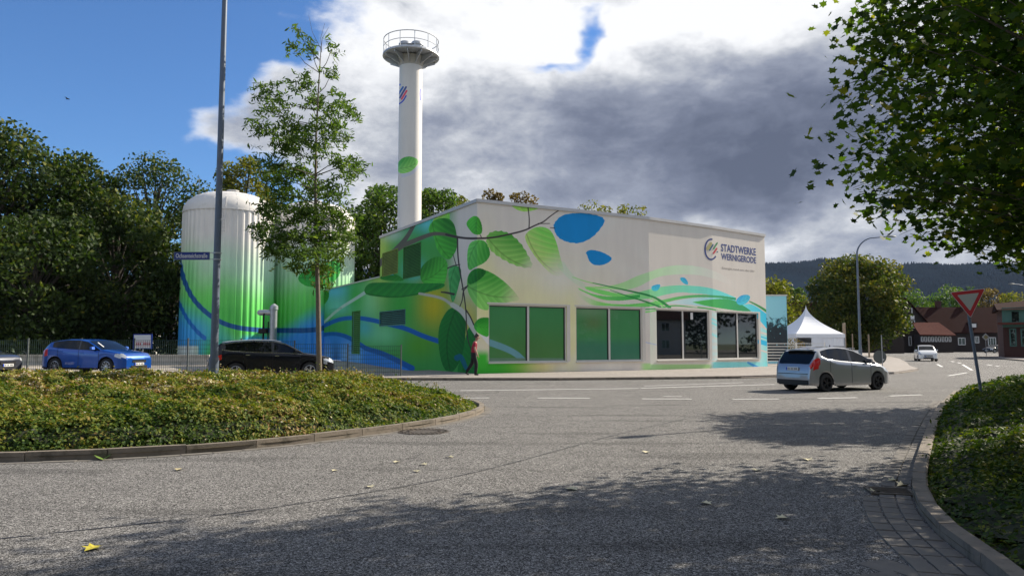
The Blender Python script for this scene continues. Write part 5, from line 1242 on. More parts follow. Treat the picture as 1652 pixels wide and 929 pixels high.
# ------------------------------------------------------------------ blue picture wall, railing, tent
pw = thing('picture_container', (19.0, 58.5, .12), 'tall light blue block with dark machine picture beside the right end of the hall', 'container')
bmat = bpy.data.materials.new('machine_picture'); bmat.use_nodes = True; t = NT(bmat.node_tree); oc = t.node('ShaderNodeTexCoord').outputs['Object']
nz = t.noise(oc, 1.7, 9, .75, 1.5); s_ = t.node('ShaderNodeSeparateXYZ'); t.l.new(oc, s_.inputs[0]); blk = t.node('ShaderNodeTexVoronoi', feature='F1', distance='MANHATTAN'); blk.inputs['Scale'].default_value = 3.4; t.l.new(oc, blk.inputs[0])
low = t.ss(s_.outputs[2], 4.9, 1.6); k_ = t.m('MULTIPLY', t.m('ADD', low, t.m('MULTIPLY', t.m('SUBTRACT', nz, .5), 2.2)), t.ss(blk.outputs['Distance'], .12, .3))
t.l.new(t.ramp(k_, [(.42, (.25, .58, .72)), (.5, (.10, .32, .42)), (.6, (.012, .035, .05)), (1, (.01, .02, .03))]), t.n['Principled BSDF'].inputs['Base Color'])
M['picture'] = bmat; M['lightblue'] = mat('lightblue', (.25, .58, .72), .5)
MB().box((0, 0, 2.55), (3.4, 5, 5.1)).build('body', M['lightblue'], pw); MB().box((0, -2.51, 2.6), (3.34, .02, 4.7)).build('picture_panel', M['picture'], pw); MB().box((0, 0, 5.15), (3.5, 5.1, .1)).build('top_edge', M['coping'], pw)
g = thing('white_railing', (17.6, 51.5, .12), 'white horizontal rail fence between the hall end and the picture block', 'railing')
M['whiterail'] = mat('whiterail', (.74, .74, .72), .5)
for k in range(8): MB().box((1.0, 0, .12 + k * .2), (2.0, .05, .05)).build('rail', M['whiterail'], g)
for x in (-.02, 2.02): MB().box((x, 0, .8), (.07, .07, 1.62)).build('post', M['whiterail'], g)
g2 = copy_tree(g, (19.85, 52.0, .12), radians(4), 'white horizontal rail fence further right, in front of the white tent')
g['group'] = g2['group'] = 'white rail fences'
tp = AT(1302, 560, 74); tn = thing('pagoda_tent', (tp.x, 74, .12), 'white pagoda tent with pointed roof in front of the big linden', 'tent', rz=radians(8))
b = MB(); ns = 10; a = 2.5
for s in range(4):
    for i in range(ns):
        def rg(t): k = (1 - t) ** 1.9 * .97 + .03 * (1 - t); return a * k, 2.45 + (5.35 - 2.45) * t
        r0, zA = rg(i / ns); r1, zB = rg((i + 1) / ns); R = Matrix.Rotation(s * pi / 2, 3, 'Z'); m_ = 4
        for j in range(m_):
            f0, f1 = -1 + 2 * j / m_, -1 + 2 * (j + 1) / m_; sg = lambda f, r, z, tt: Vector((f * r, -r, z - .10 * (1 - f * f) * (1 - tt) * .6))
            b.add([R @ sg(f0, r0, zA, i / ns), R @ sg(f1, r0, zA, i / ns), R @ sg(f1, r1, zB, (i + 1) / ns), R @ sg(f0, r1, zB, (i + 1) / ns)], [(0, 1, 2, 3)])
bm_o = b.build('roof', M['tent'], tn, smooth=True)
b = MB()
for s in range(4): R = Matrix.Rotation(s * pi / 2, 3, 'Z'); b.add([R @ Vector((x, -2.53, z)) for x, z in ((-2.53, 2.1), (2.53, 2.1), (2.53, 2.47), (-2.53, 2.47))], [(0, 1, 2, 3)])
b.build('valance', M['tent'], tn)
for s in range(4):
    R = Matrix.Rotation(s * pi / 2, 3, 'Z')
    if s == 0:
        vs = [];
        MB().add([R @ Vector((x, -2.48 + .05 * ((i % 2) - .5), z)) for i, x in enumerate(np.linspace(.2, 2.45, 14)) for z in (0, 2.15)], [(2 * i, 2 * i + 2, 2 * i + 3, 2 * i + 1) for i in range(13)]).build('side_curtain', M['tent'], tn)
        MB().box((-.5, -2.47, 1.15), (.75, .02, 1.9)).build('clear_window', M['tentclear'], tn)
        MB().add([(-.95, -2.49, 0), (.2, -2.49, 0), (.2, -2.49, 2.15), (-.95, -2.49, 2.15)], [(0, 1, 2, 3)]).build('side_curtain', M['tent'], tn)
    else: MB().add([R @ Vector(p) for p in ((-2.45, -2.48, 0), (2.45, -2.48, 0), (2.45, -2.48, 2.15), (-2.45, -2.48, 2.15))], [(0, 1, 2, 3)]).build('side_curtain', M['tent'], tn)
for x in (-2.48, 2.48):
    for y in (-2.48, 2.48): MB().box((x, y, 1.1), (.09, .09, 2.2)).build('pole', M['galv'], tn)

# ------------------------------------------------------------------ street furniture
def lamp(u, D, head_dx, hgt, label, base_r=.1, arm=2.2, sgn=1, name='street_lamp', z0=0.0, xb=None, adir=None):
    x = xb if xb is not None else AT(u, 555, D).x; root = thing(name, (x, D, z0), label, 'street lamp', 'street lamps')
    ad = Vector(adir) if adir else Vector((sgn, 0, 0)); hp = hgt - arm * .55
    MB().tube([(0, 0, -.1), (0, 0, 1.2)], [base_r * 1.25, base_r * 1.22], 14).build('pole_base', M['poleblue'], root, smooth=True)
    pts = [Vector((0, 0, 1.2)), Vector((0, 0, hp * .5)), Vector((0, 0, hp))]; rs = [base_r, base_r * .82, base_r * .68]
    for i in range(1, 9):
        t = i / 8; a = t * radians(72); pts.append(Vector((0, 0, hp)) + ad * (1 - cos(a)) * arm * .62 + UP * sin(a) * arm * .55); rs.append(base_r * (.68 - .3 * t))
    e = pts[-1]; pts.append(e + ad * arm * .5 + UP * .12); rs.append(base_r * .36)
    MB().tube(pts, rs, 12).build('pole', M['poleblue'], root, smooth=True)
    h = pts[-1]; R = Matrix((ad, UP.cross(ad), UP)).transposed() if True else None; b = MB()
    prof = [(0, .05, .05), (.12, .12, .08), (.45, .17, .1), (.75, .12, .07), (.85, .03, .02)]; k0 = 0; vv_ = []
    for (l, wy, hz_) in prof:
        for j in range(10): t = 2 * pi * j / 10; vv_.append(h + ad * l + (UP.cross(ad)) * wy * cos(t) + UP * (hz_ * sin(t) * (1 if sin(t) > 0 else .5)))
    b.add(vv_, [(i * 10 + j, i * 10 + (j + 1) % 10, (i + 1) * 10 + (j + 1) % 10, (i + 1) * 10 + j) for i in range(4) for j in range(10)]); b.build('lamp_head', M['signback'], root, smooth=True)
    b = MB().box(h + ad * .45 - UP * .05, (.5, .22, .03), math.atan2(ad.y, ad.x)); b.build('lens', M['clearlens'], root)
    return root
D = 22.2; xL = AT(343, 600, D)
lampL = lamp(343, D, 0, 12.75, 'tall street lamp in the left island carrying the blue street name sign', .115, 1.1, z0=Hf(xL.x, D), xb=AT(346, 555, D).x)
lamp(1387, 60, 0, 10.25, 'slim street lamp with arm curving right, beside the linden and tent', .11, 2.6, xb=AT(1387.5, 555, 60).x)
lamp(0, 21.75, 0, 9.9, 'street lamp outside the right edge whose long shadow crosses the junction', .1, 1.6, xb=16.4, adir=(-.86, -.5, 0))
lamp(1660, 100, 0, 9.6, 'distant street lamp whose head shows at the right edge under the maple', .1, 1.8, sgn=-1, xb=AT(1662, 555, 100).x)
# street name sign on the left lamp
D = 22.1; a, c = AT(280.5, 419.2, D), AT(338, 418.6, D); top = AT(280.5, 406.6, D).z
sn = thing('street_name_sign', (a.x, D, a.z), 'blue street name plate reading Ochsenteichstraße on the left lamp post', 'sign')
w_ = c.x - a.x; h_ = top - a.z
MB().box((w_ / 2, 0, h_ / 2), (w_, .03, h_)).build('plate', M['signblue'], sn)
b = MB()
for (x0, x1, z0_, z1_) in ((0, w_, 0, .018), (0, w_, h_ - .018, h_), (0, .018, .018, h_ - .018), (w_ - .018, w_, .018, h_ - .018)): b.box(((x0 + x1) / 2, -.0165, (z0_ + z1_) / 2), (x1 - x0, .004, z1_ - z0_))
b.build('border', M['poleblue'], sn)
text_mesh('Ochsenteichstraße', (a.x + .06, D - .0155, a.z + h_ * .24), (1, 0, 0), (0, 0, 1), w_ - .12, h_ * .56, M['signwhite'], sn, 'lettering', .008)
MB().box((w_ + .07, .02, .02), (.22, .02, .02)).box((w_ + .07, .02, h_ - .02), (.22, .02, .02)).build('bracket', M['galv'], sn)
MB().tube([(lampL.location.x - sn.location.x, .1, .0), (lampL.location.x - sn.location.x, .1, .04)], .125, 14).tube([(lampL.location.x - sn.location.x, .1, h_ - .04), (lampL.location.x - sn.location.x, .1, h_)], .125, 14).build('clamp', M['galv'], sn)
# give way sign
D = 19.0; pb = G(1580, 656); yl = thing('give_way_sign', (pb.x, D, 0), 'red-bordered white triangular give way sign on a leaning pole above the right hedge', 'traffic sign')
tl, tr_, bt = AT(1531, 471.5, D), AT(1589.5, 465, D), AT(1565.5, 513.5, D); off = Vector((pb.x, D, 0)); ctr = (tl + tr_ + bt) / 3
def tri(k, y, nm, m_, th=.004, rnd=.0):
    P_ = [ctr + (p - ctr) * k for p in (tl, tr_, bt)]; Q = []
    for i in range(3):
        p, q, r = P_[i - 1], P_[i], P_[(i + 1) % 3]; Q += [q + (p - q) * .045, q + ((p - q) + (r - q)) * .012, q + (r - q) * .045]
    vs = [Vector((p.x, D + y, p.z)) - off for p in Q]; n_ = len(vs); MB().add([v_ + Vector((0, -th, 0)) for v_ in vs] + vs, [tuple(range(n_)), tuple(range(n_, 2 * n_))[::-1]] + [(i, (i + 1) % n_, n_ + (i + 1) % n_, n_ + i) for i in range(n_)]).build(nm, m_, yl)
tri(1.0, 0, 'panel', M['signback'], .012); tri(.985, -.0135, 'white_edge', M['signwhite'], .002); tri(.945, -.017, 'red_border', M['signred'], .002); tri(.60, -.0205, 'white_field', M['yieldwhite'], .002)
MB().tube([Vector((0, .05, -.1)), Vector((bt.x - pb.x, .05, bt.z)), Vector((ctr.x - pb.x - .02, .05, tr_.z + .03))], .038, 10).build('pole', M['poleblue'], yl, smooth=True)
# low round sign seen from behind
q = G(1424, 598, .0); rs_ = thing('round_sign', (q.x, q.y, .05), 'small dark round road sign seen from behind on the pavement corner', 'traffic sign'); Mx = Matrix.Rotation(pi / 2, 3, 'X')
MB().lathe([(.001, 0), (.40, 0), (.40, .02), (.001, .02)], 28, (-.12, .05, .78), Mx).build('disc', M['signback'], rs_); MB().tube([(0, 0, -.1), (0, 0, 2.1)], .03, 8).build('pole', M['galv'], rs_); MB().box((.05, -.0, .62), (.10, .03, .07)).build('sticker', M['signwhite'], rs_)
# diamond sign
q = AT(1590, 543.5, 92); ds = thing('priority_road_sign', (q.x, 92, .1), 'pale diamond-shaped road sign by the corner of the brick house', 'traffic sign'); R45 = Matrix.Rotation(pi / 4, 3, 'Y')
MB().box((0, -.03, q.z - .1), (.66, .02, .66), M=R45).build('panel', M['signwhite'], ds); MB().box((0, -.045, q.z - .1), (.42, .01, .42), M=R45).build('yellow_field', mat('signyellow', (.5, .45, .2), .5), ds); MB().tube([(0, 0, -.1), (0, 0, q.z + .2)], .035, 6).build('pole', M['galv'], ds)
# notice board behind the blue car
q = AT(230, 555, 36.6); nb = thing('notice_board', (q.x, 36.6, .28), 'white notice board with blue rim and red lettering behind the blue car', 'sign')
MB().box((0, 0, 1.45), (.92, .05, .74)).build('frame', M['signblue'], nb); MB().box((0, -.028, 1.45), (.82, .012, .64)).build('face', M['signwhite'], nb)
b = MB(); [b.box((-.36 + .09 * i, -.036, 1.33), (.06, .006, .1)) for i in range(4)]; [b.box((.09 + .09 * i, -.036, 1.33), (.06, .006, .1)) for i in range(4)]; b.box((0, -.036, 1.43), (.78, .006, .015)).box((0, -.036, 1.24), (.78, .006, .015)); b.build('lettering', M['logored'], nb)
MB().tube([(0, .04, -.1), (0, .04, 1.6)], .03, 8).build('post', M['galv'], nb)

# wire mesh fence behind the cars
DF = 35.0; x1 = -5.2; NP = 12; W25 = 2.5
fz = lambda x: Hf(x, DF)
fn = thing('wire_mesh_fence', (x1, DF, 0), 'dark wire mesh fence with thin posts behind the parked cars', 'fence')
pan = None
for k in range(NP + 1):
    x = -k * W25; zb_ = Hf(x1 + x, DF); MB().box((x, 0, zb_ + .78), (.06, .06, 1.6)).build('post', M['signback'], fn)
for k in range(NP):
    zb_ = (Hf(x1 - k * W25, DF) + Hf(x1 - (k + 1) * W25, DF)) / 2
    if pan is None:
        b = MB()
        for j in range(1, 25): b.box((-j * .1, -.02, .78), (.011, .011, 1.42))
        for j in range(8): b.box((-1.25, -.028, .08 + j * .2), (2.44, .012, .014))
        o = b.build('wire_panel', M['fencewire'], fn); pan = o
    else: o = link('wire_panel', pan.data, fn)
    o.location = (-k * W25, 0, zb_)
lw = thing('low_wall', (-34, 47, .28), 'low pale concrete wall running behind the fence at the left', 'wall'); MB().box((0, 0, .3), (30, .25, .6)).build('wall_body', M['concrete'], lw); MB().box((0, 0, .63), (30, .32, .06)).build('cap', M['concrete'], lw)
# red roofed sheds glimpsed through the wood
sh = thing('red_roofed_house', (-52, 92, .2), 'small red tiled roof glimpsed through the dark wood on the left', 'house'); MB().box((0, 0, 2.2), (14, 7, 4.4)).build('wall', M['cream'], sh); MB().add([(-7.3, -3.8, 4.3), (7.3, -3.8, 4.3), (7.3, 3.8, 4.3), (-7.3, 3.8, 4.3), (-7.3, 0, 7.2), (7.3, 0, 7.2)], [(0, 1, 5, 4), (2, 3, 4, 5), (0, 4, 3), (1, 2, 5)]).build('roof', M['redtile'], sh)

# manhole and drain grate
q = G(683.5, 696); mh = thing('manhole_cover', (q.x, q.y, .0), 'round cast iron manhole cover in the asphalt by the island kerb', 'manhole cover')
MB().lathe([(.47, .001), (.47, .010), (.36, .010), (.36, .003)], 48).build('frame', M['iron'], mh); MB().lathe([(.345, .002), (.345, .011), (.23, .011), (.23, .007), (.001, .007)], 48).build('lid', M['iron'], mh)
b = MB(); [b.box((.29 * cos(2 * pi * i / 20), .29 * sin(2 * pi * i / 20), .011), (.06, .03, .012), 2 * pi * i / 20) for i in range(20)]; [b.box((.41 * cos(2 * pi * i / 30), .41 * sin(2 * pi * i / 30), .012), (.05, .03, .010), 2 * pi * i / 30) for i in range(30)]; b.build('ribs', M['iron'], mh)
q = grate_c; dg_ = thing('drain_grate', (q.x, q.y, .0), 'rectangular iron drain grate in the gutter of the right kerb', 'drain grate', rz=radians(-14))
M['void'] = mat('void', (.004, .004, .004), 1)
MB().box((0, 0, .002), (.42, .36, .006)).build('pit', M['void'], dg_); b = MB(); [b.box((0, y, .01), (.44, .035, .03)) for y in (-.18, .18)]; [b.box((x, 0, .0105), (.035, .40, .029)) for x in (-.21, .21)]; b.build('frame', M['iron'], dg_)
for i in range(6): MB().box((0, -.128 + i * .051, .012), (.385, .013, .022)).build('bar', M['iron'], dg_)

# ------------------------------------------------------------------ cars
def car(name, label, loc, rz, paint, L, Wd, Hh, wb, xf, wr, top, belt, tumble, doors, glass, rim='rim', kind='hatch', group=None, chrome_line=False, glass_roof=False, plate=True, clear=.2, tlx=.42, z_tl=(.8, 1.05), z_hl=(.6, .78), spokes=5, roofrail=False):
    """x forward. top: [(x,z)...] front->rear silhouette; belt: [(x,z)...]; glass=(cowl, roof_front, roof_rear, rear_glass_bottom)"""
    root = thing(name, loc, label, 'car', group, rz)
    top = sorted(top); belt = sorted(belt); tx, tz = zip(*top); bx_, bz = zip(*belt)
    xa = [xf, xf - wb]; Ra = wr + .055; hw = Wd / 2
    xs_ = set(np.round(np.linspace(-L / 2, L / 2, 64), 4)) | {round(x, 4) for x, _ in top} | {round(g_, 4) for g_ in glass}
    for c_ in xa:
        for k in range(-6, 7): xs_.add(round(c_ + Ra * sin(k / 6 * pi / 2), 4))
    for a_ in doors: xs_.add(round(a_, 4))
    xs_ = sorted(xs_); xs2 = [xs_[0]]
    for x in xs_[1:]:
        if x - xs2[-1] > .006: xs2.append(x)
    xs_ = xs2
    cowl, rfr, rre, rgb = glass
    def sec(x):
        zt_ = np.interp(x, tx, tz); zbel = min(np.interp(x, bx_, bz), zt_ - .012)
        e = abs(x) / (L / 2); f_ = 1 - (.055 if x > 0 else .035) * e ** 2 - (.16 if x > 0 else .12) * max(0, (e - .82) / .18) ** 2.2; w__ = hw * f_
        zb0 = clear + (.05 * max(0, (e - .85) / .15))
        for c_ in xa:
            if abs(x - c_) < Ra: zb0 = max(zb0, wr + sqrt(max(0, Ra * Ra - (x - c_) ** 2)))
        zb0 = min(zb0, zbel - .08)
        ze = max(zbel + .004, zt_ - .055); wt = max(.25, (w__ - .05) - tumble * max(0, ze - zbel)); h = zbel - zb0
        hood = ze - zbel < .06
        R_ = [(w__ - .035, zb0), (w__ - .002, zb0 + .10 * h), (w__, zb0 + .35 * h), (w__ - .004, zb0 + .62 * h), (w__ + .004, zb0 + .82 * h), (w__ - .012, zb0 + .95 * h), (w__ - .045, zbel), (wt, ze), (wt - .05, min(zt_ - .002, ze + .03)), (wt * .72, zt_ - .010), (wt * .38, zt_ - .002), (0, zt_)]
        return R_
    secs = [sec(x) for x in xs_]; nr = len(secs[0]); V = []
    for x, s_ in zip(xs_, secs):
        for (y, z) in s_: V.append((x, y, z))
    nV = len(V); V += [(x, -y, z) for x, y, z in V]
    parts = {}
    def put(nm, f): parts.setdefault(nm, []).append(f)
    dz_ = sorted(doors)
    for i in range(len(xs_) - 1):
        xm = (xs_[i] + xs_[i + 1]) / 2; zt_ = np.interp(xm, tx, tz); zbel = min(np.interp(xm, bx_, bz), zt_ - .012)
        for r in range(nr - 1):
            zc = (secs[i][r][1] + secs[i][r + 1][1] + secs[i + 1][r][1] + secs[i + 1][r + 1][1]) / 4; nm = 'body'
            if r == 6 and rgb < xm < cowl + .02 and zt_ - zbel > .10:
                nm = 'side_window'
                for p_ in doors[1:-1]:
                    if abs(xm - p_) < .05: nm = 'pillar'
                if xm < rre + .10 and kind != 'wagonq' and xm < doors[-1] - .32: nm = 'body'
            elif r >= 8 and rfr < xm < cowl: nm = 'windscreen'
            elif r >= 8 and rgb < xm < rre: nm = 'rear_window'
            elif r in (0,) : nm = 'sill'
            elif r < 6 and doors[-1] < xm < doors[0] : nm = 'door0' if xm > doors[1] else 'door1'
            if nm == 'body' and r in (3, 4, 5) and xm < -L / 2 + tlx and z_tl[0] < zc < z_tl[1]: nm = 'tail_light'
            if nm == 'body' and 2 <= r <= 7 and xm > L / 2 - .48 and z_hl[0] < zc < z_hl[1] and secs[i][r][0] > hw * .5: nm = 'headlight'
            for sd, o_ in ((0, 0), (1, nV)):
                a = i * nr + r + o_; q_ = (a, a + nr, a + nr + 1, a + 1); put((nm, sd if nm not in ('windscreen', 'rear_window', 'body', 'sill') else 0), q_ if sd else q_[::-1])
    for end in (0, len(xs_) - 1):
        for r in range(nr - 2):
            a = end * nr + r; q_ = (a, a + 1, a + 1 + nV, a + nV); put(('body', 0), q_ if end == 0 else q_[::-1])
    mm = {'body': paint, 'door0': paint, 'door1': paint, 'side_window': M['carglass'], 'pillar': M['blackgloss'], 'windscreen': M['carglass'], 'rear_window': M['carglass'], 'sill': M['black'] if kind == 'suv' else paint, 'tail_light': M['redlens'], 'headlight': M['clearlens']}
    nn = {'door0': 'door', 'door1': 'door', 'sill': 'sill'}
    for (nm, sd), fs_ in sorted(parts.items()):
        us = sorted({i for f in fs_ for i in f}); mp_ = {k: i for i, k in enumerate(us)}; me = bpy.data.meshes.new(nn.get(nm, nm)); me.from_pydata([V[k] for k in us], [], [tuple(mp_[k] for k in f) for f in fs_])
        bm = bmesh.new(); bm.from_mesh(me); bmesh.ops.remove_doubles(bm, verts=bm.verts, dist=.0008); bm.to_mesh(me); bm.free()
        me.materials.append(mm[nm]); me.polygons.foreach_set('use_smooth', [True] * len(me.polygons)); me.set_sharp_from_angle(angle=radians(50)); po = link(nn.get(nm, nm), me, root)
        if nm.startswith('door'):
            xd = (doors[0] + doors[1]) / 2 if nm == 'door0' else (doors[1] + doors[-1]) / 2; hx_ = (doors[1] if nm == 'door0' else doors[-1]) + .16; z_ = np.interp(hx_, bx_, bz) - .12; y_ = hw * (1 - .05 * (abs(hx_) / (L / 2)) ** 2) + .012
            MB().box((hx_, (1 if sd == 0 else -1) * y_, z_), (.16, .035, .03)).build('handle', paint if not chrome_line else M['chrome'], po)
    # shut lines
    b = MB()
    for sd in (1, -1):
        for xd in doors:
            s_ = sec(xd); pts = [(xd, sd * (y + .003), z) for y, z in s_[1:7]]; b.tube(pts, .006, 4, cap=False)
    b.build('shut_lines', M['black'], root)
    if chrome_line:
        b = MB()
        for sd in (1, -1):
            xr = [x for x in xs_ if rgb + .25 < x < cowl - .1]; b.tube([(x, sd * (sec(x)[6][0] + .008), sec(x)[6][1] + .004) for x in xr], .011, 4); b.tube([(x, sd * (sec(x)[7][0] + .006), sec(x)[7][1] - .004) for x in xr], .011, 4)
        b.build('chrome_trim', M['chrome'], root)
    if roofrail:
        b = MB()
        for sd in (1, -1):
            xr = np.linspace(rre + .1, rfr - .1, 8); b.tube([(x, sd * (sec(x)[8][0]), sec(x)[8][1] + .035) for x in xr], .015, 5)
        b.build('roof_rail', M['chrome'] if chrome_line else M['black'], root)
    # dark inner body / wheel wells
    MB().box((0, 0, clear + .27), (L - .5, Wd - .42, .5)).build('underbody', M['black'], root)
    # wheels
    for c_ in xa:
        for sd in (1, -1):
            R = Matrix.Rotation(-sd * pi / 2, 3, 'X'); cpos = Vector((c_, sd * (hw - .115), wr)); w2 = .11
            ty = MB().lathe([(wr * .66, -w2), (wr * .93, -w2), (wr, -w2 * .7), (wr, w2 * .7), (wr * .93, w2), (wr * .68, w2), (wr * .64, w2 * .6)], 28, cpos, R).build('wheel', M['rubber'], root, smooth=True)
            rm = MB().lathe([(wr * .66, w2 * .7), (wr * .60, w2 * .3), (.02, w2 * .15)], 24, cpos, R, mi=1)
            for k in range(spokes):
                for dth in ((-.16, .16) if spokes == 5 else (0,)):
                    t = 2 * pi * k / spokes + dth; t2 = 2 * pi * k / spokes + dth * .35; p_, q_ = R @ Vector((.05 * cos(t2), .05 * sin(t2), w2 * .75)), R @ Vector((wr * .64 * cos(t), wr * .64 * sin(t), w2 * .85)); rm.bar(cpos + p_, cpos + q_, .028, .03, up=R @ Vector((0, 0, 1)))
            rm.lathe([(wr * .68, w2 * .9), (wr * .62, w2 * .95), (wr * .62, w2 * .6)], 24, cpos, R).lathe([(.01, w2 * .95), (.06, w2 * .9), (.06, w2 * .3)], 12, cpos, R)
            rm.build('rim', [M[rim], M['black']], ty)
    # mirrors
    zc_ = np.interp(cowl - .35, bx_, bz) + .10
    for sd in (1, -1):
        xm_ = cowl - .42; ym = sd * (hw + .04); b = MB(); P_ = [(-.04, -.10, -.06), (.07, -.08, -.05), (.07, .08, -.045), (-.04, .10, -.05), (-.05, -.10, .07), (.04, -.08, .075), (.04, .07, .06), (-.05, .09, .06)]
        b.add([(xm_ + p[0], ym + p[1] * sd, zc_ + p[2]) for p in P_], [(0, 1, 2, 3), (4, 5, 6, 7), (0, 1, 5, 4), (1, 2, 6, 5), (2, 3, 7, 6), (3, 0, 4, 7)]).bar((xm_, sd * (hw - .1), zc_ - .05), (xm_, ym, zc_ - .03), .05, .03); b.build('wing_mirror', paint, root)
    # front and rear faces
    zf = np.interp(L / 2, tx, tz); fe = L / 2
    MB().box((fe - .005, 0, zf - .08), (.05, Wd * .42, .11)).box((fe - .005, 0, clear + .12), (.05, Wd * .5, .11)).build('grille', M['black'], root)
    MB().box((fe + .018, 0, zf - .03), (.02, Wd * .40, .018)).build('grille_trim', M['chrome'], root)
    MB().box((-fe + .02, 0, clear + .09), (.07, Wd * .72, .13)).build('rear_diffuser', M['black'], root)
    if plate:
        for s_, z_, x_ in ((1, clear + .24, fe + .02), (-1, np.interp(-fe + .10, tx, tz) - .20 if kind == 'hatch' else .78, -fe - .012)):
            pl_ = MB().box((x_, 0, z_), (.012, .52, .11)).build('number_plate', M['plate'], root); xx = x_ + s_ * .0075
            MB().box((xx, s_ * -.235, z_), (.004, .05, .10)).build('blue_band', M['eublue'], pl_)
            b = MB(); [b.box((xx, s_ * (-.17 + k * .052), z_), (.004, .028, .065)) for k in (0, 1, 2.6, 3.6, 5.2, 6.2, 7.2)]; b.build('characters', M['black'], pl_)
    return root, sec

gC = 'cars parked behind the island'
# silver hatchback driving on the junction
jz, sj = car('hatchback_car', 'silver five-door hatchback driving across the junction, seen from behind right', (11.42, 26.55, .0), radians(26), M['silverpaint'], 4.0, 1.70, 1.52, 2.53, 1.22, .30,
    [(2.0, .50), (1.98, .62), (1.90, .72), (1.72, .82), (1.45, .92), (1.2, 1.01), (.95, 1.115), (.55, 1.29), (.18, 1.42), (-.15, 1.49), (-.55, 1.52), (-1.0, 1.50), (-1.4, 1.435), (-1.58, 1.385), (-1.66, 1.32), (-1.79, 1.14), (-1.91, .95), (-1.96, .87), (-1.985, .62), (-2.0, .46)],
    [(2.0, .60), (1.4, .84), (.9, .92), (.2, .97), (-.6, 1.03), (-1.2, 1.10), (-1.5, 1.20), (-2.0, 1.0)], .34, (.86, -.10, -1.12), (1.18, .28, -1.60, -1.92), 'rimdark', 'hatch', z_tl=(.80, 1.13), z_hl=(.62, .86), clear=.19, tlx=.42)
MB().box((-1.65, 0, 1.405), (.2, 1.12, .035)).build('spoiler', M['silverpaint'], jz); MB().box((-1.2, 0, 1.53), (.16, .06, .05)).build('roof_antenna', M['signwhite'], jz)
MB().box((-1.985, 0, .60), (.05, 1.3, .02)).build('bumper_crease', M['black'], jz); MB().box((-2.0, 0, .32), (.05, 1.35, .15)).build('rear_valance', M['black'], jz)
bs, sb = car('compact_suv', 'bright blue compact SUV with multi-spoke wheels parked behind the island', (-18.09, 32.6, Hf(-18, 32)), radians(-15), M['bluepaint'], 4.36, 1.82, 1.53, 2.67, 1.30, .35,
    [(2.18, .66), (2.15, .80), (2.0, .92), (1.6, 1.00), (1.2, 1.06), (.95, 1.10), (.55, 1.30), (.22, 1.45), (-.2, 1.52), (-.8, 1.53), (-1.35, 1.48), (-1.72, 1.40), (-1.95, 1.20), (-2.08, 1.05), (-2.15, .72), (-2.18, .55)],
    [(2.18, .72), (1.6, .94), (1.0, 1.01), (.3, 1.05), (-.6, 1.09), (-1.3, 1.14), (-1.7, 1.20), (-2.18, 1.0)], .30, (.92, -.12, -1.22), (1.05, .20, -1.66, -2.0), 'rim', 'suv', gC, z_tl=(.85, 1.08), z_hl=(.72, .90), spokes=10, clear=.22)
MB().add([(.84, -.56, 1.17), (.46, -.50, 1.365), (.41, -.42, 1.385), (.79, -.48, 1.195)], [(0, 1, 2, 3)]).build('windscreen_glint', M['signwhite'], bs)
es, se = car('estate_car', 'black estate car with chrome window line parked behind the street lamp', (-10.05, 31.2, Hf(-10, 31) - .03), radians(25), M['navypaint'], 4.9, 1.86, 1.62, 2.88, 1.42, .35,
    [(2.45, .66), (2.42, .80), (2.25, .92), (1.8, 1.01), (1.2, 1.10), (.85, 1.30), (.45, 1.50), (.0, 1.60), (-.8, 1.62), (-1.6, 1.56), (-2.0, 1.50), (-2.2, 1.28), (-2.33, 1.08), (-2.40, .75), (-2.45, .55)],
    [(2.45, .72), (1.8, .96), (1.1, 1.04), (.2, 1.09), (-.8, 1.12), (-1.6, 1.17), (-2.0, 1.22), (-2.45, 1.0)], .30, (1.02, -.06, -1.18), (1.25, .38, -1.98, -2.28), 'rim', 'wagon', gC, True, z_tl=(.82, 1.06), z_hl=(.66, .84), roofrail=True, clear=.22)
sc_, ss_ = car('saloon_car', 'silver-nosed dark car cut off by the left edge of the picture', (-22.95, 31.2, Hf(-22, 31)), radians(-10), M['greypaint'], 4.4, 1.8, 1.46, 2.65, 1.3, .33,
    [(2.2, .62), (2.17, .76), (2.0, .86), (1.5, .95), (1.1, 1.02), (.7, 1.22), (.3, 1.40), (-.2, 1.46), (-.9, 1.45), (-1.5, 1.30), (-1.8, 1.08), (-2.1, 1.0), (-2.2, .6)], [(2.2, .70), (1.2, .92), (0, .97), (-1.5, 1.02), (-2.2, .9)], .3, (.9, -.15, -1.2), (1.1, .25, -1.2, -1.85), 'rim', 'hatch', gC, z_hl=(.55, .80))
for i_, (x_, y_, rz_, lb_) in enumerate(((47, 13, 70, 'silver hatchback outside the right edge, seen only mirrored in the hall windows'), (58, 8, 80, 'silver hatchback farther outside the right edge, seen only mirrored in the hall windows'))): copy_tree(jz, (x_, y_, 0), radians(rz_), lb_)
wp = G(1500, 582); wc, sw = car('small_car', 'small white hatchback approaching on the far road, seen from the front', (39.6, 71.5, .0), radians(-112), M['whitepaint'], 3.75, 1.66, 1.5, 2.43, 1.15, .29,
    [(1.87, .60), (1.84, .76), (1.6, .90), (1.2, 1.0), (.95, 1.08), (.5, 1.34), (.2, 1.46), (-.3, 1.50), (-1.0, 1.48), (-1.5, 1.36), (-1.7, 1.1), (-1.83, .8), (-1.87, .5)], [(1.87, .70), (1.2, .90), (0, .96), (-1.5, 1.0), (-1.87, .9)], .3, (.8, -.1, -1.1), (1.1, .25, -1.45, -1.75), 'rim', 'hatch', z_hl=(.60, .88))
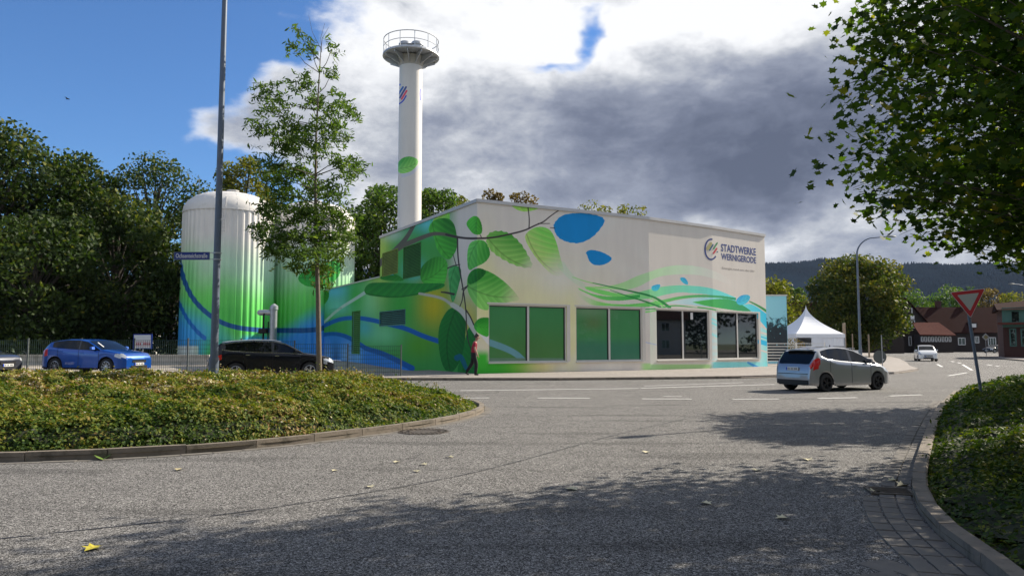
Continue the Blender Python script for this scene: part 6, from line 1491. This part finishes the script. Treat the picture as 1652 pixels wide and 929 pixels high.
px_ = AT(1604, 560, 136); dc, sd_ = car('dark_car', 'dark blue car parked far away before the long timber house', (px_.x, 136, .0), radians(205), M['navypaint'], 4.4, 1.8, 1.5, 2.6, 1.3, .33,
    [(2.2, .62), (2.17, .76), (2.0, .88), (1.5, .98), (1.1, 1.05), (.7, 1.25), (.3, 1.43), (-.2, 1.5), (-.9, 1.48), (-1.6, 1.35), (-1.9, 1.1), (-2.15, .9), (-2.2, .6)], [(2.2, .70), (1.2, .94), (0, 1.0), (-1.5, 1.05), (-2.2, .95)], .3, (.9, -.15, -1.2), (1.1, .25, -1.5, -2.0), 'rim', 'hatch')

# ------------------------------------------------------------------ timber and brick houses at the far right
def gable_house(name, loc, rz, Lx, Ly, zw, zr, wallm, roofm, label, over=.5, steep=False):
    r = thing(name, loc, label, 'house', None, rz); b = MB()
    x, y = Lx / 2, Ly / 2
    b.add([(-x, -y, 0), (x, -y, 0), (x, y, 0), (-x, y, 0), (-x, -y, zw), (x, -y, zw), (x, y, zw), (-x, y, zw), (-x, 0, zr), (x, 0, zr)], [(0, 1, 5, 4), (2, 3, 7, 6), (1, 2, 6, 9, 5), (3, 0, 4, 8, 7)]); b.build('wall', wallm, r)
    k = (zr - zw) / y; o = over; t = .18; b = MB()
    for sg in (-1, 1):
        e = [(-x - o, sg * (y + o), zw - k * o), (x + o, sg * (y + o), zw - k * o), (x + o, 0, zr + .02), (-x - o, 0, zr + .02)]; b.add(e + [(a, c, d_ + t) for a, c, d_ in e], [(0, 1, 2, 3), (4, 5, 6, 7), (0, 1, 5, 4), (1, 2, 6, 5), (2, 3, 7, 6), (3, 0, 4, 7)])
    b.build('roof', roofm, r); return r
def win(r, x, y, z, w__, h, m_f=None, rz=0, bars=1):
    b = MB(); R = Matrix.Rotation(rz, 3, 'Z'); f = MB()
    def B_(mb, cx_, cz, ww, hh_, t, off): p = Vector((x, y, 0)) + R @ Vector((cx_, off, 0)); mb.box((p.x, p.y, z + cz), (ww, t, hh_), rz)
    B_(f, -w__ / 2, 0, .12, h, .1, -.03); B_(f, w__ / 2, 0, .12, h, .1, -.03); B_(f, 0, h / 2, w__ + .12, .12, .1, -.03); B_(f, 0, -h / 2, w__ + .12, .12, .1, -.03)
    for i in range(bars): B_(f, -w__ / 2 + w__ * (i + 1) / (bars + 1), 0, .08, h, .08, -.03)
    fo = f.build('window', m_f or M['signwhite'], r); g_ = MB(); B_(g_, 0, 0, w__, h, .02, -.012); g_.build('pane', M['glass_dark'], fo)
GD = 152.0
def gx(u, D_=GD): return (u - CX) / F * D_
def gz(v, D_=GD): return EYE + (555 - v) / F * D_
xa_, xb_ = gx(1470), gx(1634)
long_h = gable_house('timber_house', ((xa_ + xb_) / 2, GD + 6, 0), 0, xb_ - xa_, 12, 4.2, gz(497, GD + 6), M['darkwood'], M['browntile'], 'long dark timber house with a huge brown tiled roof at the far right')
for u0, u1, v0, v1, bars in ((1544, 1555, 545, 556, 1), (1571, 1577, 543, 553, 1), (1592, 1604, 544.5, 557, 2)):
    win(long_h, gx((u0 + u1) / 2) - long_h.location.x, -6.0, gz((v0 + v1) / 2), (u1 - u0) / F * GD, (v1 - v0) / F * GD, None, 0, bars)
dm = MB(); x_ = gx(1574) - long_h.location.x; dm.box((x_, -4.4, gz(526)), (1.5, 1.6, 1.6)); dmo = dm.build('dormer', M['darkwood'], long_h); win_y = -5.22
f = MB(); f.box((x_, -5.22, gz(526)), (1.0, .04, 1.0)); f.build('dormer_window', M['signwhite'], dmo)
for u in (1543, 1588): MB().box((gx(u) - long_h.location.x, .4, gz(497) + .9), (1.0, .8, 1.8)).build('chimney_stack', M['brick'], long_h)
# gabled wing with tall white windows
wing = gable_house('timber_gable_house', (gx(1452, 144), 147, 0), radians(90), 10, 11.5, 3.6, gz(483, 144), M['darkwood'], M['browntile'], 'dark timber house with steep gable and tall narrow white windows right of the linden', .5)
def wgw(u, v0, v1, w__): win(wing, -5.0, -(gx(u, 142) - wing.location.x), gz((v0 + v1) / 2, 142), w__, (v1 - v0) / F * 142, None, -pi / 2, 0)
for u, v0, v1 in ((1468, 517, 529), (1473, 517, 529), (1466.5, 543, 557), (1475.5, 543, 557)): wgw(u, v0, v1, .45)
s = gx(1471, 142) - wing.location.x; MB().box((-5.2, -s, gz(512, 142)), (.1, .7, .7)).box((-5.2, -s + .05, gz(501, 142)), (.06, .15, 1.0)).build('gable_trim', M['signwhite'], wing)
# porch roof of bright red tiles with row of small windows
D_ = 138.0; pr_ = thing('tiled_porch', (gx(1508, D_), D_, 0), 'low porch with bright red tiled roof and row of small white windows', 'porch'); hw_ = (1540 - 1482) / F * D_ / 2
zt_, zb2 = gz(519.5, D_), gz(539.5, D_)
MB().add([(-hw_ + .3, 2.4, zt_), (hw_ * .62, 2.4, zt_), (hw_, -.8, zb2 - .1), (-hw_ - .0, -.8, zb2), (-hw_ + .3, 2.4, zt_ - .2), (hw_ * .62, 2.4, zt_ - .2), (hw_, -.8, zb2 - .25), (-hw_, -.8, zb2 - .15)], [(0, 1, 2, 3), (7, 6, 5, 4), (0, 1, 5, 4), (1, 2, 6, 5), (2, 3, 7, 6), (3, 0, 4, 7)]).build('roof', M['redtile'], pr_)
MB().box((.1, 1.0, zb2 / 2), (hw_ * 2 - .6, 2.2, zb2 - .1)).build('wall', M['darkwood'], pr_)
for i in range(9): win(pr_, -hw_ + .75 + i * .64, -.11, gz(547, D_), .34, .85, None, 0, 0)
mirror_h = gable_house('reflection_house', (82, 26, 0), radians(75), 22, 10, 5.6, 9.5, M['cream'], M['redtile'], 'cream house added unseen outside the right edge for the hall window reflections')  # house added to give the window reflections some variation
for i_ in range(5):
    for z_ in (1.6, 4.2): win(mirror_h, -8 + i_ * 4, 5.0 + .06, z_, 1.2, 1.3)
shd = thing('dark_shed', (gx(1412, 128), 130, 0), 'low dark timber shed under the linden crown', 'shed'); MB().box((0, 0, 1.6), (9.5, 4, 3.2)).build('wall', M['darkwood'], shd); MB().box((0, 0, 3.3), (10, 4.6, .2)).build('roof', M['browntile'], shd); win(shd, -1.6, -2.01, 2.3, 1.3, .9)
bk = gable_house('brown_roofed_house', (gx(1295, 118), 122, 0), 0, 9, 8, 3.2, gz(489, 122), M['darkwood'], M['browntile'], 'brown roofed house right behind the white tent')
# brick house right edge
D_ = 84.0; bh = thing('brick_house', (gx(1617, D_), D_, .12), 'red brick house with green timber upper windows at the right edge', 'house', None, radians(-30)); wB = 14.0
MB().box((wB / 2, 5, gz(500, D_) / 2), (wB, 10, gz(500, D_))).build('wall', M['brick'], bh); MB().box((wB / 2, -.05, gz(514, D_)), (wB + .06, .1, 2.2)).build('upper_cladding', M['greenwood'], bh)
MB().box((wB / 2 - .2, -.5, gz(524, D_)), (wB + .6, 1.2, .22)).build('canopy', M['redtile'], bh); MB().add([(-.5, -.6, gz(502, D_)), (wB, -.6, gz(502, D_)), (wB, 5, gz(470, D_)), (-.5, 5, gz(488, D_)), (-.5, 10.5, gz(502, D_)), (wB, 10.5, gz(502, D_))], [(0, 1, 2, 3), (3, 2, 5, 4), (0, 3, 4)]).build('roof', M['browntile'], bh)
for i in range(5): win(bh, .9 + i * 1.05, 0, gz(546, D_), .55, 1.9, M['greenwood'], 0, 0)
for i in range(4): win(bh, 1.2 + i * 1.4, -.1, gz(513, D_), .8, 1.3, M['greenwood'], 0, 0)
# posts and little things before the linden
for u, D_, h, w__, mm_, lab, nm, cat in ((1361, 78, 3.7, .35, 'wood', 'thick pale wooden post beside the linden trunk', 'wooden_post', 'post'), (1374, 80, 2.6, .14, 'wood', 'thin wooden post between the thick post and the street lamp', 'wooden_post', 'post'),
        (1400, 84, 2.6, .2, 'wood', 'pale wooden post right of the curved street lamp', 'wooden_post', 'post'), (1329, 66, 1.4, .12, 'black', 'black bollard in front of the tent, the left one', 'bollard', 'bollard'), (1337, 66, 1.4, .12, 'black', 'black bollard in front of the tent, the right one', 'bollard', 'bollard')):
    r = thing(nm, (gx(u, D_), D_, .12), lab, cat); MB().tube([(0, 0, 0), (0, 0, h - .1), (0, 0, h)], [w__ / 2, w__ / 2, w__ / 3], 8).build('shaft', M[mm_], r)
r = thing('switch_cabinet', (gx(1352, 70), 70, .12), 'grey metal switch cabinet right of the tent', 'cabinet'); MB().box((0, 0, .62), (.9, .4, 1.24)).build('body', M['galv'], r); MB().box((0, 0, 1.28), (.98, .48, .07)).build('lid', M['galv'], r); MB().box((0, -.21, .62), (.82, .02, 1.1)).build('door', M['coping'], r)
r = thing('barrier_banner', (gx(1380, 66), 66, .12), 'white banner on a low barrier left of the street lamp base', 'banner'); MB().box((0, 0, .6), (.9, .04, .7)).build('cloth', M['signwhite'], r); MB().box((-.45, 0, .5), (.05, .05, 1.0)).box((.45, 0, .5), (.05, .05, 1.0)).build('frame', M['galv'], r)
r = thing('metal_barrier', (gx(1363, 68), 68, .12), 'grey metal barrier between the cabinet and the street lamp', 'barrier'); b = MB(); [b.box((-.7 + i * .16, 0, .6), (.03, .03, 1.0)) for i in range(10)]; b.build('bars', M['galv'], r); MB().box((0, 0, 1.12), (1.55, .05, .05)).box((0, 0, .12), (1.55, .05, .05)).build('frame', M['galv'], r)
rng = np.random.default_rng(5); bp_, bd_ = blob_points((0, 0, 1.0), (1.2, .8, 1.0), 900, rng, .3); r = thing('dark_shrub', (gx(1278, 60), 60, .12), 'dark tangled shrub between the picture block and the tent', 'shrub'); leaves('foliage', bp_, .14, T_QUAD, L_['brown'], r, .3, nrm=bd_); MB().tube([(0, 0, 0), (0, 0, 1)], .04, 5).build('stem', M['bark'], r)

# ------------------------------------------------------------------ the walking man
def skin(name, verts, edges, m_, parent, root_i=0, sub=2):
    me = bpy.data.meshes.new(name); me.from_pydata([v_[:3] for v_ in verts], edges, []); o = link(name, me, parent); me.materials.append(m_)
    md = o.modifiers.new('skin', 'SKIN'); md.use_smooth_shade = True
    if not me.skin_vertices: me.skin_vertices.new()
    for i, v_ in enumerate(verts):
        rr_ = v_[3] if isinstance(v_[3], tuple) else (v_[3], v_[3]); me.skin_vertices[0].data[i].radius = rr_; me.skin_vertices[0].data[i].use_root = (i == root_i)
    s_ = o.modifiers.new('sub', 'SUBSURF'); s_.levels = sub; s_.render_levels = sub; return o
pm = G(764, 605.2, PAVE_Z)
man = thing('person', (pm.x, pm.y, PAVE_Z), 'man in red polo shirt and black trousers walking right with his head bowed', 'person')
man.scale = (1.06, 1.06, 1.06)
M['skin'] = mat('skin', (.42, .24, .17), .55, 0, .06, 10); M['shirt'] = mat('shirt', (.30, .010, .035), .8, 0, .12, 8, .3, 60); M['trousers'] = mat('trousers', (.012, .012, .014), .85, 0, .2, 6, .3, 50)
M['hair'] = mat('hair', (.05, .04, .035), .8, 0, .2, 30); M['shoe'] = mat('shoe', (.012, .012, .012), .4); M['sock'] = mat('sock', (.6, .6, .6), .8)
# x = walking direction; near side is -y.  body (one surface: pelvis, torso, neck, head, arms with hands)
bv = [(0, 0, .98, (.13, .095)), (.01, 0, 1.12, (.12, .09)), (.03, 0, 1.28, (.145, .10)), (.05, 0, 1.43, (.135, .09)), (.09, 0, 1.52, (.055, .055)), (.13, 0, 1.58, (.05, .052)), (.155, 0, 1.66, (.098, .085)), (.165, 0, 1.74, (.104, .09)), (.15, 0, 1.80, (.07, .06)),
      (.05, -.19, 1.43, .06), (.07, -.235, 1.17, .052), (.17, -.24, .95, .04), (.21, -.235, .86, (.02, .038)),
      (.05, .19, 1.43, .055), (-.02, .24, 1.18, .043), (.06, .25, .96, .033), (.10, .25, .87, (.02, .038)),
      (.0, -.10, .92, .095), (.13, -.10, .52, .065), (.08, -.10, .10, .04), (.0, .10, .92, .095), (-.07, .10, .53, .065), (-.33, .10, .17, .04)]
be = [(0, 1), (1, 2), (2, 3), (3, 4), (4, 5), (5, 6), (6, 7), (7, 8), (3, 9), (9, 10), (10, 11), (11, 12), (3, 13), (13, 14), (14, 15), (15, 16), (0, 17), (17, 18), (18, 19), (0, 20), (20, 21), (21, 22)]
skin('body', bv, be, M['skin'], man)
for sg, hx_, hz_ in ((-1, .21, .86), (1, .10, .87)):
    y0 = sg * .2375
    for k, (dy_, ln) in enumerate(((-.028, .062), (-.010, .075), (.010, .072), (.027, .058))): skin('finger', [(hx_ + .01, y0 + dy_, hz_ - .01, .009), (hx_ + .03, y0 + dy_, hz_ - .01 - ln * .6, .0085), (hx_ + .02, y0 + dy_, hz_ - .01 - ln, .007)], [(0, 1), (1, 2)], M['skin'], man, 0, 1)
    skin('thumb', [(hx_, y0 - .02 * sg, hz_ + .02, .011), (hx_ + .04, y0 - .025 * sg, hz_ - .01, .01), (hx_ + .055, y0 - .02 * sg, hz_ - .04, .008)], [(0, 1), (1, 2)], M['skin'], man, 0, 1)
skin('shirt', [(0, 0, .86, (.17, .14)), (.01, 0, 1.08, (.165, .13)), (.03, 0, 1.29, (.185, .135)), (.05, 0, 1.42, (.165, .115)), (.075, 0, 1.49, (.085, .08)), (.05, -.19, 1.42, .075), (.06, -.225, 1.25, .066), (.05, .19, 1.42, .075), (.0, .23, 1.26, .066)], [(0, 1), (1, 2), (2, 3), (3, 4), (3, 5), (5, 6), (3, 7), (7, 8)], M['shirt'], man)
skin('trousers', [(0, 0, 1.10, (.16, .13)), (0, 0, .93, (.16, .13)), (.02, -.10, .86, .115), (.13, -.10, .52, .092), (.09, -.10, .04, .075), (-.01, .10, .86, .115), (-.07, .10, .53, .092), (-.34, .10, .12, .072)], [(0, 1), (1, 2), (2, 3), (3, 4), (1, 5), (5, 6), (6, 7)], M['trousers'], man)
skin('shoe', [(.03, -.10, .055, .045), (.12, -.10, .045, .045), (.24, -.10, .035, .032)], [(0, 1), (1, 2)], M['shoe'], man, 1); skin('shoe', [(-.37, .10, .13, .045), (-.31, .10, .06, .043), (-.20, .10, .035, .032)], [(0, 1), (1, 2)], M['shoe'], man, 1)
skin('hair', [(.09, 0, 1.70, (.085, .09)), (.11, 0, 1.775, (.105, .097)), (.16, 0, 1.825, (.09, .085))], [(0, 1), (1, 2)], M['hair'], man, 1)
hd = MB(); hd.box((.25, 0, 1.665), (.03, .025, .04)); hd.build('nose', M['skin'], man); MB().box((.235, -.03, 1.70), (.01, .022, .012)).box((.235, .03, 1.70), (.01, .022, .012)).build('eyes', M['hair'], man); MB().box((.228, 0, 1.622), (.012, .04, .01)).build('mouth', M['signred'], man)
for sg in (-1, 1): MB().lathe([(.001, 0), (.03, 0), (.022, .012), (.001, .012)], 10, (.15, sg * .084, 1.69), Matrix.Rotation(-sg * pi / 2, 3, 'X')).build('ear', M['skin'], man)

# bird
q = AT(109, 160, 60); bd = thing('bird', (q.x, 60, q.z), 'tiny dark bird flying in the blue sky at the upper left', 'bird'); skin('body', [(-.16, 0, 0, .015), (-.03, 0, 0, .05), (.08, 0, .01, .04), (.15, 0, .02, .015)], [(0, 1), (1, 2), (2, 3)], M['black'], bd, 1, 1)
for sg in (-1, 1): MB().add([(.06, .02 * sg, .02), (-.06, .02 * sg, .02), (-.08, .22 * sg, .08), (.02, .24 * sg, .09), (-.12, .42 * sg, .03)], [(0, 1, 2, 3), (3, 2, 4)]).build('wing', M['black'], bd)

# fallen leaves
M['deadleaf'] = mat('deadleaf', (.42, .36, .20), .7, 0, .25, 20); M['yellowleaf'] = mat('yellowleaf', (.50, .42, .04), .6, 0, .2, 20); M['greenleaf'] = mat('greenleaf', (.12, .20, .03), .6, 0, .2, 20)
def fleaf(u, v, s, m_, label, group=None, curl=.25):
    s *= 1.35; q = G(u, v); n_ = len(T_MAPLE); a = random.uniform(0, 6.28); vs = [(p[0] * s * cos(a) - p[1] * s * sin(a), p[0] * s * sin(a) + p[1] * s * cos(a), .012 + s * curl * abs(p[0]) * random.uniform(.7, 1.4)) for p in T_MAPLE]; vs.append((0, 0, .010))
    o = MB().add(vs, [(i, (i + 1) % n_, n_) for i in range(n_)]).build('fallen_leaf', M[m_], fix=False); o.location = (q.x, q.y, 0); tag(o, label, 'leaf', group)
gl = 'dry leaves fallen on the asphalt'
fleaf(150, 886, .12, 'yellowleaf', 'bright yellow leaf lying in the shade at the lower left', gl); fleaf(166, 741, .17, 'greenleaf', 'green leaf lying against the kerb of the left island', gl, .5); fleaf(289, 758, .10, 'deadleaf', 'pale leaf on the sunlit asphalt right of the green kerbside leaf', gl)
M['deadleaf'] = mat('deadleaf_pale', (.62, .56, .36), .7, 0, .2, 20)
for u, v, s, lb in ((540, 760, .07, 'small pale leaf left of the loose cluster below the manhole cover'), (640, 746, .08, 'leftmost pale leaf of the cluster below the manhole cover'), (672, 761, .07, 'lowest pale leaf of the cluster below the manhole cover'), (683, 750, .08, 'middle pale leaf of the cluster below the manhole cover'), (726, 738, .09, 'rightmost and highest pale leaf below the manhole cover')): fleaf(u, v, s, 'deadleaf', lb, gl)
fleaf(1043, 730, .10, 'deadleaf', 'pale leaf alone on the sunlit asphalt in the middle', gl); fleaf(1303, 742, .12, 'deadleaf', 'pale leaf on sunlit asphalt left of the drain grate', gl); fleaf(1220, 759, .10, 'deadleaf', 'pale leaf right at the upper edge of the tree shadow', gl); fleaf(922, 790, .12, 'deadleaf', 'dry leaf lying just inside the upper edge of the tree shadow', gl)
fleaf(597, 786, .08, 'deadleaf', 'small pale leaf beside the tar seam left of centre', gl); fleaf(1139, 813, .10, 'deadleaf', 'pale leaf in the tree shadow at the right', gl); fleaf(1262, 837, .1, 'deadleaf', 'dry leaf in the deep shade below the drain grate', gl)
for u, v, s, lb in ((1440, 777, .1, 'farthest dry leaf behind the drain grate'), (1456, 785, .11, 'dry leaf at the kerb side corner of the drain grate'), (1411, 795, .1, 'dry leaf at the road side edge of the drain grate')): fleaf(u, v, s, 'deadleaf', lb, gl, .5)
for u, v, s in ((237, 711, .14), (1640, 703, .12)): pass

# ------------------------------------------------------------------ air
hz_m = bpy.data.materials.new('air'); hz_m.use_nodes = True; t = NT(hz_m.node_tree); t.n.remove(t.n['Principled BSDF'])
pv_ = t.node('ShaderNodeVolumePrincipled'); pv_.inputs['Color'].default_value = (.62, .76, 1, 1); pv_.inputs['Density'].default_value = .00003; pv_.inputs['Anisotropy'].default_value = 0
t.l.new(pv_.outputs[0], t.n['Material Output'].inputs['Volume'])
ho_ = MB().box((0, 3000, 178), (15000, 13000, 364)).build('haze', hz_m); ho_['kind'] = 'stuff'
